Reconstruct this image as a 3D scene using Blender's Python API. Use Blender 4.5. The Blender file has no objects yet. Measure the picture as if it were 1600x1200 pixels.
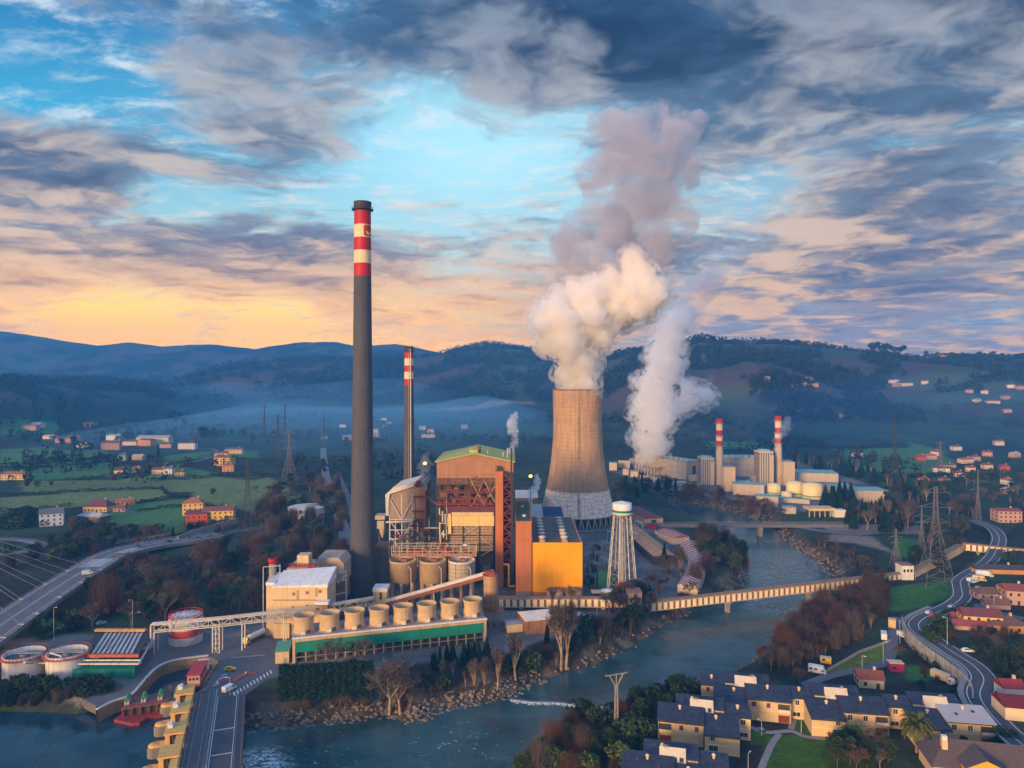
import bpy, bmesh, math, random
import numpy as np
from mathutils import Vector, Matrix, noise as mnoise
random.seed(7); RNG = np.random.default_rng(7)
R = math.radians
SC = bpy.context.scene
COL = SC.collection
FPX, CAMH, HY = 1100.0, 115.0, 585.0          # focal length in photo pixels, camera height, horizon row

# ---------------------------------------------------------------- layout helpers
def gp(px, py, z=0.0):
    Y = FPX*(CAMH-z)/(py-HY); return Vector(((px-800)*Y/FPX, Y, z))
def yp(px, py, Y): return Vector(((px-800)*Y/FPX, Y, CAMH-(py-HY)*Y/FPX))
def lerp(a, b, t): return a+(b-a)*t
def sst(a, b, x):
    t = np.clip((x-a)/(b-a), 0, 1); return t*t*(3-2*t)

# ---------------------------------------------------------------- mesh builder
class MB:
    def __init__(s): s.v=[]; s.f=[]; s.m=[]; s.sm=[]
    def add(s, vs, fs, m=0, smooth=False):
        o=len(s.v); s.v.extend(tuple(v) for v in vs)
        for f in fs: s.f.append(tuple(i+o for i in f)); s.m.append(m); s.sm.append(smooth)
        return s
    def box(s, x, y, z, sx, sy, sz, rz=0, m=0):            # x,y centre; z bottom
        c,sn=math.cos(rz),math.sin(rz); vs=[]
        for dz in (0,sz):
            for dx,dy in ((-1,-1),(1,-1),(1,1),(-1,1)):
                a,b=dx*sx/2,dy*sy/2; vs.append((x+a*c-b*sn, y+a*sn+b*c, z+dz))
        return s.add(vs, [(3,2,1,0),(4,5,6,7),(0,1,5,4),(1,2,6,5),(2,3,7,6),(3,0,4,7)], m)
    def prism(s, poly, z0, z1, m=0, mt=None):
        n=len(poly); a=sum(poly[i][0]*poly[(i+1)%n][1]-poly[(i+1)%n][0]*poly[i][1] for i in range(n))
        if a<0: poly=list(poly)[::-1]
        vs=[(p[0],p[1],z0) for p in poly]+[(p[0],p[1],z1) for p in poly]
        s.add(vs, [(i,(i+1)%n,n+(i+1)%n,n+i) for i in range(n)]+[tuple(range(n-1,-1,-1))], m)
        s.add(vs[n:], [tuple(range(n))], m if mt is None else mt); return s
    def extr(s, prof, p0, p1, m=0):                        # profile (offset, z) swept from p0 to p1 (horizontal), closed
        p0=Vector(p0); p1=Vector(p1); d=(p1-p0); h=Vector((d.x,d.y,0)).normalized(); r=Vector((h.y,-h.x,0))
        n=len(prof); vs=[p0+r*a+Vector((0,0,b)) for a,b in prof]+[p1+r*a+Vector((0,0,b)) for a,b in prof]
        return s.add(vs, [(i,n+i,n+(i+1)%n,(i+1)%n) for i in range(n)]+[tuple(range(n)),tuple(range(2*n-1,n-1,-1))], m)
    def cyl(s, p0, p1, r0, r1=None, n=12, m=0, cap=True, smooth=True):
        if r1 is None: r1=r0
        p0=Vector(p0); p1=Vector(p1); d=(p1-p0).normalized()
        u=d.orthogonal().normalized(); w=d.cross(u); vs=[]
        for p,r in ((p0,r0),(p1,r1)):
            for i in range(n):
                a=2*math.pi*i/n; vs.append(p+(u*math.cos(a)+w*math.sin(a))*r)
        s.add(vs, [(i,(i+1)%n,n+(i+1)%n,n+i) for i in range(n)], m, smooth)
        if cap: s.add(vs, [tuple(range(n-1,-1,-1)), tuple(range(n,2*n))], m)
        return s
    def bar(s, p0, p1, w=.2, h=None, m=0):                 # square section bar
        p0=Vector(p0); p1=Vector(p1); d=p1-p0
        if d.length<1e-6: return s
        d.normalize(); up=Vector((0,0,1)) if abs(d.z)<.95 else Vector((0,1,0))
        u=d.cross(up).normalized(); t=u.cross(d); h=h or w; vs=[]
        for p in (p0,p1):
            for a,b in ((-1,-1),(1,-1),(1,1),(-1,1)): vs.append(p+u*a*w/2+t*b*h/2)
        return s.add(vs, [(3,2,1,0),(4,5,6,7),(0,1,5,4),(1,2,6,5),(2,3,7,6),(3,0,4,7)], m)
    def tube(s, path, r, n=8, m=0):
        for a,b in zip(path[:-1],path[1:]): s.cyl(a,b,r,r,n,m)
        return s
    def lathe(s, prof, n=32, c=(0,0,0), m=0, smooth=True, ph=0, arc=2*math.pi):
        cx,cy,cz=c; k=len(prof); vs=[]; full=abs(arc-2*math.pi)<1e-6; N=n if full else n+1
        for i in range(N):
            a=ph+arc*i/n; ca,sa=math.cos(a),math.sin(a)
            for r,z in prof: vs.append((cx+r*ca, cy+r*sa, cz+z))
        fs=[]
        for i in range(n):
            j=(i+1)%N
            for q in range(k-1): fs.append((i*k+q, j*k+q, j*k+q+1, i*k+q+1))
        return s.add(vs, fs, m, smooth)
    def quad(s, a,b,c,d, m=0): return s.add([a,b,c,d],[(0,1,2,3)],m)
    def ico(s, c, r, sub=2, m=0, sz=1):
        bm=bmesh.new(); bmesh.ops.create_icosphere(bm, subdivisions=sub, radius=r)
        vs=[(v.co.x+c[0], v.co.y+c[1], v.co.z*sz+c[2]) for v in bm.verts]; fs=[[v.index for v in f.verts] for f in bm.faces]; bm.free()
        return s.add(vs, fs, m, True)
    def build(s, name, mats, parent=None, ws=False, loc=None):
        me=bpy.data.meshes.new(name); v=s.v
        if ws and parent is not None:
            o=Vector((0,0,0)); p=parent
            while p is not None: o+=p.location; p=p.parent
            v=[(a[0]-o.x,a[1]-o.y,a[2]-o.z) for a in v]
        me.from_pydata(v,[],s.f)
        if not isinstance(mats,(list,tuple)): mats=[mats]
        for q in mats: me.materials.append(q)
        me.polygons.foreach_set('material_index', s.m); me.polygons.foreach_set('use_smooth', s.sm)
        me.update(); ob=bpy.data.objects.new(name,me); COL.objects.link(ob)
        if parent is not None: ob.parent=parent
        if loc is not None: ob.location=loc
        return ob
def tag(o, label=None, cat=None, group=None, kind=None):
    if label: o['label']=label
    if cat: o['category']=cat
    if group: o['group']=group
    if kind: o['kind']=kind
    return o
def thing(name, label, cat, loc=(0,0,0), rz=0, group=None):
    o=bpy.data.objects.new(name,None); COL.objects.link(o); o.location=loc; o.rotation_euler=(0,0,rz); o.empty_display_size=.5
    return tag(o,label,cat,group)
def copy_tree(o, parent=None):
    c=o.copy(); COL.objects.link(c); c.parent=parent
    for ch in list(o.children): copy_tree(ch,c)
    return c
def place(proto, loc, rz=0, s=1, label=None, group=None):
    c=copy_tree(proto); c.location=loc; c.rotation_euler=(0,0,rz); c.scale=(s,s,s) if not isinstance(s,tuple) else s
    return tag(c,label,None,group)
def np_mesh(name, V, Fc, mats, parent=None, matidx=None, loc=None):   # V (n,3), Fc (m,k)
    me=bpy.data.meshes.new(name); n,k=len(Fc),Fc.shape[1]
    me.vertices.add(len(V)); me.vertices.foreach_set('co', np.asarray(V,np.float32).ravel())
    me.loops.add(n*k); me.loops.foreach_set('vertex_index', np.asarray(Fc,np.int32).ravel())
    me.polygons.add(n); me.polygons.foreach_set('loop_start', np.arange(n,dtype=np.int32)*k)
    if not isinstance(mats,(list,tuple)): mats=[mats]
    for q in mats: me.materials.append(q)
    if matidx is not None: me.polygons.foreach_set('material_index', np.asarray(matidx,np.int32))
    me.update(calc_edges=True); me.validate()
    ob=bpy.data.objects.new(name,me); COL.objects.link(ob)
    if parent is not None: ob.parent=parent
    if loc is not None: ob.location=loc
    return ob

# ---------------------------------------------------------------- node helpers
class G:
    def __init__(s, tree): s.t=tree; s.n=tree.nodes; s.l=tree.links
    def node(s, typ, **kw):
        nd=s.n.new(typ)
        for k,v in kw.items(): setattr(nd,k,v)
        return nd
    def put(s, sock, v):
        if v is None: return
        if hasattr(v,'is_output'): s.l.new(v,sock)
        else:
            if isinstance(v,(tuple,list)) and len(v)==3 and sock.type=='RGBA': v=(*v,1)
            sock.default_value=v
    def m(s, op, a, b=None, c=None, clamp=False):
        nd=s.node('ShaderNodeMath',operation=op,use_clamp=clamp)
        for i,x in enumerate((a,b,c)): s.put(nd.inputs[i],x)
        return nd.outputs[0]
    def vm(s, op, a, b=None, sc=None):
        nd=s.node('ShaderNodeVectorMath',operation=op); s.put(nd.inputs[0],a); s.put(nd.inputs[1],b)
        if sc is not None: s.put(nd.inputs['Scale'],sc)
        return nd.outputs['Value'] if op in('LENGTH','DOT_PRODUCT','DISTANCE') else nd.outputs[0]
    def mix(s, f, a, b, typ='MIX'):
        nd=s.node('ShaderNodeMix',data_type='RGBA',blend_type=typ); s.put(nd.inputs[0],f); s.put(nd.inputs[6],a); s.put(nd.inputs[7],b); return nd.outputs[2]
    def noise(s, vec, scale, detail=4, rough=.55, dist=0, col=False, dims='3D'):
        nd=s.node('ShaderNodeTexNoise',noise_dimensions=dims); s.put(nd.inputs['Vector'],vec); s.put(nd.inputs['Scale'],scale); s.put(nd.inputs['Detail'],detail)
        s.put(nd.inputs['Roughness'],rough); s.put(nd.inputs['Distortion'],dist); return nd.outputs[1 if col else 0]
    def mr(s, v, a, b, c=0, d=1, smooth=True):
        nd=s.node('ShaderNodeMapRange',interpolation_type='SMOOTHSTEP' if smooth else 'LINEAR')
        for i,x in enumerate((v,a,b,c,d)): s.put(nd.inputs[i],x)
        return nd.outputs[0]
    def ramp(s, f, stops):
        nd=s.node('ShaderNodeValToRGB'); s.put(nd.inputs[0],f); e=nd.color_ramp.elements
        while len(e)<len(stops): e.new(.5)
        for el,(p,c) in zip(e,stops): el.position=p; el.color=(*c,1)
        return nd.outputs[0]
    def sep(s, v):
        nd=s.node('ShaderNodeSeparateXYZ'); s.put(nd.inputs[0],v); return nd.outputs
    def comb(s, x,y,z):
        nd=s.node('ShaderNodeCombineXYZ')
        for i,q in enumerate((x,y,z)): s.put(nd.inputs[i],q)
        return nd.outputs[0]
    def tc(s, which='Object'): return s.node('ShaderNodeTexCoord').outputs[which]
    def pos(s): return s.node('ShaderNodeNewGeometry').outputs['Position']
    def bump(s, h, strength=.3, dist=.1):
        nd=s.node('ShaderNodeBump'); s.put(nd.inputs['Height'],h); nd.inputs['Strength'].default_value=strength; nd.inputs['Distance'].default_value=dist; return nd.outputs[0]
MATS={}
def newmat(name):
    m=bpy.data.materials.new(name); m.use_nodes=True; g=G(m.node_tree); g.n.clear()
    out=g.node('ShaderNodeOutputMaterial'); b=g.node('ShaderNodeBsdfPrincipled'); g.l.new(b.outputs[0],out.inputs[0]); return m,g,b,out
def mat(name, c, c2=None, scale=.5, rough=.8, metal=0, streak=0, bump=0, rnd=0, grid=None, lines=None, spec=.3, amt=.6):
    """procedural surface: two-tone noise, vertical weather streaks, optional panel grid (size, colour) or ribs (axis, period)"""
    if name in MATS: return MATS[name]
    m,g,b,out=newmat(name); co=g.tc('Object')
    c2=c2 or tuple(q*.6 for q in c)
    n=g.mr(g.noise(co,scale,6,.65),.36,.68)
    col=g.mix(g.m('MULTIPLY',n,amt),c,c2)
    if streak:
        sv=g.vm('MULTIPLY',co,(1.2,1.2,.06)); st=g.mr(g.noise(sv,1.0,4,.6),.48,.72)
        col=g.mix(g.m('MULTIPLY',st,streak),col,tuple(q*.4 for q in c2))
    if grid:
        (gx,gz,w),gc=grid; xyz=g.sep(co)
        hx=g.m('ADD',xyz[0],xyz[1])
        fx=g.m('LESS_THAN',g.m('FRACT',g.m('DIVIDE',hx,gx)),w/gx); fz=g.m('LESS_THAN',g.m('FRACT',g.m('DIVIDE',xyz[2],gz)),w/gz)
        col=g.mix(g.m('MAXIMUM',fx,fz),col,gc)
    if lines:
        ax,per,gc,w=lines; xyz=g.sep(co); f=g.m('LESS_THAN',g.m('FRACT',g.m('DIVIDE',xyz[ax],per)),w); col=g.mix(f,col,gc)
    if rnd:
        oi=g.node('ShaderNodeObjectInfo').outputs['Random']; hs=g.node('ShaderNodeHueSaturation'); g.put(hs.inputs['Color'],col)
        g.put(hs.inputs['Value'],g.mr(oi,0,1,1-rnd,1+rnd,False)); g.put(hs.inputs['Hue'],g.mr(oi,0,1,.5-rnd*.05,.5+rnd*.05,False)); col=hs.outputs[0]
    g.put(b.inputs['Base Color'],col); b.inputs['Roughness'].default_value=rough; b.inputs['Metallic'].default_value=metal
    b.inputs['Specular IOR Level'].default_value=spec
    if bump: g.put(b.inputs['Normal'],g.bump(g.noise(co,scale*4,5,.6),bump,.3))
    MATS[name]=m; return m
def emit(name,c,s):
    if name in MATS: return MATS[name]
    m,g,b,out=newmat(name); b.inputs['Base Color'].default_value=(*c,1); b.inputs['Emission Color'].default_value=(*c,1); b.inputs['Emission Strength'].default_value=s; MATS[name]=m; return m
def volmat(name, color, dens, aniso=0, noise_=None):
    m=bpy.data.materials.new(name); m.use_nodes=True; g=G(m.node_tree); g.n.clear(); out=g.node('ShaderNodeOutputMaterial')
    v=g.node('ShaderNodeVolumePrincipled'); v.inputs['Color'].default_value=(*color,1); v.inputs['Anisotropy'].default_value=aniso
    if noise_:
        sc,lo,hi,det=noise_; n=g.noise(g.tc('Object'),sc,det,.6,.6); g.put(v.inputs['Density'],g.mr(n,lo,hi,0,dens))
    else: v.inputs['Density'].default_value=dens
    g.l.new(v.outputs[0],out.inputs['Volume'])
    if not noise_ and hasattr(m,'cycles') and hasattr(m.cycles,'homogeneous_volume'): m.cycles.homogeneous_volume=True
    return m

# ---------------------------------------------------------------- numpy noise
def _h(i,j,s): 
    v=np.sin(i*127.1+j*311.7+s*74.7)*43758.5453; return v-np.floor(v)
def vnoise(x,y,s=0):
    i=np.floor(x); j=np.floor(y); fx=x-i; fy=y-j; fx=fx*fx*(3-2*fx); fy=fy*fy*(3-2*fy)
    return (_h(i,j,s)*(1-fx)+_h(i+1,j,s)*fx)*(1-fy)+(_h(i,j+1,s)*(1-fx)+_h(i+1,j+1,s)*fx)*fy
def fbm(x,y,s=0,o=5):
    r=0;a=.5;t=0
    for k in range(o): r=r+a*vnoise(x,y,s+k*7); t+=a; x=x*2.03+13.7; y=y*2.03+5.1; a*=.5
    return r/t
def sdf(poly, x, y):                                       # + inside
    P=np.array([(p[0],p[1]) for p in poly]); n=len(P); d=np.full(x.shape,1e18); ins=np.zeros(x.shape,bool)
    for i in range(n):
        ax,ay=P[i]; bx,by=P[(i+1)%n]; ex,ey=bx-ax,by-ay; wx,wy=x-ax,y-ay
        t=np.clip((wx*ex+wy*ey)/(ex*ex+ey*ey+1e-12),0,1); d=np.minimum(d,(wx-ex*t)**2+(wy-ey*t)**2)
        c=((ay>y)!=(by>y))&(x<(bx-ax)*(y-ay)/(by-ay+1e-12)+ax); ins^=c
    return np.where(ins,1,-1)*np.sqrt(d)

# ---------------------------------------------------------------- terrain
WZ, RZ = -7.0, -4.0                                        # river and reservoir levels
RIV_L=[(375,1142),(470,1133),(540,1125),(600,1118),(645,1128),(700,1106),(790,1090),(850,1062),(930,1040),(985,1012),(1040,978),(1100,946),(1158,920),(1172,888),(1160,858),(1122,832),(1082,808),(1040,791)]
RIV_R=[(1040,782),(1090,790),(1150,800),(1208,820),(1232,850),(1270,872),(1300,897),(1308,928),(1262,962),(1212,1004),(1165,1040),(1110,1066),(1060,1078),(1000,1092),(955,1106),(905,1128),(870,1152),(830,1185),(800,1215),(770,1260),(700,1400),(330,1400),(345,1200)]
RIVER=[gp(a,b,WZ) for a,b in RIV_L+RIV_R]
RESV=[gp(a,b,RZ) for a,b in [(-500,1105),(0,1112),(60,1113),(120,1117),(172,1105),(205,1084),(240,1052),(322,1034),(322,1050),(290,1100),(270,1160),(255,1230),(225,1400),(-700,1400)]]
TZ=5.0
TERR=[gp(a,b,TZ) for a,b in [(1413,968),(1420,988),(1445,1010),(1475,1031),(1502,1052),(1521,1078),(1522,1095),(1548,1125),(1600,1163),(1800,1270),(2600,1320),(3200,900),(1900,800),(1610,800),(1565,818),(1556,850),(1530,876),(1492,905),(1484,930),(1450,952)]]
RID=[(4000,2900,[(-900,505),(-300,508),(0,518),(60,527),(100,534),(150,541),(200,535),(250,542),(330,538),(400,546),(430,541),(470,536),(520,534),(560,541),(620,537),(690,552),(900,565),(1300,575),(2600,560)]),
     (2800,1900,[(-900,700),(170,700),(225,640),(262,620),(300,600),(350,580),(400,567),(470,564),(560,564),(640,560),(690,556),(720,549),(760,541),(800,546),(850,551),(950,556),(1100,575),(1250,620),(1600,660)]),
     (2000,1080,[(-900,760),(740,740),(800,690),(850,640),(890,600),(940,566),(1000,549),(1055,547),(1090,535),(1130,537),(1200,538),(1300,546),(1350,553),(1420,557),(1500,561),(1600,561),(1900,556),(2600,560)]),
     (1500,1150,[(-900,560),(-200,572),(0,600),(40,614),(70,630),(100,652),(130,680),(200,760),(900,800)])]
_a,_b=gp(322,1210),gp(341,1078); _u=(_b-_a).normalized(); _n=Vector((-_u.y,_u.x,0)); DAM=[_a-_u*50+_n*8,_a-_u*50-_n*9,_b-_u*1.5-_n*9,_b-_u*1.5+_n*8]
RIDX=[(Yc,Yf,np.array([(p[0]-800)*Yc/FPX for p in pr]),np.array([max(0.,CAMH+(HY-p[1])*Yc/FPX) for p in pr])) for Yc,Yf,pr in RID]
def H(x,y):
    x=np.asarray(x,float); y=np.asarray(y,float)
    far=sst(470,900,y)
    z=far*7*(fbm(x/260,y/260,3,3)-.5)*1.6+sst(-60,-260,x)*sst(380,520,y)*3.5
    for k,(Yc,Yf,X,Z) in enumerate(RIDX):
        n=fbm(x/(Yc*.13)+k*9,y/(Yc*.13),k*11,5)-.5
        t=sst(Yf,Yc,y+n*.55*(Yc-Yf)*.8*np.clip((Yc-y)/(Yc-Yf),0,1)); back=1-.35*sst(Yc,Yc*1.35,y)
        hz=np.interp(x,X,Z)
        zz=hz*t*back+hz*.30*n*np.sin(np.pi*np.clip((y-Yf)/(Yc-Yf),0,1))
        zz=zz+(fbm(x/90,y/90,5+k,3)-.5)*hz*.035*t
        z=np.maximum(z,np.where(y>Yf*.85,zz,-99))
    ts=sdf(TERR,x,y); w=np.where(y<345,3.0,16.0)
    z=z+(TZ-z)*sst(0,1,ts/w+.2)*(1-sst(500,620,y))
    dr=sdf(RIVER,x,y); z=np.where(dr>-14,np.minimum(z,np.clip(-7.3-dr*.75+1.6*(fbm(x/7,y/7,1,3)-.5)*np.clip(-dr,0,1),-12,9)),z)
    z=np.where(sdf(DAM,x,y)>0,np.minimum(z,-2.5),z)
    dv=sdf(RESV,x,y); z=np.where(dv>-8,np.minimum(z,np.clip(-4.3-dv*.8,-11,9)),z)
    return z
def hit(px,py):
    Y=np.geomspace(120,4250,1800); x=(px-800)*Y/FPX; z=CAMH-(py-HY)*Y/FPX; d=z-H(x,Y); i=np.argmax(d<0)
    if d[i]>=0: return None
    a,b=Y[i-1],Y[i]; t=d[i-1]/(d[i-1]-d[i]); y=a+(b-a)*t; X=(px-800)*y/FPX
    return Vector((X,y,float(H(np.array([X]),np.array([y]))[0])))
def gz(x,y): return float(H(np.array([x]),np.array([y]))[0])
FIELDS=[ # pixel polygons, colour index
 ([(0,702),(70,698),(140,706),(150,722),(60,730),(0,728)],0),([(75,706),(150,702),(190,716),(120,724)],0),([(0,735),(80,730),(180,722),(235,735),(180,745),(0,752)],0),([(30,752),(180,750),(240,742),(330,744),(420,752),(330,768),(160,772),(40,770)],1),
 ([(0,778),(150,768),(252,766),(268,778),(200,785),(110,793),(0,797)],1),([(150,795),(290,778),(300,790),(210,799)],0),([(170,800),(290,793),(290,832),(225,832),(165,815)],0),([(0,800),(60,797),(55,806),(0,810)],0),
 ([(300,768),(420,745),(470,775),(400,800),(360,795),(300,780)],1),([(255,713),(330,704),(330,715),(260,722)],0),([(350,703),(405,704),(400,716),(345,712)],0),([(255,720),(330,738),(330,745),(260,738)],0),
 ([(1300,700),(1440,700),(1500,722),(1450,742),(1340,735),(1320,715)],0),([(1420,690),(1480,705),(1470,720),(1420,712)],0),([(1100,690),(1190,690),(1195,700),(1110,702)],0),
 ([(1380,920),(1480,905),(1495,925),(1440,950),(1392,955)],2),([(1485,905),(1550,855),(1560,862),(1535,885),(1500,910)],2),([(1400,840),(1440,845),(1450,870),(1400,870)],2),
 ([(1292,1047),(1395,1000),(1396,1030),(1340,1055),(1300,1060)],3),([(1410,1040),(1470,1030),(1480,1060),(1420,1065)],2),
 ([(1195,1150),(1280,1150),(1290,1215),(1180,1215)],4),([(1170,1140),(1200,1138),(1190,1165),(1165,1165)],4),([(1240,1120),(1272,1122),(1275,1148),(1240,1145)],4),([(1030,1130),(1065,1130),(1060,1165),(1030,1165)],4),([(1440,1155),(1485,1160),(1480,1180),(1440,1180)],4),
 ([(1290,1150),(1370,1160),(1360,1215),(1290,1215)],4),([(1340,580),(1500,582),(1600,590),(1600,612),(1400,608),(1330,598)],5),([(1360,612),(1600,618),(1600,630),(1390,630)],5),([(1020,608),(1190,602),(1200,612),(1050,622)],5),
 ([(640,640),(740,632),(830,628),(830,632),(740,640)],6),([(760,560),(850,565),(860,575),(790,600),(760,590)],5),([(0,655),(90,660),(100,675),(0,680)],0),
 ([(1300,835),(1360,838),(1400,865),(1340,850),(1290,845)],6),([(1270,818),(1400,820),(1480,828),(1450,836),(1300,830)],6)]
FCOL=[(.095,.19,.06),(.17,.20,.065),(.06,.16,.035),(.15,.18,.03),(.065,.135,.008),(.075,.10,.06),(.26,.20,.15)]
def unp(pts): return [hit(a,b) or gp(a,max(b,600)) for a,b in pts]
def build_ground():
    nu=520; us=np.linspace(-1.15,1.15,nu); ys=np.concatenate([np.linspace(-60,185,16)[:-1],np.geomspace(185,4300,560)])
    yy=np.maximum(ys,150); X=us[None,:]*yy[:,None]; Y=np.repeat(ys[:,None],nu,1); Z=H(X,Y)
    nv=len(ys); V=np.stack([X,Y,Z],-1).reshape(-1,3)
    i=np.arange(nv-1)[:,None]*nu+np.arange(nu-1)[None,:]; F4=np.stack([i,i+1,i+nu+1,i+nu],-1).reshape(-1,4)
    # land cover (albedo of what grows or lies there)
    x,y,z=X,Y,Z; n1=fbm(x/14,y/14,21,4); n2=fbm(x/70,y/70,22,4); n3=fbm(x/4,y/4,25,2)
    scrub=np.array([.034,.030,.026]); dirt=np.array([.12,.09,.07]); grass=np.array([.05,.075,.035]); wood=np.array([.018,.025,.022]); bare=np.array([.085,.058,.055])
    def L(a,b,t): return a*(1-t[...,None])+b*t[...,None]
    C=L(np.broadcast_to(scrub,x.shape+(3,)),grass,sst(.42,.6,n1*.5+n2*.5)*.8)
    hf=sst(25,60,z); n4=fbm(x/160,y/160,31,5); hc=L(np.broadcast_to(wood,x.shape+(3,)),bare,sst(.45,.60,n4)); hc=L(hc,np.array([.06,.075,.045]),sst(.56,.64,fbm(x/210,y/140,33,4)))
    C=L(C,hc,hf)
    ind=[gp(*p) for p in [(330,1060),(400,1000),(560,940),(640,880),(700,840),(860,815),(1000,800),(1060,830),(1100,900),(1060,930),(980,960),(900,985),(760,1030),(430,1060)]]
    ind2=[gp(*p) for p in [(950,735),(1200,710),(1400,770),(1380,800),(1200,800),(1010,755)]]; ind3=[gp(*p) for p in [(0,1000),(240,985),(330,985),(420,960),(440,1040),(330,1090),(140,1095),(0,1060)]]
    gcol=L(np.broadcast_to(np.array([.12,.11,.115]),x.shape+(3,)),np.array([.20,.17,.15]),sst(.4,.65,n1))
    for p in (ind,ind2,ind3): C=L(C,gcol,sst(-2,2,sdf(p,x,y)+(n1-.5)*8)*(z>-2))
    for pts,ci in FIELDS:
        p=unp(pts); s=sdf(p,x,y)+(n1-.5)*np.maximum(5,y*.006); wd=np.maximum(1.2,y*.004)
        fc=np.array(FCOL[ci]); t=sst(-1,1,s/wd)*(.72+.28*sst(.3,.6,n2)); C=L(C,fc*(.8+.4*n3[...,None]),t)
    dr=sdf(RIVER,x,y); bank=sst(-12,-3,dr+(n1-.5)*9)*(y<900)
    stone=L(np.broadcast_to(np.array([.06,.045,.038]),x.shape+(3,)),np.array([.15,.115,.09]),sst(.42,.62,n3)); C=L(C,stone,bank*.85)
    C=np.clip(C,0,1)
    m,g,b,out=newmat('ground'); at=g.node('ShaderNodeAttribute',attribute_name='landcover'); p=g.pos()
    f=g.mr(g.noise(p,.35,7,.7),.3,.7,.62,1.35,False); col=g.mix(1,at.outputs['Color'],f,'MULTIPLY'); g.put(b.inputs['Base Color'],col)
    b.inputs['Roughness'].default_value=.95; b.inputs['Specular IOR Level'].default_value=.1
    g.put(b.inputs['Normal'],g.bump(g.noise(p,.25,8,.7),.6,1.2))
    ob=np_mesh('ground',V,F4,m); tag(ob,kind='structure')
    a=ob.data.color_attributes.new('landcover','FLOAT_COLOR','POINT'); rgba=np.concatenate([C.reshape(-1,3),np.ones((C.size//3,1))],1).astype(np.float32); a.data.foreach_set('color',rgba.ravel())
    ob.data.polygons.foreach_set('use_smooth',np.ones(len(F4),bool))
build_ground()

# ---------------------------------------------------------------- water
def water_mat(name, deep, bumpS, foam, rough=.12, sc=.35):
    m,g,b,out=newmat(name); p=g.pos(); pv=g.vm('MULTIPLY',p,(1,1.3,1))
    n=g.noise(pv,sc,6,.62,.5); n2=g.noise(pv,sc*.12,4,.55,.8)
    col=g.mix(g.mr(n2,.35,.65),deep,tuple(q*1.7+.006 for q in deep))
    if foam:
        f=None
        for (c,r,th) in foam:
            dd=g.vm('DISTANCE',p,tuple(c)); k=g.mr(dd,r*.25,r,1,0); w=g.noise(g.vm('MULTIPLY',p,(.8,1.6,1)),.42,7,.72,1.2)
            q=g.m('MULTIPLY',g.mr(w,th,th+.09),k); f=q if f is None else g.m('MAXIMUM',f,q)
        col=g.mix(f,col,(.62,.68,.68)); g.put(b.inputs['Roughness'],g.mr(f,0,1,rough,.8,False))
    else: b.inputs['Roughness'].default_value=rough
    g.put(b.inputs['Base Color'],col); b.inputs['IOR'].default_value=1.33
    g.put(b.inputs['Normal'],g.bump(n,bumpS,.5)); return m
rapids=[(gp(1200,885,WZ),50,.555),(gp(1225,935,WZ),45,.56),(gp(1180,1000,WZ),36,.62),(gp(720,1165,WZ),26,.60),(gp(392,1200,WZ),16,.47),(gp(480,1190,WZ),26,.60),(gp(1250,880,WZ),30,.57)]
def sheet(name,poly,z,m,grow=9):
    bm=bmesh.new()
    vs=[bm.verts.new((p[0],p[1],z)) for p in poly]; f=bm.faces.new(vs); bmesh.ops.triangulate(bm,faces=[f]); bm.normal_update()
    for q in bm.faces:
        if q.normal.z<0: q.normal_flip()
    me=bpy.data.meshes.new(name); bm.to_mesh(me); bm.free(); me.materials.append(m); ob=bpy.data.objects.new(name,me); COL.objects.link(ob); return tag(ob,kind='structure')
def grow(poly,d):
    n=len(poly); out=[]
    a=sum(poly[i][0]*poly[(i+1)%n][1]-poly[(i+1)%n][0]*poly[i][1] for i in range(n)); sg=1 if a>0 else -1
    for i in range(n):
        p,q,r=Vector(poly[i-1]).xy,Vector(poly[i]).xy,Vector(poly[(i+1)%n]).xy
        e1=(q-p).normalized(); e2=(r-q).normalized(); nn=(Vector((e1.y,-e1.x))+Vector((e2.y,-e2.x)))
        nn=nn.normalized() if nn.length>1e-3 else Vector((0,0)); out.append((q.x+nn.x*d*sg,q.y+nn.y*d*sg))
    return out
sheet('river_water',grow(RIVER,3),WZ,water_mat('river_water',(.022,.054,.056),.34,rapids,.10))
sheet('reservoir_water',grow(RESV,4),RZ,water_mat('reservoir_water',(.008,.03,.045),.06,None,.04,.5))

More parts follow.
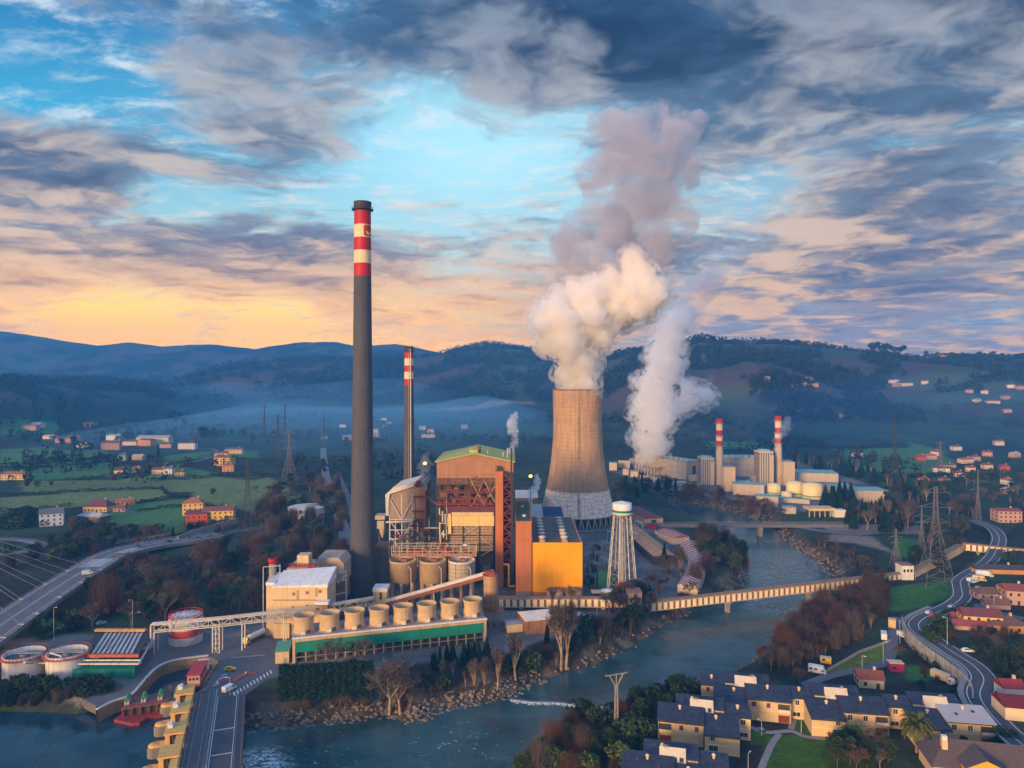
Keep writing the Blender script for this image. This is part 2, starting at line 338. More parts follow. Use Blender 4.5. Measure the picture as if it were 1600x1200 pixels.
# ---------------------------------------------------------------- camera, sun, sky
cam=bpy.data.cameras.new('camera'); co=bpy.data.objects.new('camera',cam); COL.objects.link(co); co.location=(0,0,CAMH); co.rotation_euler=(R(90),0,0)
cam.sensor_width=36; cam.lens=36*FPX/1600; cam.shift_y=(HY-600)/1600; cam.clip_start=1; cam.clip_end=30000; SC.camera=co
SUN_DIR=Vector((-.56,-.81,.175)).normalized()
sl=bpy.data.lights.new('sun','SUN'); so=bpy.data.objects.new('sun',sl); COL.objects.link(so); so.rotation_euler=SUN_DIR.to_track_quat('Z','Y').to_euler()
sl.energy=4.2; sl.angle=R(15); sl.color=(1,.62,.27)
def sky():
    w=bpy.data.worlds.new('World'); SC.world=w; w.use_nodes=True; g=G(w.node_tree); g.n.clear()
    out=g.node('ShaderNodeOutputWorld'); bg=g.node('ShaderNodeBackground'); g.l.new(bg.outputs[0],out.inputs[0])
    d=g.vm('NORMALIZE',g.tc('Generated')); X,Y,Z=g.sep(d)
    st=g.node('ShaderNodeTexSky',sky_type='NISHITA'); st.sun_disc=False; st.sun_elevation=math.asin(SUN_DIR.z); st.sun_rotation=math.atan2(SUN_DIR.x,SUN_DIR.y); st.dust_density=2
    nis=g.vm('SCALE',st.outputs[0],sc=.06)
    el=g.m('ARCSINE',g.m('MAXIMUM',Z,0)); az=g.m('ARCTAN2',X,Y)
    def dirp(px,py): return tuple(Vector(((px-800)/FPX,1,(HY-py)/FPX)).normalized())
    def blob(px,py,s,stretch=2.0):
        q=g.vm('SUBTRACT',d,dirp(px,py)); q=g.vm('MULTIPLY',q,(1/stretch,1/stretch,1)); r=g.vm('LENGTH',q); return g.m('EXPONENT',g.m('MULTIPLY',g.m('POWER',g.m('DIVIDE',r,s),2),-1))
    # cloud deck seen in perspective
    zz=g.m('ADD',g.m('MAXIMUM',Z,0),.11); P=g.comb(g.m('DIVIDE',X,zz),g.m('DIVIDE',Y,zz),0)
    wv=g.vm('SCALE',g.vm('SUBTRACT',g.noise(P,.9,4,.6,col=True),(.5,.5,.5)),sc=.9); Q=g.vm('ADD',P,wv)
    n1=g.noise(Q,.75,10,.62); n2=g.noise(g.vm('ADD',g.vm('MULTIPLY',Q,(1,1.8,1)),(7,3,0)),1.7,10,.62); n3=g.noise(g.vm('MULTIPLY',g.vm('ADD',P,g.vm('SCALE',wv,sc=.35)),(1.6,2.6,1)),3.4,8,.66)
    off=g.vm('ADD',Q,(-.16,.10,0)); n1o=g.noise(off,.75,5,.57)
    bias=None
    for px,py,s,a in [(1050,30,.15,.11),(1420,110,.14,.10),(60,265,.055,.22),(340,190,.07,.10),(480,425,.06,.13),(250,400,.045,.10),(1350,420,.09,.12),(40,440,.05,.16),(760,235,.085,-.13),(110,110,.07,-.13),(260,310,.05,-.10),(180,500,.045,-.30),(430,505,.035,-.22),(640,330,.05,-.05),(920,180,.05,-.10),(190,345,.05,-.08),(640,170,.05,-.06),(1250,260,.05,-.05),(1250,480,.02,-.12),(1150,330,.05,-.07),(850,60,.08,.1)]:
        t=g.m('MULTIPLY',blob(px,py,s),a); bias=t if bias is None else g.m('ADD',bias,t)
    n4=g.noise(Q,4.6,9,.68); base=g.m('ADD',g.m('ADD',g.m('ADD',g.m('MULTIPLY',n1,.50),g.m('MULTIPLY',n2,.34)),g.m('MULTIPLY',n4,.16)),bias)
    dens=g.mr(base,.425,.545); thick=g.mr(g.m('ADD',base,g.m('MULTIPLY',g.m('SUBTRACT',g.noise(Q,3.1,8,.66),.5),.55)),.47,.78)
    wisp=g.m('MULTIPLY',g.mr(n3,.44,.72),g.mr(base,.30,.48))
    # clear sky between the clouds
    e=g.m('DIVIDE',el,.62,clamp=True)
    left=g.ramp(e,[(0,(2.5,1.05,.0)),(.07,(2.6,1.15,.0)),(.14,(2.2,1.2,.05)),(.22,(1.15,.86,.48)),(.33,(.42,.76,.84)),(.48,(.06,.48,.80)),(.70,(.015,.20,.50)),(1,(.006,.09,.30))])
    right=g.ramp(e,[(0,(.46,.34,.40)),(.06,(.40,.40,.47)),(.14,(.30,.42,.50)),(.26,(.55,.62,.66)),(.42,(.30,.58,.76)),(.7,(.05,.25,.52)),(1,(.015,.10,.30))])
    clear=g.mix(g.mr(az,-.28,.30),left,right); clear=g.mix(g.m('MULTIPLY',blob(740,240,.13),.85),clear,(.62,1.08,1.2))
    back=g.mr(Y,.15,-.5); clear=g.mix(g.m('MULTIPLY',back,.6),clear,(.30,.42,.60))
    clear=g.mix(.12,clear,nis)
    wc=g.mix(g.mr(e,.15,.6),(1.0,.80,.58),(.80,.90,.95)); clear=g.mix(g.m('MULTIPLY',wisp,.95),clear,wc)
    # clouds: lit towards the sunset, slate underneath
    lit=g.mr(g.m('SUBTRACT',n1,n1o),-.05,.075)
    dark=g.ramp(e,[(0,(.24,.20,.26)),(.2,(.115,.12,.19)),(.45,(.045,.07,.135)),(.75,(.015,.038,.095)),(1,(.012,.03,.08))])
    mid=g.ramp(e,[(0,(.62,.42,.33)),(.25,(.26,.27,.33)),(.5,(.125,.20,.31)),(.75,(.05,.125,.25)),(1,(.03,.085,.19))])
    pe=g.ramp(e,[(0,(2.0,.95,.10)),(.25,(1.15,.74,.42)),(.5,(.74,.68,.62)),(.75,(.36,.42,.52)),(1,(.17,.27,.42))])
    warm=g.m('MULTIPLY',g.mr(az,-.12,.28,1,0),g.mr(e,.05,.30,1,0)); mid=g.mix(g.m('MULTIPLY',warm,.92),mid,(2.3,1.02,.03)); dark=g.mix(g.m('MULTIPLY',warm,.5),dark,(.95,.46,.12))
    cc=g.mix(thick,mid,dark); cc=g.mix(g.m('MULTIPLY',lit,.66),cc,pe)
    col=g.mix(dens,clear,cc)
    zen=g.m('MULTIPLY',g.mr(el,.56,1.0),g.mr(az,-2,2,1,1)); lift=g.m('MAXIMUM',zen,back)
    col=g.mix(g.m('MULTIPLY',lift,.8),col,g.mix(back,(.16,.52,1.25),(.42,.46,.58))); col=g.vm('SCALE',col,sc=g.m('ADD',1,g.m('MULTIPLY',lift,.35)))  # unseen sky overhead and behind the camera brightened as added fill light
    col=g.mix(g.mr(Z,-.02,-.10),col,(.05,.06,.08))
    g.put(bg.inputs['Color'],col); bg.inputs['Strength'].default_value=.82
    w.cycles.sampling_method='MANUAL'; w.cycles.sample_map_resolution=512
sky()
# air
hz=MB().box(0,2125,-26,11000,4650,436).build('haze',volmat('haze',(.08,.44,1.0),1.8e-4)); tag(hz,kind='stuff')
SC.view_settings.view_transform='Standard'; SC.view_settings.look='None'; SC.view_settings.exposure=.42; SC.view_settings.gamma=1
SC.render.engine='CYCLES'; cy=SC.cycles; cy.use_denoising=True; cy.max_bounces=26; cy.diffuse_bounces=2; cy.glossy_bounces=3; cy.transmission_bounces=2; cy.transparent_max_bounces=12; cy.volume_bounces=24
cy.sample_clamp_indirect=4; cy.use_adaptive_sampling=True; cy.adaptive_threshold=.02; cy.volume_step_rate=.3
# ---------------------------------------------------------------- steam
def billow(name, spheres, vox, amps, seed, material, label, cat='steam plume', fringe=None):
    mb=MB()
    rr=random.Random(seed)
    for x,y,z,r in spheres:
        mb.ico((x,y,z),r*.93,2)
        for k in range(9):
            d=Vector((rr.gauss(0,1),rr.gauss(0,1),rr.gauss(.2,1))).normalized(); q=r*rr.uniform(.26,.46); mb.ico((x+d.x*r*.78,y+d.y*r*.78,z+d.z*r*.78),q,2)
    tmp=mb.build('tmp',material); md=tmp.modifiers.new('r','REMESH'); md.mode='VOXEL'; md.voxel_size=vox
    dg=bpy.context.evaluated_depsgraph_get(); me=bpy.data.meshes.new_from_object(tmp.evaluated_get(dg)); bpy.data.objects.remove(tmp)
    n=len(me.vertices); co_=np.empty(n*3,np.float32); no=np.empty(n*3,np.float32); me.vertices.foreach_get('co',co_); me.vertices.foreach_get('normal',no)
    co_=co_.reshape(-1,3); no=no.reshape(-1,3); d=np.zeros(n)
    # soften the joins between lobes, then roll the surface into billows
    ed=np.empty(len(me.edges)*2,np.int32); me.edges.foreach_get('vertices',ed); ed=ed.reshape(-1,2)
    for _ in range(3):
        acc=np.zeros_like(co_); cnt=np.zeros(n); np.add.at(acc,ed[:,0],co_[ed[:,1]]); np.add.at(acc,ed[:,1],co_[ed[:,0]]); np.add.at(cnt,ed[:,0],1); np.add.at(cnt,ed[:,1],1)
        co_=co_*.5+acc/np.maximum(cnt,1)[:,None]*.5
    for sc,am in amps:
        for i in range(n):
            p=Vector(co_[i]/sc)+Vector((seed,seed*2,0)); d[i]+=am*(.55-mnoise.voronoi(p)[0][0])
    co_=co_+no*d[:,None]; me.vertices.foreach_set('co',co_.ravel().astype(np.float32)); me.update()
    me.polygons.foreach_set('use_smooth',np.ones(len(me.polygons),bool))
    me.materials.clear(); me.materials.append(material); me.name=name
    ob=bpy.data.objects.new(name,me); COL.objects.link(ob); tag(ob,label,cat)
    if fringe:
        grow_,fm=fringe; m2=me.copy(); m2.name='steam_fringe'; no2=np.empty(n*3,np.float32); m2.vertices.foreach_get('normal',no2); c2=co_+no2.reshape(-1,3)*grow_
        m2.vertices.foreach_set('co',c2.ravel().astype(np.float32)); m2.materials.clear(); m2.materials.append(fm); m2.update(); f=bpy.data.objects.new('steam_fringe',m2); COL.objects.link(f); f.parent=ob
        me.vertices.foreach_set('co',(co_-no2.reshape(-1,3)*grow_*.45).ravel().astype(np.float32)); me.update()
    return ob
def sph(lst,Y,seed=1):
    rr=random.Random(seed); out=[]
    for px,py,r in lst:
        p=yp(px,py,Y+rr.uniform(-.4,.4)*r*Y/FPX); out.append((p.x,p.y,p.z,r*Y/FPX))
    return out
steam_dense=volmat('steam_dense',(.997,.982,.962),.30,.1)
steam_thin=volmat('steam_thin',(.80,.775,.81),.10,.1,(.036,.43,.70,7))
fringe_a=volmat('steam_edge',(.995,.975,.955),.16,.1,(.13,.44,.62,5)); fringe_b=volmat('steam_edge_far',(.99,.985,.985),.09,.1,(.09,.43,.62,5))
steam_small=volmat('steam_small',(.995,.995,.99),.45,.2,(.22,.38,.62,4))
CT=Vector((50.8,545,0))                                     # cooling tower axis
low=[(904,606,33),(904,590,35),(903,572,37),(905,553,39),(900,534,43),(884,520,45),(866,506,38),(852,514,24),(846,498,18),(872,492,34),(890,478,36),(912,500,50),(935,482,46),(960,478,44),(985,470,44),(1004,462,40),(1022,462,24),(1008,442,30),(1000,426,27),(990,412,24),(985,400,18),(930,462,34),(955,452,30),(918,530,34),(935,516,32),(948,505,28)]
billow('steam_plume',sph(low,545,3),1.25,[(12,3.6),(5,2.2),(2.4,1.2)],3.1,steam_dense,'dense peach white steam plume boiling out of the big concrete cooling tower',fringe=(3.2,fringe_a))
up=[(985,405,30),(960,400,48),(915,405,42),(890,420,28),(940,375,55),(985,370,52),(1020,380,36),(1000,335,58),(955,335,48),(975,300,55),(1015,300,50),(1040,330,34),(960,262,48),(1000,258,58),(1045,268,44),(965,230,38),(1010,225,45),(1052,225,38),(1072,200,26),(1020,190,28),(965,205,26),(1085,185,16),(880,385,22),(1050,350,30)]
billow('steam_cloud',sph([(a,b,c*1.32) for a,b,c in up],560,5),4.0,[(26,13),(11,7.0),(5,2.4)],5.3,steam_thin,'thin mauve steam cloud drifting high above the big cooling tower plume')
p2=[(1020,706,24),(1018,690,27),(1016,672,28),(1022,652,30),(1018,632,30),(1025,612,32),(1012,628,24),(1030,592,30),(1036,572,30),(1040,552,30),(1046,535,26),(1050,515,26),(1060,500,24),(1062,634,18),(1078,626,17),(1092,620,15),(1104,614,12),(1112,622,9),(1090,606,13),(1074,612,14),(1100,632,8),(1050,645,16),(1000,600,14),(995,640,14),(1072,600,14)]
billow('steam_plume',sph(p2,800,7),1.7,[(16,5.5),(7,2.6),(3.2,1.0)],7.7,volmat('steam_medium',(.995,.99,.99),.11,.1),'broad grey white steam plume rising beside the grey turbine hall',fringe=(5,fringe_b))
p3=[(1062,505,24),(1070,485,26),(1085,470,28),(1095,450,28),(1110,440,24),(1125,428,20),(1055,470,22),(1100,560,10),(1110,590,10),(1128,575,8)]
billow('steam_cloud',sph(p3,815,9),5,[(22,9),(9,4)],2.2,volmat('steam_faint',(.88,.84,.88),.035,.1,(.03,.40,.64,5)),'faint grey vapour cloud above the plume of the distant plant')
def puff(pts,Y,seed,label,m=steam_small): return billow('steam_wisp',sph(pts,Y,seed),.55,[(3,1.3),(1.3,.6)],seed,m,label)
puff([(796,712,4),(799,703,6),(803,694,7),(804,683,8),(801,672,9),(800,662,9),(803,653,7),(806,646,4)],400,11,'small white steam wisp above the green boiler house roof')
puff([(829,786,4),(828,778,6),(830,769,7),(836,762,7),(840,753,7),(838,745,5)],440,12,'small steam wisp behind the green strip roof')
puff([(664,752,7),(664,742,10),(660,732,11),(668,728,10),(664,718,8),(668,708,5)],420,13,'pale steam puff between the slim chimney and boiler house',volmat('steam_puff',(.9,.93,.97),.07,.2,(.22,.38,.62,4)))
puff([(1211,702,4),(1213,690,7),(1217,680,8),(1224,674,10),(1229,665,10),(1231,655,6)],720,14,'light steam wisp curling round the right combined cycle stack',volmat('steam_haze',(.9,.93,.97),.06,.2,(.15,.38,.62,4)))
# low valley mist
mist=MB()
def slab(x0,x1,y0,y1,z0,z1,seed):
    nx,ny=26,18; vs=[];fs=[]
    for j in range(ny):
        for i in range(nx):
            u,v=i/(nx-1),j/(ny-1); e=min(1,4*min(u,1-u))*min(1,4*min(v,1-v)); vs.append((lerp(x0,x1,u),lerp(y0,y1,v),z0+(z1-z0)*e*(.55+.9*float(fbm(np.array([u*5.]),np.array([v*4.]),seed,3)[0]))))
    k=len(vs); vs+=[(a,b,z0-1) for a,b,c in vs]
    for j in range(ny-1):
        for i in range(nx-1):
            a=j*nx+i; fs+=[(a,a+1,a+nx+1,a+nx),(k+a,k+a+nx,k+a+nx+1,k+a+1)]
    for i in range(nx-1):
        fs+=[(i+1,i,k+i,k+i+1)]; a=(ny-1)*nx+i; fs+=[(a,a+1,k+a+1,k+a)]
    for j in range(ny-1):
        a=j*nx; fs+=[(a,a+nx,k+a+nx,k+a)]; a=j*nx+nx-1; fs+=[(a+nx,a,k+a,k+a+nx)]
    mist.add(vs,fs,0,True)
slab(-2200,250,1750,3300,-14,100,1); slab(-900,200,820,2800,-14,50,9)
m_right=MB(); keep_=mist; mist=m_right; slab(60,2100,930,2050,-14,100,4); tag(mist.build('mist',volmat('mist_right',(.09,.42,1.0),4.2e-4)),kind='stuff'); mist=keep_
tag(mist.build('mist',volmat('mist',(.24,.62,1.0),1.15e-3)),kind='stuff')
# ---------------------------------------------------------------- shared materials
conc=mat('concrete',(.33,.30,.27),(.22,.19,.17),.25,streak=.4,bump=.15)
conc_d=mat('concrete_dark',(.20,.18,.17),(.12,.11,.105),.2,streak=.5)
chim_g=mat('chimney_grey',(.085,.083,.097),(.058,.058,.072),.10,streak=.35,rough=.75)
red=mat('red_paint',(.50,.012,.018),(.36,.01,.014),.2,streak=.3,rough=.55)
white=mat('white_paint',(.80,.62,.38),(.64,.48,.29),.25,streak=.25,rough=.6)
whitew=mat('white_metal',(.74,.74,.72),(.55,.53,.50),.4,streak=.3,rough=.5)
steel=mat('steel_grey',(.34,.34,.35),(.20,.19,.19),.8,rough=.55,metal=.2)
steel_l=mat('steel_light',(.58,.56,.53),(.38,.35,.32),.8,rough=.55)
steel_d=mat('steel_dark',(.06,.055,.06),(.03,.028,.03),.8,rough=.7)
rust=mat('rust_red',(.36,.06,.035),(.20,.045,.03),.5,streak=.4)
rust_b=mat('rust_brown',(.30,.15,.085),(.17,.085,.055),.3,streak=.5)
cream=mat('cream_cladding',(.68,.50,.29),(.56,.40,.23),.25,streak=.3,lines=(0,1.1,(.52,.37,.22),.12))
creamp=mat('cream_plain',(.66,.48,.28),(.52,.38,.22),.3,streak=.35)
terra=mat('terracotta_cladding',(.50,.17,.065),(.40,.135,.055),.12,streak=.2,grid=((40,9.5,.18),(.34,.11,.05)))
orange=mat('orange_cladding',(.90,.37,.001),(.80,.31,.001),.10,rough=.6,streak=.22,grid=((3.1,8.6,.09),(.66,.25,.002)),spec=.1)
brown=mat('brown_cladding',(.42,.205,.11),(.29,.14,.085),.12,streak=.35,grid=((9.5,60,.14),(.20,.10,.07)))
brown_d=mat('brown_dark',(.16,.085,.06),(.10,.055,.045),.15,streak=.4,grid=((4.7,5,.2),(.08,.045,.04)))
plum=mat('plum_cladding',(.13,.045,.055),(.09,.035,.045),.2,streak=.3)
palegreen=mat('pale_green_roof',(.46,.44,.12),(.36,.36,.10),.2,streak=.2,lines=(1,1.6,(.30,.30,.09),.1))
green=mat('green_cladding',(.012,.24,.17),(.012,.17,.125),.2,streak=.4,lines=(0,1.0,(.01,.15,.11),.14))
gravel=mat('roof_felt',(.11,.10,.085),(.07,.065,.06),.3)
mossy=mat('mossy_roof',(.05,.085,.035),(.08,.075,.05),.25)
ct_hi=mat('tower_brown',(.40,.215,.115),(.26,.145,.09),.07,streak=.7)
glass=mat('window_glass',(.03,.035,.045),(.05,.05,.06),1,rough=.15,spec=.5)
def pbox(mb,x0,x1,yt,yb,Y,depth,m=0):
    a=yp(x0,yb,Y); b=yp(x1,yt,Y); return mb.box((a.x+b.x)/2,Y+depth/2,a.z,b.x-a.x,depth,b.z-a.z,0,m)
def zY(py,Y): return CAMH-(py-HY)*Y/FPX
def xY(px,Y): return (px-800)*Y/FPX
def rail(mb,path,h=1.1,m=0,w=.09,step=2.2):
    for a,b in zip(path[:-1],path[1:]):
        a=Vector(a);b=Vector(b); n=max(1,int((b-a).length/step))
        for k in (h,h*.5): mb.bar(a+Vector((0,0,k)),b+Vector((0,0,k)),w,m=m)
        for i in range(n+1):
            p=a.lerp(b,i/n); mb.bar(p,p+Vector((0,0,h)),w,m=m)
# ---------------------------------------------------------------- tall chimney
def tall_chimney():
    b=gp(566.5,933); root=thing('tall_chimney','very tall dark grey chimney with a red and white banded top and black rim','chimney',(b.x,b.y,0))
    Y=b.y; zt=zY(316,Y); r=lambda z: 4.25+2.55*(1-z/zt)**1.5
    def seg(name,z0,z1,m,n=40,e=0):
        k=max(2,int((z1-z0)/6)); return MB().lathe([(r(z)+e,z) for z in np.linspace(z0,z1,k)],n).build(name,m,root)
    zs=[zY(p,Y) for p in (432,412,392,372,352,331)]
    seg('shaft',0,zs[0],chim_g)
    for i in range(5): seg('red_band' if i%2==0 else 'white_band',zs[i],zs[i+1],red if i%2==0 else white)
    rt=r(zt); crown=MB(); crown.lathe([(rt+.02,zs[5]),(rt+.05,zs[5]+.5),(rt+.3,zt-.3),(rt+.3,zt),(rt-.6,zt),(rt-.6,zt-6)],40)
    crown.build('crown_rim',steel_d,root)
    pl=MB(); z=zs[5]+.8; pl.lathe([(rt,z),(rt+1.25,z),(rt+1.25,z+.35),(rt,z+.35)],40)
    for k in range(24):
        a=k*math.pi/12; p=Vector((math.cos(a)*(rt+1.15),math.sin(a)*(rt+1.15),z+.3)); pl.bar(p,p+Vector((0,0,1.2)),.1)
    pl.lathe([(rt+1.1,z+1.3),(rt+1.2,z+1.3),(rt+1.2,z+1.45),(rt+1.1,z+1.45)],40); pl.build('service_platform',steel_d,root)
    # emblem: red rounded square with a white smile
    zc=(zs[3]+zs[4])/2; hh=(zs[4]-zs[3])*.43; rr=r(zc)+.06; a0,a1=R(-70),R(-2); lg=MB(); n=24; W=(a1-a0)*rr/2; cr=1.0
    vs=[];fs=[]
    for i in range(n+1):
        u=-1+2*i/n; e=W*(1-abs(u)); dz=hh if e>cr else hh-cr+math.sqrt(max(0,cr*cr-(cr-e)**2)); a=lerp(a0,a1,i/n)
        vs+= [(rr*math.cos(a),rr*math.sin(a),zc-dz),(rr*math.cos(a),rr*math.sin(a),zc+dz)]
    fs=[(2*i,2*i+2,2*i+3,2*i+1) for i in range(n)]; lg.add(vs,fs); L=lg.build('emblem',mat('emblem_red',(.48,.05,.012),rough=.5),root)
    sm=MB(); vs=[]; rr+=.06
    for i in range(17):
        t=R(200)+R(140)*i/16
        for q in (.66,.36):
            uu=.02+q*1.25*math.cos(t)*.75; vv=.12+q*1.35*math.sin(t); a=(a0+a1)/2+uu*(a1-a0)/2*1.05; vs.append((rr*math.cos(a),rr*math.sin(a),zc+vv*hh))
    sm.add(vs,[(2*i,2*i+1,2*i+3,2*i+2) for i in range(16)]); sm.build('smile_mark',white,L)
    # inspection ports and ladder
    for pz in (zY(620,Y),zY(755,Y)):
        for aa in (-100,-78): MB().box(r(pz)*math.cos(R(aa)),r(pz)*math.sin(R(aa)),pz,.5,.5,.9,R(aa)).build('port',steel_d,root)
tall_chimney()
def slim_chimney():
    Y=478; x=xY(639,Y); root=thing('slim_chimney','slimmer grey chimney with three red bands behind the tall one','chimney',(x,Y,0)); zt=zY(541,Y); r=lambda z:2.95+1.05*(1-z/zt)
    def seg(name,p0,p1,m): 
        z0,z1=(zY(p0,Y) if p0 else 0),zY(p1,Y); return MB().lathe([(r(z),z) for z in (z0,(z0+z1)/2,z1)],28).build(name,m,root)
    seg('shaft',None,602,chim_g)
    for i,(a,b) in enumerate([(602,592),(592,581),(581,571),(571,560),(560,549)]): seg('red_band' if i%2==0 else 'white_band',a,b,red if i%2==0 else white)
    z=zY(549,Y); rr=r(zt); MB().lathe([(rr+.02,z),(rr+.2,z+.4),(rr+.2,zt),(rr-.5,zt),(rr-.5,zt-4)],28).build('crown_rim',steel_d,root)
    def ring(name,z,m):
        mb=MB(); q=r(z); mb.lathe([(q,z),(q+1,z),(q+1,z+.3),(q,z+.3)],28)
        for k in range(16):
            a=k*math.pi/8; p=Vector((math.cos(a)*(q+.95),math.sin(a)*(q+.95),z+.3)); mb.bar(p,p+Vector((0,0,1.1)),.09)
        mb.lathe([(q+.9,z+1.3),(q+1,z+1.3),(q+1,z+1.42),(q+.9,z+1.42)],28); mb.build(name,m,root)
    ring('service_platform',zY(550,Y),steel_d); ring('service_platform',zY(658,Y),rust)
    ld=MB()
    for a,w in ((R(-62),.55),(R(-84),.16)):
        for z0,z1 in ((0,zt*.5),(zt*.5,zt-2)):
            ld.bar((r(z0)*math.cos(a)*1.04,r(z0)*math.sin(a)*1.04,z0),(r(z1)*math.cos(a)*1.04,r(z1)*math.sin(a)*1.04,z1),w)
    ld.build('ladder_duct',steel_l,root)
slim_chimney()
# ---------------------------------------------------------------- cooling tower
def cooling_tower():
    root=thing('cooling_tower','big concrete cooling tower, brown ribbed above and pale at the foot','cooling tower',tuple(CT))
    zt=zY(609,545); prof=[(28.6,8.5),(27.2,14),(25.6,20.5),(23.9,28),(22.2,37),(20.7,47),(19.6,57),(19.0,66),(18.7,76),(18.8,88),(19.2,zt)]
    m,g,b,out=newmat('tower_shell'); c=g.tc('Object'); x,y,z=g.sep(c); an=g.m('ARCTAN2',y,x)
    rib=g.m('LESS_THAN',g.m('FRACT',g.m('MULTIPLY',an,64/6.2832)),.14); ring=g.m('LESS_THAN',g.m('FRACT',g.m('DIVIDE',z,2.9)),.13)
    cyl=g.comb(g.m('MULTIPLY',an,14),0,z); st=g.noise(g.vm('MULTIPLY',cyl,(1,1,.035)),1.0,6,.7); bl=g.noise(cyl,.09,6,.7); fine=g.noise(cyl,.6,5,.7)
    up=g.mix(g.mr(st,.34,.74),(.66,.40,.215),(.40,.235,.14)); up=g.mix(g.m('MULTIPLY',g.mr(bl,.45,.65),.5),up,(.34,.215,.155))
    lo=g.mix(g.mr(fine,.38,.66),(.56,.46,.39),(.33,.265,.225)); lo=g.mix(g.mr(st,.5,.7,0,.5),lo,(.22,.165,.14))
    edge=g.m('ADD',z,g.m('MULTIPLY',g.m('SUBTRACT',st,.5),5)); f=g.mr(edge,26.6,27.4); col=g.mix(f,lo,up)
    low_tone=g.mr(edge,27,42,.74,1); col=g.mix(1,col,g.comb(g.m('ADD',low_tone,g.m('SUBTRACT',1,f)),g.m('ADD',low_tone,g.m('SUBTRACT',1,f)),g.m('ADD',low_tone,g.m('SUBTRACT',1,f))),'MULTIPLY')  # brown zone gets darker towards its lower edge
    col=g.mix(g.m('MULTIPLY',g.m('MAXIMUM',rib,ring),.26),col,(.15,.095,.07)); g.put(b.inputs['Base Color'],col); b.inputs['Roughness'].default_value=.9; b.inputs['Specular IOR Level'].default_value=.15
    # smooth profile
    zz=np.linspace(8.5,zt,44); pr=[(float(np.interp(q,[p[1] for p in prof],[p[0] for p in prof])),float(q)) for q in zz]
    for _ in range(6): pr=[pr[0]]+[((pr[i-1][0]+2*pr[i][0]+pr[i+1][0])/4,pr[i][1]) for i in range(1,len(pr)-1)]+[pr[-1]]
    MB().lathe(pr+[(a-.7,c) for a,c in pr[::-1]],96).build('shell',m,root)
    MB().lathe([(pr[-1][0]-.8,zt),(pr[-1][0]+.5,zt),(pr[-1][0]+.5,zt+.7),(pr[-1][0]-.8,zt+.7),(pr[-1][0]-.8,zt)],72).build('top_rim',conc_d,root)
    MB().lathe([(28.6,8.1),(29.1,8.1),(29.1,8.9),(28.6,8.9),(27.8,8.4),(28.6,8.1)],72).build('lintel_ring',conc,root)
    for k in range(36):
        a=2*math.pi*k/36; mb=MB()
        for s in (-1,1): mb.bar((29*math.cos(a),29*math.sin(a),8.3),(31*math.cos(a+s*.062),31*math.sin(a+s*.062),0),.75)
        mb.build('leg',conc,root)
    MB().lathe([(32.5,0),(32.5,1.6),(31.9,1.6),(31.9,.9),(0.1,.9)],72).build('basin',conc_d,root)
    a=math.atan2(-545,-50.8)+R(-6)+R(8); ld=MB(); pts=[((q+.45)*math.cos(a),(q+.45)*math.sin(a),c) for q,c in pr]
    for p,q in zip(pts[:-1],pts[1:]): ld.bar(p,q,1.1,.5)
    ld.build('ladder_duct',mat('ladder_tan',(.50,.36,.22),(.30,.19,.12),.2,streak=.5),root)
    for z in (pts[6],pts[20],pts[34]): MB().box(z[0],z[1],z[2],2.4,1.8,.5,a).build('landing',steel,root)
cooling_tower()
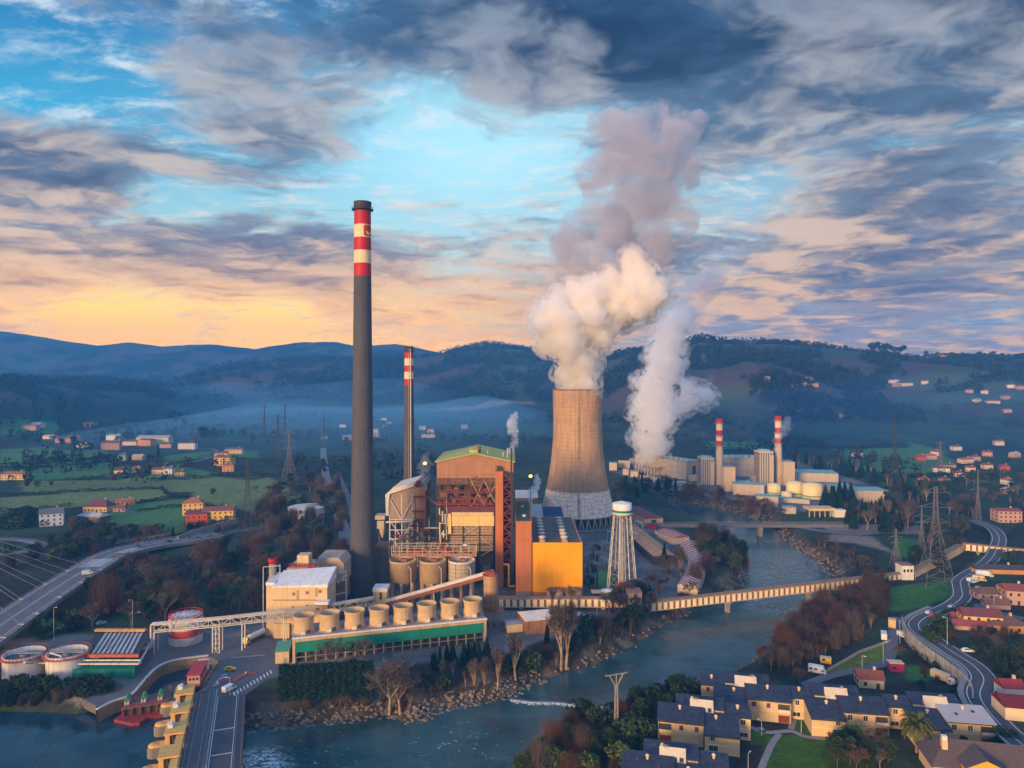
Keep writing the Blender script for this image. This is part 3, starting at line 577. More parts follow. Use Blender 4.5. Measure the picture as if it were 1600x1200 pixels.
# ---------------------------------------------------------------- boiler house
def boiler_house():
    Y=386; root=thing('boiler_house','tall brown boiler house with pale green gable roof and open red steel galleries','boiler house',(xY(742,Y),Y,0))
    x0,x1=xY(682.5,Y),xY(802,Y); D=46; zE=zY(722,Y); zA=zY(710,Y); xa=xY(742,Y); z735,z747,z758,z791,z802,z820,z870=[zY(q,Y) for q in (735,747,757,791,802,821,868)]
    B=lambda n,mb,m: mb.build(n,m,root,ws=True)
    mb=MB(); vs=[(x0,Y,z747),(x1,Y,z747),(x1,Y,zE),(xa,Y,zA),(x0,Y,zE)]; vs+= [(a,Y+D,c) for a,b,c in vs]
    mb.add(vs,[(0,1,2,3,4),(9,8,7,6,5),(0,5,6,1),(1,6,7,2),(4,3,8,9),(3,2,7,8),(0,4,9,5)]); B('gable_wall',mb,brown)
    mb=MB(); mb.box((x0+x1)/2,Y-.25,z758,x1-x0+.3,.5,z747-z758); mb.box((x0+x1)/2,Y-.35,z747-.4,x1-x0+.5,.6,.45); B('parapet_band',mb,brown_d)
    mb=MB()
    e=1.0
    for (xa_,za_,xb_,zb_) in ((x0-e,zE-.2,xa,zA+.25),(xa,zA+.25,x1+e,zE-.2)):
        mb.add([(xa_,Y-e,za_),(xb_,Y-e,zb_),(xb_,Y+D,zb_),(xa_,Y+D,za_),(xa_,Y-e,za_+.6),(xb_,Y-e,zb_+.6),(xb_,Y+D,zb_+.6),(xa_,Y+D,za_+.6)],[(3,2,1,0),(4,5,6,7),(0,1,5,4),(1,2,6,5),(2,3,7,6),(3,0,4,7)])
    rf=B('roof',mb,palegreen)
    mb=MB(); p=(xY(741,Y+6),Y+6,zA-.3); mb.box(p[0],p[1],p[2],4.2,5,2.4); mb.build('roof_vent',palegreen,rf,ws=True)
    mb=MB(); mb.cyl((xY(748,Y+8),Y+8,zA-1),(xY(748,Y+8),Y+8,zY(697,Y+8)),1.3); mb.build('vent_stack',rust_b,rf,ws=True)
    for px,pt in ((735,700),(762,704),(786,706),(793,700)):
        mb=MB().cyl((xY(px,Y+9),Y+9,zE),(xY(px,Y+9),Y+9,zY(pt,Y+9)),.28,n=8); mb.build('exhaust_pipe',steel_l,rf,ws=True)
    # core behind the galleries
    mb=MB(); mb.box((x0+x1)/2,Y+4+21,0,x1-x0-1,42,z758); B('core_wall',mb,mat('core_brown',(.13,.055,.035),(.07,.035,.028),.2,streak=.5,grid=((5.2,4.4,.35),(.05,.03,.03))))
    rr=random.Random(4)
    for k in range(9):
        mb=MB(); xx=lerp(x0+2,xY(772,Y),rr.random()); zz=lerp(z791,z758-3,rr.random()); mb.box(xx,Y+3,zz,rr.uniform(1.5,5),2.4,rr.uniform(1.5,5)); B('equipment_box',mb,mat('equipment',(.22,.12,.08),(.10,.06,.05),.4))
    mb=MB(); cols=[682.5,699,716,733,750,772,787,801]
    for px in cols: mb.bar((xY(px,Y),Y+.3,0),(xY(px,Y),Y+.3,z758),.65)
    for z in (z870,z820-3,z791,lerp(z791,z758,.4),lerp(z791,z758,.72)): mb.bar((x0,Y+.2,z),(x1,Y+.2,z),.55)
    B('steel_frame',mb,steel_d)
    mb=MB(); zz=[z791+1,lerp(z791,z758,.32),lerp(z791,z758,.62)]
    for i,z in enumerate(zz):
        xl,xr=x0+(0,8,2)[i],xY((770,760,771)[i],Y); mb.box((xl+xr)/2,Y-.9,z,xr-xl,2.2,.35); rail(mb,[(xl,Y-1.9,z+.3),(xr,Y-1.9,z+.3)],1.2,w=.13)
    B('gallery',mb,rust)
    mb=MB()
    for a,b in (((734,748),(757,790)),((757,748),(738,790)),((755,748),(773,785)),((773,760),(755,790))):
        mb.bar(yp(*a,Y-.4),yp(*b,Y-.4),.38)
    B('cross_brace',mb,mat('brace_tan',(.55,.38,.25),(.35,.24,.16)))
    mb=MB(); rp=random.Random(12)
    for k in range(46):
        px,py=rp.uniform(686,772),rp.uniform(750,792); p=yp(px,py,Y-rp.uniform(.3,1.6)); mb.bar(p,p+Vector(rp.choice([(rp.uniform(2,7),0,0),(0,0,rp.uniform(2,6)),(rp.uniform(1,3),0,rp.uniform(-3,3))])),rp.choice([.22,.3,.45]))
    B('pipework',mb,rust_b); mb=MB()
    for k in range(22):
        px,py=rp.uniform(686,700),rp.uniform(795,870); p=yp(px,py,Y-rp.uniform(.3,2)); mb.bar(p,p+Vector(rp.choice([(rp.uniform(2,5),0,0),(0,0,rp.uniform(3,8))])),rp.choice([.25,.4,.6]))
    B('pipework',mb,steel_l)
    mb=MB(); pbox(mb,699,773,791,802,Y-1.2,4); B('plum_panel',mb,plum)
    mb=MB(); pbox(mb,706,772,806,822,Y-2.2,5); pbox(mb,700,705,803,834,Y-2.2,5); B('cream_panel',mb,mat('cream_panel',(.74,.52,.20),(.62,.42,.17),.2,streak=.2,grid=((11,60,.2),(.35,.25,.12))))
    mb=MB(); pbox(mb,706,771,800.5,805.5,Y-1.6,4); B('canopy',mb,creamp)
    # louvred wall
    mb=MB(); zb=zY(862,Y); 
    pbox(mb,702,772,822,862,Y-.6,3); B('louvre_wall',mb,mat('louvre',(.62,.45,.27),(.36,.25,.16),.5,streak=.3,grid=((.75,1.5,.34),(.13,.085,.065))))
    mb=MB()
    for px in (702,724,749,771): mb.bar((xY(px,Y),Y-1,z870-3),(xY(px,Y),Y-1,z820),.6)
    for py in (836,850,864): mb.bar((xY(702,Y),Y-1,zY(py,Y)),(xY(772,Y),Y-1,zY(py,Y)),.45)
    B('louvre_frame',mb,steel_d)
    mb=MB()
    for a,b in (((725,836),(747,822)),((747,836),(725,822)),((750,838),(770,854)),((770,858),(752,868))): mb.bar(yp(*a,Y-1.5),yp(*b,Y-1.5),.3)
    B('cross_brace',mb,steel_l)
    mb=MB(); pbox(mb,749,771,866,925,Y-.5,3); B('coal_hopper_wall',mb,brown_d)
    mb=MB(); 
    for px in (712,735,760): mb.lathe([(.5,0),(.8,.2),(3.2,6),(3.2,9)],14,(xY(px,Y),Y-2,zY(905,Y)))
    B('coal_hopper',mb,conc_d)
    # lift tower and stair tower on the right
    mb=MB(); pbox(mb,774,786,737,932,Y-7,7); B('lift_tower',mb,terra)
    mb=MB(); xa_,xb_=xY(787,Y-5),xY(799,Y-5); za=zY(740,Y-5)
    for xx in (xa_,xb_):
        for yy in (Y-6,Y): mb.bar((xx,yy,0),(xx,yy,za),.4)
    n=17
    for k in range(n):
        z=za*k/n; mb.box((xa_+xb_)/2,Y-3,z,xb_-xa_,6,.22); 
        s=1 if k%2 else -1; mb.bar((xa_ if s>0 else xb_,Y-6,z),(xb_ if s>0 else xa_,Y-6,z+za/n),.38)
    B('stair_tower',mb,rust)
    mb=MB()
    mb.cyl((xY(799,Y-8),Y-8,zY(925,Y-8)),(xY(799,Y-8),Y-8,zY(700,Y-8)),.45,n=8); mb.cyl((xY(801.5,Y-8),Y-8,0),(xY(801.5,Y-8),Y-8,zY(738,Y-8)),.35,n=8)
    B('riser_pipe',mb,steel_d)
    mb=MB(); q=Y-9; mb.tube([yp(786,882,q),yp(795,882,q),yp(795,916,q),yp(804,916,q)],.55,8); B('yellow_pipe',mb,mat('yellow_paint',(.75,.42,.02),rough=.5))
    mb=MB(); pbox(mb,800,804,752,768,Y-3,3); B('side_box',mb,steel_d); mb=MB(); pbox(mb,776,780,729,737,Y-4,3); B('roof_plant_box',mb,steel_d)
boiler_house()
# ---------------------------------------------------------------- flue hood west of the boiler house
def flue_hood():
    Y=402; root=thing('flue_gas_hood','tan and grey flue hood with sloping pale roof on lattice legs beside the boiler house','flue hood',(xY(636,Y),Y,0)); B=lambda n,mb,m: mb.build(n,m,root,ws=True)
    def poly(pts,Y,D,m=0):
        mb=MB(); v=[yp(a,b,Y) for a,b in pts]; n=len(v); w=[p+Vector((0,D,0)) for p in v]
        return mb.add(v+w,[tuple(range(n-1,-1,-1)),tuple(range(n,2*n))]+[(i,(i+1)%n,n+(i+1)%n,n+i) for i in range(n)])
    B('casing',poly([(609,773),(649,760),(649,812),(609,812)],Y,24),mat('flue_casing',(.36,.26,.20),(.27,.19,.16),.1,streak=.5,grid=((7,5,.15),(.22,.16,.14))))
    B('outlet_casing',poly([(649,761),(664,759),(664,815),(651,815)],Y-.6,22),mat('flue_orange',(.58,.30,.14),(.44,.22,.11),.15,streak=.4))
    B('roof',poly([(602,773),(616,762),(650,753),(651,759),(609,772),(608,778),(603,778)],Y-1.2,27),mat('hood_roof',(.66,.58,.47),(.5,.44,.36),.2,streak=.2))
    B('duct_head',poly([(655,757),(662,752),(667,758),(667,766),(664,768),(664,759)],Y-1,20),steel)
    B('left_duct',poly([(602,774),(608,775),(607,806),(603,806)],Y-1,8),steel_l)
    mb=MB(); rr=[(609,812),(628,812),(645,812),(664,815)]
    for px,py in rr:
        for yy in (Y,Y+20): mb.bar((xY(px,Y),yy,0),(xY(px,Y),yy,zY(772,Y)),.6)
    for a,b in (((610,781),(628,812)),((646,778),(628,812)),((610,815),(628,840)),((646,815),(628,840)),((610,840),(628,860)),((645,840),(628,860))): mb.bar(yp(*a,Y-.6),yp(*b,Y-.6),.5)
    for py in (812,828,842,856): mb.bar(yp(609,py,Y-.5),yp(664,py,Y-.5),.5)
    B('lattice_leg',mb,steel_l)
    mb=MB()
    for py,xa,xb in ((777,645,668),(800,644,667),(813,648,668),(823,640,664),(836,652,674),(848,640,700)): 
        a,b=yp(xa,py,Y-3),yp(xb,py,Y-3); mb.box((a.x+b.x)/2,Y-2,a.z,b.x-a.x,3,.3); rail(mb,[a,b],1.1,w=.12)
    for a,b in (((668,777),(682,787)),((650,813),(666,836)),((666,813),(650,836)),((640,823),(655,813)),((655,838),(640,826)),((652,757),(656,751))): mb.bar(yp(*a,Y-3),yp(*b,Y-3),.5)
    mb.cyl(yp(650,760,Y-3),yp(655,752,Y-3),1.4,n=10)
    B('red_gallery',mb,rust)
    mb=MB(); mb.tube([yp(603,816,Y-4),yp(644,815,Y-4),yp(646,808,Y-4)],.55,8); mb.tube([yp(663,825,Y-4),yp(700,825,Y-4)],.5,8); mb.tube([yp(620,850,Y-6),yp(690,850,Y-6)],.45,8); B('pipe_run',mb,mat('pipe_cream',(.66,.56,.42),(.48,.4,.3)))
    mb=MB(); pbox(mb,586,601,806,812,Y,8); pbox(mb,589,600,814,826,Y,7); mb.lathe([(.4,-6),(2.2,0),(2.2,3)],10,(xY(596,Y),Y+3,zY(826,Y))); B('dust_box',mb,mat('dust_tan',(.50,.40,.30),(.36,.28,.22)))
    mb=MB(); mb.lathe([(.3,0),(2.4,2.2),(2.4,6.5),(2.2,6.8)],16,(xY(656,Y-8),Y-8,zY(864,Y-8))); B('gas_drum',mb,conc)
    mb=MB(); rr=random.Random(6)                       # plant clutter low between the legs
    for k in range(26):
        px=rr.uniform(594,698); py=rr.uniform(832,905); w=rr.uniform(1,4.5); p=yp(px,py,Y-rr.uniform(2,10)); mb.box(p.x,p.y,p.z,w,rr.uniform(1,3),rr.uniform(.8,3.6))
    B('lower_machinery',mb,mat('machinery',(.24,.16,.12),(.10,.08,.075),.5))
    mb=MB()
    for k in range(34):
        px=rr.uniform(592,700); py=rr.uniform(826,900); p=yp(px,py,Y-rr.uniform(3,12)); d=rr.choice([(rr.uniform(2,9),0,0),(0,0,rr.uniform(2,8)),(rr.uniform(2,5),0,rr.uniform(-4,4))]); mb.bar(p,p+Vector(d),rr.choice([.25,.35,.5]))
    B('lower_pipework',mb,rust)
flue_hood()
def ribbed_duct():
    Y=372; root=thing('ribbed_duct_tower','dark ribbed duct tower between the tall chimney and the concrete silos','duct tower',(xY(598,Y),Y,0)); B=lambda n,mb,m: mb.build(n,m,root,ws=True)
    mb=MB(); pbox(mb,587,609,858,932,Y,9); B('casing',mb,mat('duct_grey',(.22,.18,.165),(.13,.11,.105),.2,streak=.5))
    mb=MB()
    for px in (587,592,597.5,603,609): pbox(mb,px-.8,px+.8,858,932,Y-.5,1)
    B('stiffener',mb,conc_d)
    mb=MB(); pbox(mb,586,610,853,858,Y-.8,11); B('top_deck',mb,rust_b)
    mb=MB(); rail(mb,[yp(586,853,Y-.6),yp(610,853,Y-.6)],1.2,w=.14); B('railing',mb,rust)
ribbed_duct()
# ---------------------------------------------------------------- orange turbine hall and terracotta block
def turbine_hall():
    Y=367; root=thing('turbine_hall','turbine hall with plain bright orange end wall and two rows of roof fans','turbine hall',(xY(870,Y),Y,0)); B=lambda n,mb,m: mb.build(n,m,root,ws=True)
    x0,x1=xY(831,Y),xY(910,Y); zt=zY(848,Y); D=66
    mb=MB(); mb.box((x0+x1)/2,Y+.4,1.6,x1-x0,.8,zt-1.6); B('end_wall',mb,orange)
    mb=MB(); mb.box((x0+x1)/2+.0,Y+.8+D/2,0,x1-x0-.6,D,zt-1.2); B('hall_wall',mb,rust_b)
    mb=MB(); mb.box((x0+x1)/2,Y+.1,0,x1-x0+.2,.8,1.6); B('plinth',mb,terra)
    mb=MB(); mb.box((x0+x1)/2,Y+1.2+D/2,zt-1.15,x1-x0-1.6,D-1,.5)
    B('roof',mb,mat('hall_roof',(.115,.098,.085),(.075,.068,.062),.2,lines=(1,8,(.16,.145,.13),.06)))
    mb=MB()
    for s in (x0+.35,x1-.35): mb.box(s,Y+1+D/2,zt-1.2,.6,D,1.3)
    mb.box((x0+x1)/2,Y+.6+D,zt-1.2,x1-x0,.6,1.2); B('parapet',mb,mat('parapet_pink',(.42,.24,.17),(.3,.18,.13)))
    for i in range(7):
        for s in (.21,.66):
            cx=lerp(x0,x1,s); cy_=Y+5+i*8.2; f=MB(); f.box(cx,cy_,zt-.7,3.0,2.6,1.0); f.lathe([(1.0,0),(1.6,.7),(1.7,1.2),(1.2,1.5),(.01,1.6)],12,(cx,cy_,zt+.3)); fo=f.build('roof_fan',mat('fan_pink',(.50,.38,.32),(.34,.26,.23)),root,ws=True)
            c=MB(); c.lathe([(2.1,1.9),(2.2,2.1),(.01,2.6)],12,(cx,cy_,zt+.1)); c.build('fan_cap',steel_l,fo,ws=True)
turbine_hall()
def terracotta_block():
    Y=366; root=thing('terracotta_block','narrow terracotta block with mossy green roof beside the orange end wall','annex block',(xY(818,Y),Y,0)); B=lambda n,mb,m: mb.build(n,m,root,ws=True)
    x0,x1=xY(806,Y),xY(830.5,Y); zt=zY(816,Y); D=58
    mb=MB(); mb.box((x0+x1)/2,Y+D/2,0,x1-x0,D,zt); B('wall',mb,terra)
    mb=MB(); mb.box((x0+x1)/2,Y+D/2,zt+.02,x1-x0-1,D-1,.2); rf=B('roof',mb,mossy)
    mb=MB()
    for s in (x0,x1): mb.box(s,Y+D/2,zt-.3,.5,D+.3,.9)
    mb.box((x0+x1)/2,Y,zt-.3,x1-x0-.5,.5,.9); mb.box((x0+x1)/2,Y+D,zt-.3,x1-x0-.5,.5,.9); B('parapet',mb,terra)
    for d,s in ((14,.55),(40,.5)):
        f=MB(); f.box(lerp(x0,x1,s),Y+d,zt+.2,1.6,1.6,1.0); f.build('roof_vent',steel_l,rf,ws=True)
    mb=MB()
    for xx in (x0+1,lerp(x0,x1,.3),lerp(x0,x1,.7)): mb.box(xx,Y-.08,0,.25,.2,zt-1)
    mb=MB(); pbox(mb,806.5,830,925,931,Y-1.2,1.2); B('plinth',mb,conc_d)
terracotta_block()
for (a,b,yt,yb,Y,D,nm,lb,m) in [(824,848,785,807,455,30,'rear_hall','low grey roofed rear hall beside the cooling tower foot',steel),(848,880,795,809,468,26,'blue_roof_hall','dark blue roofed hall directly in front of the cooling tower',mat('blue_roof',(.02,.045,.13),(.02,.035,.09))),(806,840,769,778,520,20,'grey_shed','small grey roofed shed left of the cooling tower base',steel_l)]:
    root=thing(nm,lb,'industrial hall',(xY((a+b)/2,Y),Y,0)); xc=xY((a+b)/2,Y); w=xY(b,Y)-xY(a,Y); zt=zY(yb,Y)
    MB().box(xc,Y+D/2,0,w,D,zt).build('wall',rust_b,root,ws=True)
    e=MB(); e.add([(xc-w/2-.4,Y-.6,zt+.02),(xc+w/2+.4,Y-.6,zt+.02),(xc+w/2+.4,Y+D,zt+2.6),(xc-w/2-.4,Y+D,zt+2.6),(xc-w/2-.4,Y+D,zt+.05),(xc+w/2+.4,Y+D,zt+.05)],[(0,1,2,3),(3,2,5,4),(0,3,4),(1,5,2),(0,4,5,1)]); e.build('roof',m,root,ws=True)
# ---------------------------------------------------------------- hopper silos
silo_c=mat('silo_concrete',(.58,.40,.24),(.42,.285,.17),.18,streak=.45)
silo_w=mat('silo_white',(.72,.64,.55),(.58,.5,.44),.3,streak=.25,grid=((2.2,1.9,.2),(.30,.22,.17)))
def silo(px,label,m):
    Y=352; x=xY(px,Y); root=thing('hopper_silo',label,'silo',(x,Y,0),0,'three hopper silos in front of the boiler house'); r=6.7; z0=12.2; z1=zY(874,Y)
    MB().lathe([(r*.5,z0),(r,z0+.02),(r,z1-.8),(r+.15,z1-.75),(r+.15,z1),(r-.5,z1),(r-.5,z1-.9),(.05,z1-.9)],40).build('shell',m,root)
    MB().lathe([(r*.80,z0+.05),(r*.78,z0-.4),(1.2,5.2),(.9,4.8),(.1,4.8)],28).build('hopper',conc,root)
    for k in range(6):
        a=R(30+60*k); MB().box(r*.86*math.cos(a),r*.86*math.sin(a),0,1.5,1.2,z0,a).build('leg',silo_c,root)
    MB().lathe([(1.6,4.1),(2.4,4.1),(2.4,4.5),(1.6,4.5),(1.6,4.1)],16).build('valve_ring',rust,root)
    d=MB(); a=R(-60); d.tube([(r*.55,-r*.9,z1-2),(r*.72,-r*.95,z1-3.4),(r*.72,-r*.95,2)],.22,6); d.build('downpipe',steel_l,root)
    t=MB(); t.box(.5,0,z1-.9,3,2.2,1.3); t.build('top_hatch',rust_b,root)
silo(630,'first plain concrete hopper silo, next to the tall chimney',silo_c); silo(676.5,'plain concrete hopper silo standing between two other hopper silos',silo_c); silo(721.5,'white gridded hopper silo on concrete legs',silo_w)
def silo_gantry():
    Y=352; root=thing('silo_gantry','red and tan walkway gantry running across the tops of the hopper silos','gantry',(xY(676,Y),Y,zY(870,Y))); B=lambda n,mb,m: mb.build(n,m,root,ws=True)
    mb=MB(); a,b=yp(612,869.5,Y-3),yp(744,869.5,Y-3); mb.box((a.x+b.x)/2,Y,a.z,b.x-a.x,6,.5); B('deck',mb,mat('deck_orange',(.55,.20,.06),(.36,.12,.05),.4))
    mb=MB()
    for yy in (Y-3,Y+3):
        for k in range(12):
            p=Vector((lerp(a.x,b.x,k/11),yy,a.z)); mb.bar(p,p+Vector((0,0,5.2)),.26)
            if k<11 and k>3: q=Vector((lerp(a.x,b.x,(k+1)/11),yy,a.z)); mb.bar(p+Vector((0,0,(k%2)*2.6)),q+Vector((0,0,2.6-(k%2)*2.6)),.16)
        for h in (1.2,2.6,5.2): mb.bar((a.x,yy,a.z+h),(b.x-(h>2)*0,yy,a.z+h),.22)
    B('truss',mb,mat('truss_tan',(.55,.42,.28),(.38,.27,.18)))
    mb=MB(); rr=random.Random(3)
    for k in range(14): mb.box(lerp(a.x,b.x,rr.random()),Y+rr.uniform(-2,2),a.z+.5,rr.uniform(1,3.4),1.5,rr.uniform(.8,2.8))
    B('conveyor_drive',mb,rust)
    mb=MB(); mb.box(xY(727,Y),Y-2,a.z+5,2,1,.8); B('light_box',mb,whitew)
silo_gantry()
# ---------------------------------------------------------------- inclined conveyor, transfer house, rusty silo
def transfer():
    Y=334; root=thing('transfer_house','cream conveyor transfer house on stilts in front of the tall chimney','transfer house',(xY(593,Y),Y,0)); B=lambda n,mb,m: mb.build(n,m,root,ws=True)
    mb=MB(); pbox(mb,583,604,925,949,Y,7); B('wall',mb,creamp)
    mb=MB(); pbox(mb,582,605,919.5,925,Y-.3,7.8); B('roof',mb,whitew)
    mb=MB(); pbox(mb,593,596.5,926,937,Y-.15,.3); B('louvre',mb,steel_d); mb=MB(); pbox(mb,599,602,939,946,Y-.15,.3); B('door',mb,whitew)
    for px in (584,603):
        for yy in (Y+.5,Y+6.5): MB().bar((xY(px,Y),yy,0),(xY(px,Y),yy,zY(949,Y)),.5).build('leg',steel,root,ws=True)
transfer()
def gallery(name,label,cat,pts,w,h,ms,legs=(),belt=True):
    """closed belt gallery: pale curved top, rust red side, lattice legs"""
    root=thing(name,label,cat,(pts[0].x,pts[0].y,0)); 
    for (a,b) in zip(pts[:-1],pts[1:]):
        mb=MB(); mb.extr([(-w/2,0),(w/2,0),(w/2,h),(-w/2,h)],a,b); mb.build('side_panel',ms[0],root,ws=True)
        mb=MB(); mb.extr([(-w/2-.25,h-.5),(w/2+.25,h-.5),(w/2+.25,h+.1),(w/4,h+.75),(-w/4,h+.75),(-w/2-.25,h+.1)],a,b); mb.build('roof',ms[1],root,ws=True)
    for i,(t,k) in enumerate(legs):
        p=pts[t].lerp(pts[t+1],k); z0=gz(p.x,p.y); mb=MB()
        for s in (-1,1): mb.bar((p.x+s*.3,p.y+s*w*.45,z0-.5),(p.x,p.y+s*w*.35,p.z),.35)
        n=max(2,int((p.z-z0)/3)); 
        for q in range(n): za,zb=lerp(z0,p.z,q/n),lerp(z0,p.z,(q+1)/n); s=1 if q%2 else -1; mb.bar((p.x,p.y-s*w*.4,za),(p.x,p.y+s*w*.4,zb),.16)
        mb.build('trestle_leg',steel_l,root,ws=True)
    return root
pale_top=mat('gallery_top',(.66,.56,.46),(.46,.36,.29),.3,streak=.3); rust_side=mat('gallery_side',(.26,.095,.06),(.16,.06,.05),.4,lines=(0,1.6,(.13,.06,.05),.14))
gallery('inclined_conveyor','closed conveyor rising from the cream transfer house to the rusty silo','conveyor',[yp(604,946,334),yp(770,900,326)],2.6,2.2,(rust_side,pale_top),[(0,.45),(0,.2)])
gallery('bent_conveyor','bent closed conveyor joining the cream mill building to the transfer house','conveyor',[yp(497,968,330),yp(512,958,331),yp(536,948,333),yp(584,941,335)],2.6,1.9,(rust_side,pale_top),[(0,.5),(2,.5)])
def rusty_silo():
    Y=324; x=xY(767,Y); root=thing('rusty_silo','slim rust streaked cylindrical silo on a braced steel platform','silo',(x,Y,0)); z0=zY(952,Y); z1=zY(898,Y)
    m=mat('rusty_shell',(.52,.34,.21),(.36,.20,.12),.25,streak=.6,grid=((3.3,3.6,.14),(.20,.09,.055)))
    MB().lathe([(.1,z0),(3.4,z0+.05),(3.4,z1-.3),(3.5,z1),(.1,z1+.02)],28).build('shell',m,root)
    t=MB(); t.lathe([(3.5,z1),(3.9,z1+.05),(3.9,z1+.3),(3.4,z1+.3)],28); t.box(-.6,0,z1+.3,4.5,3,1.4); t.build('head_house',rust,root)
    MB().box(0,0,z0-.5,12,8,.5).build('platform',rust_b,root)
    for sx in (-3,0,3):
        for sy in (-3,3): MB().bar((sx,sy,0),(sx,sy,z0-.5),.4).build('leg',steel,root)
    for s in (-3,3):
        b=MB()
        for xx in (-3,0): b.bar((xx,s,0),(xx+3,s,z0-.6),.22).bar((xx+3,s,0),(xx,s,z0-.6),.22)
        b.build('brace',steel,root)
    b=MB(); b.bar((3,-3,z0-2.6),(6,-3,z0-.5),.3); b.bar((-3,-3,z0-2.6),(-6,-3,z0-.5),.3); b.build('brace',steel,root)
rusty_silo()
# ---------------------------------------------------------------- fan cooled condenser building (green hall)
def cell_building():
    a=gp(457,1037); b=gp(760,1003); d=(b-a); L=d.length; rz=math.atan2(d.y,d.x); root=thing('cell_hall','long low hall with green side cladding and eight concrete fan stacks on its roof','industrial hall',(a.x,a.y,0),rz)
    W=15.5; h=10.2; B=lambda n,mb,m: mb.build(n,m,root)
    mb=MB(); mb.box(L/2,W/2+1.2,0,L-.6,W-2,h-1.2); B('inner_wall',mb,steel_d)
    mb=MB(); mb.box(.5,W/2,0,1.0,W,h-.4); mb.box(L-.5,W/2,0,1.0,W,h-.4); B('end_wall',mb,silo_c)
    mb=MB(); mb.box(L/2,.15,4.2,L-2.1,.3,4.2); B('green_cladding',mb,green)
    mb=MB(); mb.box(L/2,.0,h-1.7,L,.55,1.35); B('fascia',mb,silo_c)
    mb=MB(); mb.box(L/2,-.25,h-.36,L+.4,.9,.5); B('gutter',mb,whitew)
    for k in range(21): MB().box(1.2+(L-2.4)*k/20,.45,0,.45,.45,4.2).build('post',conc,root)
    mb=MB(); mb.box(L/2,.45,2.0,L-2,.2,.25); B('sill_beam',mb,conc)
    mb=MB(); mb.box(L/2,W/2+.3,h-.75,L+.2,W,.6); B('roof_deck',mb,mat('roof_pink',(.36,.25,.21),(.24,.17,.15),.3,streak=.2))
    shell=mat('cell_shell',(.56,.385,.215),(.42,.29,.17),.3,streak=.3,bump=.1)
    for i in range(8):
        cx=L*(.055+.127*i); cy_=W*.45
        c=MB().lathe([(4.25,h-.15),(4.2,h+.6),(3.85,h+3),(3.95,h+4.6),(4.3,h+6.4),(4.35,h+6.7),(4.05,h+6.7),(3.65,h+3.4),(3.6,h+1.6),(.1,h+1.6)],40,(cx,cy_,0)).build('fan_stack',shell,root)
        MB().lathe([(4.9,h-.14),(4.9,h+.15),(4.2,h+.2)],40,(cx,cy_,0)).build('stack_base',conc,c)
        MB().box(cx-.3,cy_-4.6,h+.1,1.7,1.1,1.5).build('control_box',mat('box_cream',(.80,.68,.42),rough=.5),c)
        MB().cyl((cx+1.9,cy_-4.6,h+.9),(cx+1.9,cy_-3.6,h+.9),.7,n=12).build('fan_motor',steel_d,c)
        f=MB()
        for q in range(6): al=q*math.pi/3+i; f.box(cx+1.7*math.cos(al),cy_+1.7*math.sin(al),h+2.3,3.3,.8,.12,al)
        f.lathe([(.6,h+2.1),(.6,h+2.6),(.1,h+2.7)],10,(cx,cy_,0)); f.build('fan_blade',steel_d,c)
cell_building()
def gatehouse():
    p=gp(441,1036); root=thing('green_roof_kiosk','small cream kiosk with flat green roof at the end of the long hall','kiosk',(p.x,p.y,0),R(12)); 
    MB().box(0,5,0,5.2,11,4.6).build('wall',creamp,root); MB().box(0,5,4.6,5.6,11.4,.35).build('roof',mat('kiosk_green',(.10,.34,.22),(.08,.26,.17)),root)
    w=MB()
    for y in (2,5,8): w.box(-2.65,y,2,.12,1.6,1.2)
    w.build('window',glass,root); MB().box(1.2,-.56,0,1.1,.14,2.2).build('door',steel,root)
gatehouse()
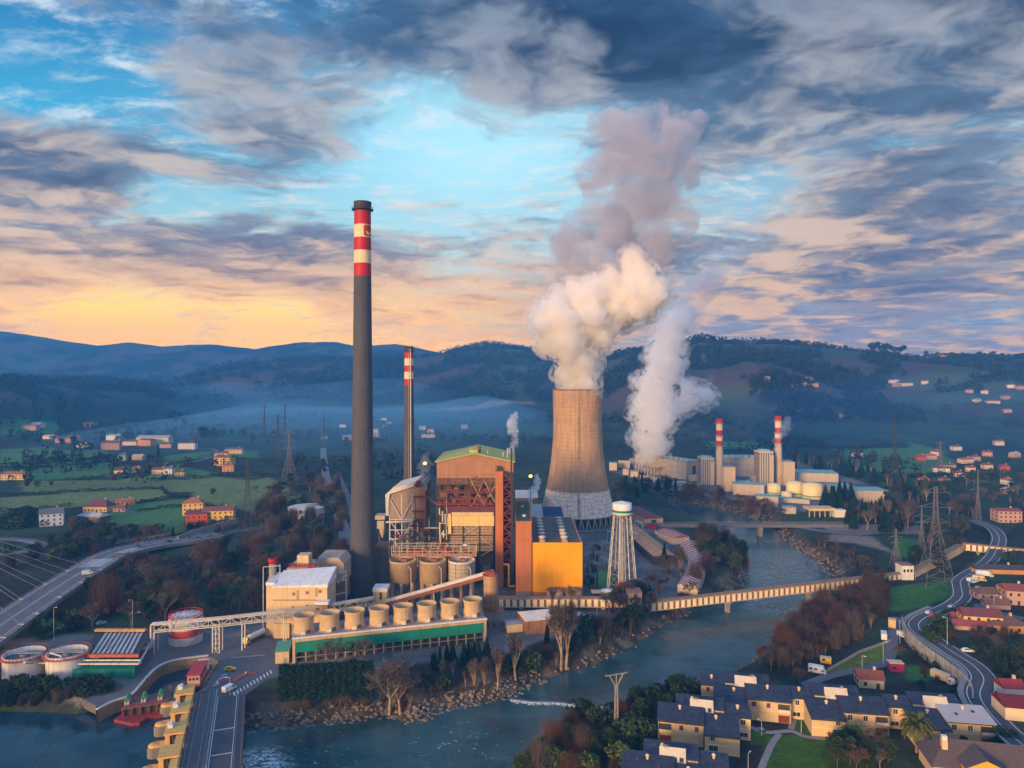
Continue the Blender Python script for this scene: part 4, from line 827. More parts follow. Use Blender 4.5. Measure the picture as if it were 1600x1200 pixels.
# ---------------------------------------------------------------- cream mill building
def mill_building():
    a=gp(428,1002); Y=a.y; Y=308; root=thing('cream_mill_building','cream clad mill building with white roof edge and small windows','mill building',(xY(465,Y),Y,0),0); B=lambda n,mb,m: mb.build(n,m,root,ws=True)
    x0,xm,x1=xY(413.5,Y),xY(427,Y),xY(513,Y+2); zt=zY(916,Y)
    mb=MB(); mb.box((xm+x1)/2,Y+7.5,0,x1-xm,15,zt); B('wall',mb,cream)
    mb=MB(); mb.box((x0+xm)/2,Y+10,0,xm-x0,16,zt-.2); B('end_bay',mb,creamp)
    mb=MB(); mb.add([(xm-.3,Y-.4,zt),(x1+.3,Y-.4,zt+1),(x1+.3,Y+15.2,zt+4.6),(xm-.3,Y+15.2,zt+2.8),(xm-.3,Y-.4,zt-.5),(x1+.3,Y-.4,zt-.5),(x1+.3,Y+15.2,zt-.5),(xm-.3,Y+15.2,zt-.5)],[(0,1,2,3),(4,5,1,0),(5,6,2,1),(6,7,3,2),(7,4,0,3)]); B('roof',mb,whitew)
    mb=MB(); mb.box((x0+xm)/2-.1,Y+10,zt-.2,xm-x0+.2,16.4,1.3); B('end_roof',mb,whitew)
    mb=MB(); mb.box((xm+x1)/2,Y-.12,zY(938,Y),x1-xm,.25,.3); B('string_course',mb,rust_b)
    for px,py,w,h in ((459,928,4.2,4.5),(480,926,5,4.5),(500,924,4.6,4.5),(480,947,4.5,4),(458,949,2,4)):
        MB().box(xY(px,Y),Y-.06,zY(py+h/2,Y),w*Y/FPX,.2,h*Y/FPX).build('window',mat('mill_window',(.26,.16,.10),rough=.4),root,ws=True)
    for px,py,h in ((465,922,15),(494,919,13)): MB().box(xY(px,Y),Y-.05,zY(py+h,Y),3.6*Y/FPX,.2,h*Y/FPX).build('vent_panel',mat('mill_vent',(.46,.34,.21)),root,ws=True)
    mb=MB(); pbox(mb,492,513,941,945,Y-4,4); B('porch_roof',mb,whitew)
    mb=MB(); pbox(mb,493,512,945,956,Y-2,2); B('porch',mb,rust_b)
    mb=MB(); pbox(mb,428,452,975,1003,Y-1.2,2); B('lower_annex',mb,creamp)
mill_building()
def mill_hood():
    Y=326; root=thing('mill_duct_house','humped tan duct house with two curved hoods behind the cream mill building','duct house',(xY(480,Y),Y,0)); B=lambda n,mb,m: mb.build(n,m,root,ws=True)
    def arch(px0,px1,pyt,pyb,Y,D,cut):
        mb=MB(); n=10; x0,x1=xY(px0,Y),xY(px1,Y); z0,z1=zY(pyb,Y),zY(pyt,Y); prof=[]
        for k in range(n+1): t=k/n*math.pi/2; prof.append((x0+(x1-x0)*cut*math.sin(t),z0+(z1-z0)*(1-math.cos(t))**.8))
        prof+=[(x1-(x1-x0)*.12,z1),(x1,z1-(z1-z0)*.25),(x1,z0)]
        v=[(a,Y,b) for a,b in prof]; w=[(a,Y+D,b) for a,b in prof]; k=len(v)
        return mb.add(v+w,[tuple(range(k-1,-1,-1)),tuple(range(k,2*k))]+[(i,(i+1)%k,k+(i+1)%k,k+i) for i in range(k)])
    tan=mat('duct_tan',(.50,.37,.27),(.36,.26,.20),.2,streak=.35,grid=((4,60,.12),(.30,.22,.17)))
    B('front_hood',arch(431,487,888,921,Y,16,.3),tan); B('rear_hood',arch(474,537,872,912,Y+14,16,.35),tan)
    mb=MB(); mb.box(xY(505,Y+20),Y+22,0,20,12,zY(912,Y)); B('base_frame',mb,conc_d)
    mb=MB(); pbox(mb,464,482,868,884,Y+4,6); B('penthouse',mb,creamp)
    mb=MB(); rail(mb,[yp(452,884,Y+2),yp(492,886,Y+2)],1.2,w=.2); pbox(mb,452,492,884,886.5,Y+2,4); B('roof_gallery',mb,rust)
    mb=MB()
    for px in (505,520,541): mb.bar((xY(px,Y),Y,0),(xY(px,Y),Y,zY(893,Y)),.55)
    for a,b in (((505,902),(541,892)),((505,915),(541,905)),((510,912),(528,895)),((528,912),(541,897)),((505,935),(541,925))): mb.bar(yp(*a,Y),yp(*b,Y),.5)
    B('support_frame',mb,steel_l)
    mb=MB(); pbox(mb,512,540,908,935,Y+2,8); B('rusty_casing',mb,rust_b)
mill_hood()
def small_stack():
    Y=322; root=thing('short_stack','short grey stack with a red cap beside the cream mill building','chimney',(xY(426,Y),Y,0)); r=1.7; z1=zY(877,Y)
    MB().lathe([(2.2,0),(2.2,zY(905,Y)),(1.6,zY(900,Y)),(1.6,z1),(1.2,z1)],20).build('shaft',conc,root); MB().lathe([(1.65,z1-.8),(1.9,z1-.8),(1.9,z1+1.4),(1.2,z1+1.4)],20).build('cap',red,root)
    b=MB(); b.bar((-3.6,-2,0),(-3.6,-2,zY(884,Y)),.25).bar((4,-2,0),(4,-2,zY(880,Y)),.25).bar((-3.6,-2,zY(884,Y)),(4,-2,zY(882,Y)),.25); b.build('guard_frame',steel_l,root)
small_stack()
# ---------------------------------------------------------------- pipe bridge
def pipe_bridge():
    pts=[yp(244,975,290),yp(345,966,292),yp(445,955,299),yp(560,938,316),yp(584,934,322)]; root=thing('pipe_bridge','long light grey lattice pipe bridge above the plant yard','pipe bridge',(pts[0].x,pts[0].y,0)); B=lambda n,mb,m: mb.build(n,m,root,ws=True)
    t=MB(); pi=MB(); w=1.6
    for a,b in zip(pts[:-1],pts[1:]):
        n=max(2,int((b-a).length/4))
        for s in (-w,w):
            o=Vector((0,s,0)); u=Vector((0,0,-2.9)); t.bar(a+o,b+o,.32); t.bar(a+o+u,b+o+u,.32)
            for k in range(n):
                p,q=a.lerp(b,k/n),a.lerp(b,(k+1)/n); t.bar(p+o,p+o+u,.18); t.bar((p+o) if k%2 else (p+o+u),(q+o+u) if k%2 else (q+o),.18)
        for s,z,r in ((-1.1,.35,.32),(-.3,.3,.25),(.4,.35,.36),(1.1,.3,.22)):
            o=Vector((0,s,z)); pi.cyl(a+o,b+o,r,n=8)
        pi.cyl(a+Vector((0,-.9,-2.4)),b+Vector((0,-.9,-2.4)),.35,n=8)
    B('truss',t,steel_l); B('pipe',pi,mat('pipe_grey',(.52,.44,.36),(.36,.27,.21),.4,rough=.5))
    for p,n in ((pts[0],1),(pts[1].lerp(pts[0],.05),2),(pts[2],1),(pts[2].lerp(pts[3],.5),1),(pts[1].lerp(pts[2],.35),1)):
        mb=MB(); z0=gz(p.x,p.y)
        for sx in ((-1.4,1.4) if n==2 else (0,)):
            for s in (-w,w): mb.bar((p.x+sx,p.y+s,z0-.3),(p.x+sx,p.y+s,p.z-2.8),.4)
        if n==2:
            for k in range(3):
                za,zb=lerp(z0,p.z-2.9,k/3),lerp(z0,p.z-2.9,(k+1)/3); mb.bar((p.x-1.4,p.y-w,za),(p.x+1.4,p.y-w,zb),.18).bar((p.x+1.4,p.y-w,za),(p.x-1.4,p.y-w,zb),.18)
        B('leg',mb,steel_l)
    mb=MB(); a=pts[0]
    for s in (-1.1,-.2,.7): mb.tube([a+Vector((0,s,.3)),a+Vector((-1.6,s,.1)),Vector((a.x-1.6,a.y+s,3)),Vector((a.x-9,a.y+s-6,3))],.4,8)
    B('riser_pipe',mb,steel_l)
pipe_bridge()
# ---------------------------------------------------------------- storage tanks
def ladder_on(mb,r,z0,z1,a0,da,n=14):
    for k in range(n):
        a=a0+da*k/n; b=a0+da*(k+1)/n; mb.bar((r*math.cos(a),r*math.sin(a),lerp(z0,z1,k/n)),(r*math.cos(b),r*math.sin(b),lerp(z0,z1,(k+1)/n)),.35,.15)
def banded_tank():
    p=gp(290.5,1002); root=thing('banded_tank','white cylindrical storage tank with a broad red band and red rim','storage tank',(p.x,p.y,0)); r=6.7; h=11.2
    MB().lathe([(r,0),(r,3.4)],48).build('lower_shell',mat('tank_white',(.66,.58,.54),(.52,.45,.42),.3,streak=.35),root)
    MB().lathe([(r+.02,3.4),(r+.02,6.4)],48).build('red_band',mat('tank_red',(.50,.06,.07),(.38,.05,.055),.3,streak=.2),root)
    MB().lathe([(r,6.4),(r,h),(r-.3,h+.05),(.1,h+.9)],48).build('upper_shell',MATS['tank_white'],root)
    m=MB(); m.lathe([(r-.05,h),(r+.25,h),(r+.25,h+.3),(r-.05,h+.3)],48)
    for k in range(30):
        a=k*math.pi/15; q=Vector((r*math.cos(a),r*math.sin(a),h+.2)); m.bar(q,q+Vector((0,0,1.1)),.12)
    m.lathe([(r-.06,h+1.1),(r+.06,h+1.1),(r+.06,h+1.3),(r-.06,h+1.3)],48); m.build('rim_rail',red,root)
    s=MB()
    for k in range(6): a=k*math.pi/6; s.bar((-r*math.cos(a)*.9,-r*math.sin(a)*.9,h+.5),(r*math.cos(a)*.9,r*math.sin(a)*.9,h+.5),.25)
    s.build('roof_rib',steel,root); l=MB(); ladder_on(l,r+.25,0,h,R(-60),R(110)); l.build('spiral_stair',steel,root)
banded_tank()
def open_tank(px,py,label):
    p=gp(px,py); root=thing('clarifier_tank',label,'water tank',(p.x,p.y,0),0,'open topped white tanks by the reservoir'); r=7.1; h=8.2
    MB().lathe([(r,0),(r,h),(r-.35,h),(r-.35,h-2),(.1,h-2.3)],56).build('shell',mat('tank_offwhite',(.66,.63,.60),(.50,.46,.44),.25,streak=.45),root)
    m=MB(); m.lathe([(r,h-.9),(r+1.1,h-.9),(r+1.1,h-.6),(r,h-.6)],56)
    for k in range(40):
        a=k*math.pi/20; q=Vector(((r+1)*math.cos(a),(r+1)*math.sin(a),h-.6)); m.bar(q,q+Vector((0,0,1.2)),.12)
    m.lathe([(r+.95,h+.5),(r+1.1,h+.5),(r+1.1,h+.68),(r+.95,h+.68)],56); m.build('rim_walkway',mat('rim_red',(.42,.09,.05),(.28,.06,.04)),root)
    b=MB(); b.box(0,0,h-.3,2*r-.8,1.2,.3); rail(b,[(-r+.5,-.6,h),(r-.5,-.6,h)],1.1,w=.1); b.lathe([(1.6,h-2.2),(1.6,h-.3)],16); b.build('bridge_arm',steel,root)
    MB().lathe([(r-.4,h-1.6),(.1,h-1.6)],40).build('water_surface',mat('tank_water',(.05,.05,.055),rough=.15,spec=.5),root)
open_tank(38,1053,'open topped white tank with red rim at the far end of the yard'); open_tank(105,1051,'open topped white tank with red rim next to the green skirted pipe rack')
t=thing('tank_pipe','pale grey pipe with bent ends running from the open tanks to the pipe rack','pipe',tuple(gp(90,1040)))
MB().tube([gp(38,1035,8.5),gp(54,1036,5),gp(110,1036,5),gp(125,1028,5.5),gp(202,1024,5.5)],.45,8).build('pipe',steel_l,t,ws=True); MB().tube([gp(78,1020,9.5),gp(95,1025,8.5),gp(98,1032,7.8)],.3,8).build('pipe',steel_l,t,ws=True)
def pipe_rack():
    a=gp(113,1060); b=gp(210,1060); Y=a.y; root=thing('heat_exchanger_rack','open pipe rack of slatted coolers above a green walled base','pipe rack',(a.x,Y,0)); B=lambda n,mb,m: mb.build(n,m,root,ws=True)
    x0,x1=a.x,b.x; D=30; sk=-9
    mb=MB(); mb.prism([(x0,Y),(x1,Y),(x1+sk*.6,Y+14),(x0+sk*.6,Y+14)],0,3.2); B('green_base',mb,green)
    mb=MB(); z=6.6; mb.prism([(x0+3,Y+5),(x1-1,Y+5),(x1+sk,Y+D),(x0+sk,Y+D)],z,z+.5); B('deck',mb,steel_d)
    mb=MB(); 
    for k in range(9):
        t0=(k+.2)/9; xx=lerp(x0+4,x1-3,t0); mb.extr([(-.5,0),(.5,0),(.5,.25),(-.5,.25)],(xx,Y+6,z+.5),(xx+sk*.85,Y+D-1,z+.5))
    B('cooler_slat',mb,mat('slat_steel',(.50,.48,.47),(.30,.28,.28),.4,rough=.45))
    mb=MB(); 
    for (p,q) in (((x0+2.6,Y+4.4,z+.3),(x1-.6,Y+4.4,z+.3)),((x0+sk,Y+D+.3,z+.3),(x1+sk,Y+D+.3,z+.3))): mb=MB(); mb.bar(p,q,.9,1.1); B('header_beam',mb,mat('header_red',(.48,.11,.05),(.34,.08,.04)))
    mb=MB()
    for k in range(6):
        xx=lerp(x0+3,x1-1,k/5)
        mb.bar((xx,Y+5.5,3),(xx,Y+5.5,z),.35); mb.bar((xx+sk*.9,Y+D-1,0),(xx+sk*.9,Y+D-1,z),.35)
    B('post',mb,steel_d)
    mb=MB()
    for yy,zz in ((2,4.6),(3.6,5.4),(4.2,4.1)): mb.cyl((x0-1,Y+yy,zz),(x1+.5,Y+yy,zz),.36,n=8)
    mb.tube([Vector((x1+.5,Y+2,4.6)),Vector((x1-3,Y+14,4.6)),Vector((x1-7,Y+26,4.6))],.4,8); B('pipe',mb,steel_l)
    mb=MB()
    for k in range(3): mb.lathe([(.2,0),(1.2,.3),(1.2,1.9),(.8,2.2)],12,(lerp(x0+8,x1-6,k/2),Y+7,3.3))
    B('pump',mb,steel_d)
    mb=MB(); mb.box((x0+x1)/2+sk,Y+D-2,z+1.1,(x1-x0)*.9,1.6,.9); B('tan_header',mb,mat('header_tan',(.62,.34,.12),(.45,.24,.09)))  # header box in tan along the far side of the deck
pipe_rack()
# ---------------------------------------------------------------- water tower
def water_tower():
    p=gp(972,924); root=thing('water_tower','white water tower with green band on tall lattice legs','water tower',(p.x,p.y,0)); Y=p.y; r=5.1; zb=zY(803,Y); zt=zY(786,Y)
    MB().lathe([(.1,zb-1.8),(2.5,zb-1.5),(r*.85,zb-.4),(r,zb),(r,zb+1.1)],40).build('tank_bottom',whitew,root)
    MB().lathe([(r+.03,zb+1.1),(r+.03,zb+2.4)],40).build('green_band',mat('band_green',(.03,.22,.09),rough=.5),root)
    MB().lathe([(r,zb+2.4),(r,zt),(r-.3,zt+.1),(.1,zt+1.2)],40).build('tank_shell',whitew,root)
    ra=8.2
    for k in range(8):
        a=R(22.5+45*k); MB().cyl((ra*math.cos(a),ra*math.sin(a),0),((r-.5)*math.cos(a),(r-.5)*math.sin(a),zb-.5),.3,.24,8).build('leg',steel_l,root)
    br=MB(); n=8
    for q in range(n):
        z0,z1=zb*q/n,zb*(q+1)/n; r0,r1=lerp(ra,r-.5,q/n),lerp(ra,r-.5,(q+1)/n)
        for k in range(8):
            a,b=R(22.5+45*k),R(67.5+45*k); A=lambda rr,t,z:Vector((rr*math.cos(t),rr*math.sin(t),z))
            br.bar(A(r1,a,z1),A(r1,b,z1),.2); br.bar(A(r0,a,z0),A(r1,b,z1),.12); br.bar(A(r0,b,z0),A(r1,a,z1),.12)
    br.build('brace',steel,root)
    c=MB()
    for q in ((0,0),(.9,0),(0,.9),(-.9,0),(0,-.9)): c.cyl((q[0],q[1],0),(q[0],q[1],zb-1),.26,n=8)
    c.build('riser_pipe',steel_l,root)
    w=MB(); w.lathe([(r+.1,zb+.2),(r+.9,zb+.2),(r+.9,zb+.4),(r+.1,zb+.4)],32); w.build('walkway',steel,root)
water_tower()
# ---------------------------------------------------------------- distant combined cycle plant
grey_clad=mat('grey_cladding',(.42,.37,.33),(.33,.29,.27),.08,streak=.2,grid=((9,6.4,.3),(.18,.16,.15)))
tan_clad=mat('tan_cladding',(.60,.45,.31),(.48,.36,.25),.1,streak=.2,grid=((12,8,.2),(.36,.27,.2)))
seagreen=mat('seagreen_roof',(.27,.40,.34),(.20,.31,.27),.1)
sand=mat('sand_wall',(.56,.45,.35),(.44,.35,.28),.2,streak=.3)
tank_y=mat('tank_cream',(.80,.66,.36),(.66,.54,.30),.15,streak=.2)
def wbox(name,label,cat,A,B,depth,h,wall,roof,group=None,extra=0):
    """block whose front wall runs between ground points A and B"""
    A=Vector(A);B=Vector(B); d=B-A; L=d.xy.length; rz=math.atan2(d.y,d.x); z=min(gz(A.x,A.y),gz(B.x,B.y)); root=thing(name,label,cat,(A.x,A.y,z),rz,group)
    MB().box(L/2,depth/2,-1,L,depth,h+1).build('wall',wall,root); r=MB(); r.box(L/2,depth/2,h,L+.6,depth+.6,.5); r.build('roof',roof,root); return root,L
def g2(px,py): return hit(px,py)
r_,L=wbox('grey_hall','big grey panelled hall below the broad distant plume','industrial hall',g2(1022,742),g2(1072,750),24,20,grey_clad,seagreen)
for k in range(6):
    v=MB(); v.box(5+k*7.5,8,20.4,2.2,2.2,1.6); v.build('roof_vent',steel_l,r_)
MB().box(L+.1,12,6,.4,5,9).build('door',steel_d,r_)
r_,L=wbox('rear_grey_hall','second grey panelled hall standing between the two red and white stacks','industrial hall',g2(1130,744),g2(1187,745),30,21,grey_clad,seagreen)
for k in range(5):
    v=MB(); v.box(5+k*7.5,8,21.4,2.2,2.2,1.6); v.build('roof_vent',steel_l,r_)
def cooler_row():
    a,b=g2(993,737),g2(1022,746); d=b-a; L=d.xy.length; rz=math.atan2(d.y,d.x); root=thing('cooling_row','row of tan fan cells under the broad distant plume','cooling tower',(a.x,a.y,0),rz)
    MB().box(L/2,9,11,L,16,9).build('cell_wall',tan_clad,root)
    for k in range(7): x=L*k/6; MB().bar((x,.2,0),(x,.2,20.5),.9,1.1).build('rib_column',sand,root)
    for k in range(7):
        x=L*k/6; MB().bar((x,0,0),(x,-3,9),.6).build('leg',sand,root)
    for k in range(6): MB().lathe([(4,19.9),(3.6,22),(3.9,23.5),(3.5,23.5),(3.3,20.5),(.1,20.4)],20,(L*(k+.5)/6,9,0)).build('fan_stack',conc,root)
cooler_row()
def banded_stack(px,py,pt,label,w=10):
    p=g2(px,py); Y=p.y; root=thing('banded_stack',label,'chimney',tuple(p),0,'red and white stacks of the distant plant'); r=w/2*Y/FPX; zt=zY(pt,Y)-p.z; hs=[zt-x for x in (0,4.5,12,18.5,23,29,35)]
    MB().lathe([(r*1.15,-1),(r*1.1,hs[6]),(r,hs[5])],24).build('shaft',sand,root)
    for i in range(5): MB().lathe([(r,hs[i+1]),(r,hs[i])]+([(r*.8,hs[0]),(r*.8,hs[0]-3)] if i==0 else []),24).build('red_band' if i%2==0 else 'white_band',red if i%2==0 else white,root)
    for z in (hs[1]-1,hs[3],hs[5]): MB().lathe([(r,z),(r+1,z),(r+1,z+1.2),(r+.9,z+1.2),(r+.9,z+.2),(r,z+.2)],24).build('platform',steel,root)
    l=MB(); ladder_on(l,r*1.12+.5,4,hs[5],R(-120),R(360),30); l.build('spiral_stair',steel_d,root)
banded_stack(1124,757,654,'left red and white banded stack of the distant plant'); banded_stack(1216,757,650,'right red and white banded stack with steam curling round it')
def hrsg(px0,px1,py,pt,label):
    a,b=g2(px0,py),g2(px1,py); Y=a.y; L=b.x-a.x; h=zY(pt,Y)-a.z; root=thing('boiler_block',label,'boiler block',tuple(a),0,'heat recovery boilers of the distant plant')
    MB().box(L/2,10,-1,L,18,h-1).build('casing',mat('hrsg_brown',(.36,.27,.22),(.22,.17,.14),.2,streak=.4,grid=((2.4,3.6,.35),(.13,.10,.09))),root)
    for k in range(6): MB().box(L*k/5,.5,0,.9,.9,h).build('column',steel_l,root)
    MB().box(L/2,8,h-1,L*1.15,16,2.2).build('top_house',sand,root); MB().lathe([(L*.55,h+1.2),(L*.5,h+2.4),(.1,h+3)],20,(L/2,8,0)).build('drum',seagreen,root)
    MB().box(L-1.6,-.9,0,4.2,1.8,h-3).build('stair_shaft',tan_clad,root)
hrsg(1097,1115,758,717,'left boiler block beside the left banded stack'); hrsg(1188,1207,760,707,'right boiler block beside the right banded stack')
wbox('pump_block','tall plain cream block at the foot of the left banded stack','industrial block',g2(1131,768),g2(1149,768),12,23.5,tan_clad,tan_clad)
wbox('tower_block','tall plain block just right of the right banded stack','industrial block',g2(1224,759),g2(1242,759),14,24,tan_clad,sand)
for (pa,pb,dep,h,lb) in [((1145,773),(1194,775),16,10,'low hall with sea green roof below the second boiler block'),((1182,792),(1216,793),12,9,'small green roofed hall near the small cream tanks'),((1243,752),(1310,754),30,9,'long low green roofed hall to the right of the tower block'),((1286,769),(1330,785),22,8,'long tan hall with pale green roof behind the dark conifers'),((1330,785),(1390,785),22,10,'wide tan hall at the right end of the distant plant'),((1192,782),(1212,784),6,5,'tiny white pump house beside the small cream tank'),((1228,803),(1244,803),8,5,'low grey shed on the river road below the cream tanks'),((1215,784),(1265,788),7,3.5,'low pale shed in front of the cream tanks')]:
    wbox('low_hall',lb,'industrial hall',g2(*pa),g2(*pb),dep,h,sand,seagreen,'low halls of the distant plant')
for i,(x0,x1,py,h,lb) in enumerate([(952,964,735,9,'tan hut at the far left beside the cooling tower'),(966,984,731,8,'low tan building left of the fan cell row'),(984,999,726,7,'pale building behind the fan cell row'),(973,982,742,6,'small cube hut below the fan cell row'),(985,997,745,6,'cream hut with flat roof near the fan cells'),(1000,1014,752,5,'long low hut in front of the fan cells'),(1016,1034,753,4.5,'flat green roofed hut below the grey hall'),(1048,1072,760,4,'low yellow lit hut below the grey hall corner'),(1072,1095,763,4,'low shed beyond the hut with lamps'),(1078,1096,752,5,'hut between the grey hall and the left boiler'),(1155,1172,762,6,'pale machinery hut between the two boilers'),(1172,1186,757,8,'brown machinery house beside the right boiler')]):
    wbox('plant_hut',lb,'hut',g2(x0,py),g2(x1,py),8,h,(sand,tan_clad,grey_clad)[i%3],(seagreen,sand)[i%2],'huts of the distant plant')
def dtank(px,py,w,h,label):
    p=g2(px,py); r=w/2*p.y/FPX; root=thing('oil_tank',label,'storage tank',tuple(p),0,'cream tanks of the distant plant')
    MB().lathe([(r,-.5),(r,h),(r*.5,h+r*.12),(.05,h+r*.17)],36).build('shell',tank_y,root); MB().lathe([(r+.03,h*.14),(r+.03,h*.24)],36).build('stripe',mat('stripe_green',(.25,.34,.16)),root); MB().lathe([(r+.02,h-.3),(r+.3,h-.3),(r+.3,h),(r+.02,h)],36).build('rim',steel_l,root)
dtank(1209,772,21,9.5,'medium cream tank, leftmost of the cream tanks'); dtank(1241.5,774,25,12.5,'tall cream tank in the middle of the cream tanks'); dtank(1269,778,30,13,'largest cream tank with a green stripe at its foot'); dtank(1229,781,16,7,'smallest cream tank in front of the others')
def canopy():
    a,b=g2(1265,808),g2(1306,808); root=thing('weighbridge_canopy','flat cream canopy on posts with a white kiosk by the river road','canopy',tuple(a)); L=b.x-a.x
    MB().box(L/2,6,5,L,13,2).build('roof',creamp,root)
    for k in range(6): MB().box(L*k/5,.5,0,.5,.5,5).build('post',steel_l,root)
    MB().box(L*.5,9,0,L*.8,5,5).build('back_wall',steel_d,root); MB().box(L+3,2,0,9,7,6).build('kiosk',whitew,root)
canopy()
# ---------------------------------------------------------------- roads
asphalt=mat('asphalt',(.085,.08,.088),(.06,.057,.065),.15,rough=.85,bump=.1); asph_l=mat('asphalt_light',(.16,.145,.15),(.11,.10,.105),.12,rough=.9)
paint=mat('road_paint',(.72,.70,.66),(.55,.53,.5),.6); pave=mat('pavement',(.27,.24,.22),(.19,.17,.16),.4)
def cr(pts,n=8):
    P=[Vector(p) for p in pts]; P=[P[0]*2-P[1]]+P+[P[-1]*2-P[-2]]; out=[]
    for i in range(1,len(P)-2):
        a,b,c,d=P[i-1:i+3]
        for k in range(n):
            t=k/n; out.append(.5*((2*b)+(c-a)*t+(2*a-5*b+4*c-d)*t*t+(3*b-a-3*c+d)*t**3))
    return out+[P[-2]]
def offs(path,o,dz=0):
    r=[]
    for i,p in enumerate(path):
        t=(path[min(i+1,len(path)-1)]-path[max(i-1,0)]); n=Vector((t.y,-t.x,0)).normalized(); r.append(p+n*o+Vector((0,0,dz)))
    return r
def strip(mb,path,o0,o1,dz=0,m=0):
    a,b=offs(path,o0,dz),offs(path,o1,dz); n=len(path)
    return mb.add(a+b,[(i,n+i,n+i+1,i+1) for i in range(n-1)],m)
def dashes(mb,path,o,w,dz,on=3,off=5):
    acc=0
    for p,q in zip(path[:-1],path[1:]):
        L=(q-p).length
        if (acc%(on+off))<on: strip(mb,[p,q],o-w/2,o+w/2,dz)
        acc+=L
RD=[(1660,1225),(1600,1166),(1566,1135),(1541,1106),(1531,1084),(1537,1060),(1520,1039),(1492,1021),(1462,1001),(1441,987),(1435,976),(1444,966),(1463,957),(1489,945),(1503,932),(1502,918),(1501,908),(1513,898),(1532,887),(1549,873),(1558,856),(1561,840),(1553,827),(1535,818),(1515,812)]
rpath=cr([gp(a,b,TZ+.06) for a,b in RD],8)
mb=MB(); strip(mb,rpath,-4.6,4.6); tag(mb.build('road',asphalt),kind='structure')
mb=MB(); strip(mb,rpath,-3.9,-3.65,.03); strip(mb,rpath,3.65,3.9,.03); strip(mb,rpath,-.13,.13,.03); tag(mb.build('road_markings',paint),kind='structure')
mb=MB(); n=len(rpath); side=rpath[16:100]; a,b=offs(side,-4.7,.22),offs(side,-6.6,.22); q=len(side)
strip(mb,side,-6.6,-4.7,.16); mb.add(offs(side,-4.7,-.1)+offs(side,-4.7,.16),[(i,i+1,q+i+1,q+i) for i in range(q-1)]); tag(mb.build('pavement',pave),kind='structure')
def ret_wall():
    pts=cr([gp(a,b,TZ) for a,b in [(1411,966),(1413,975),(1421,989),(1446,1011),(1476,1032),(1503,1053),(1520,1075),(1522,1095)]],6); root=thing('retaining_wall','curved stained pale concrete retaining wall carrying the bend of the road','retaining wall',(pts[0].x,pts[0].y,0))
    mb=MB(); A,B=offs(pts,.1),offs(pts,.6); v=[]
    for p,q in zip(A,B): v+=[(p.x,p.y,-1.5),(p.x,p.y,TZ+.75),(q.x,q.y,TZ+.75),(q.x,q.y,-1.5)]
    mb.add(v,[(4*i+j,4*i+(j+1)%4,4*i+4+(j+1)%4,4*i+4+j) for i in range(len(A)-1) for j in range(4)]); mb.build('wall',mat('wall_pale',(.46,.43,.38),(.20,.18,.16),.35,streak=.8),root,ws=True)
    mb=MB(); C=offs(pts,.35,0)
    for p,q in zip(C[:-1],C[1:]): mb.bar(p+Vector((0,0,1.5)),q+Vector((0,0,1.5)),.12).bar(p+Vector((0,0,.75)),p+Vector((0,0,1.5)),.12)
    mb.build('guard_rail',steel,root,ws=True)
ret_wall()
def lane(name,pts,w,m,z=.05,n=6):
    P=[]
    for p in cr([g2(*q) for q in pts],n): P.append(Vector((p.x,p.y,gz(p.x,p.y)+z)))
    mb=MB(); strip(mb,P,-w/2,w/2); o=mb.build(name,m); tag(o,kind='structure'); return P
lane('lane',[(1255,1072),(1300,1056),(1350,1046),(1384,1036),(1393,1015),(1396,985),(1402,965)],4.2,asph_l,.25)
lane('lane',[(0,733),(60,728),(130,722),(175,720)],5,pave,.5); lane('lane',[(290,725),(320,718),(342,709),(330,702),(300,704)],6,asph_l,.6); lane('lane',[(1180,812),(1240,822),(1300,832),(1350,834),(1420,825),(1460,822)],9,asph_l,.3)
lane('lane',[(1520,945),(1560,958),(1600,968)],5,asph_l,.25); lane('lane',[(985,765),(1040,770),(1100,780),(1160,790),(1200,800)],6,asph_l,.3)
for q in ([(1172,1136),(1195,1145),(1235,1143),(1262,1152),(1320,1156)],[(1218,1147),(1205,1165),(1190,1200),(1185,1220)],[(1236,1140),(1240,1120),(1236,1100)],[(1188,1137),(1192,1145)],[(1262,1122),(1272,1148)]): lane('footpath',q,2.0,pave,.12,5)
lane('railway',[(541,880),(540,840),(528,800),(516,770),(508,735),(505,700)],9,mat('ballast',(.20,.175,.165),(.13,.115,.11),.5),.3); lane('lane',[(556,880),(552,820),(545,780),(530,745)],5,asph_l,.35)
for dx in (-2.6,-1.1,1.1,2.6):
    P=[Vector((p.x,p.y,gz(p.x,p.y)+.45)) for p in cr([g2(*q) for q in [(541,880),(540,840),(528,800),(516,770),(508,735),(505,700)]],6)]
    mb=MB(); strip(mb,P,dx-.12,dx+.12); tag(mb.build('railway',steel),kind='structure')
lane('road',[(345,834),(400,826),(430,818)],11,asphalt,.25)
lane('road',[(-60,868),(0,867),(45,861),(62,852),(40,845),(0,843),(-60,846)],9,asph_l,.3); q_=lane('road_markings',[(-60,866),(0,865),(40,860),(56,852),(38,846),(0,845),(-60,847)],.5,paint,.36)
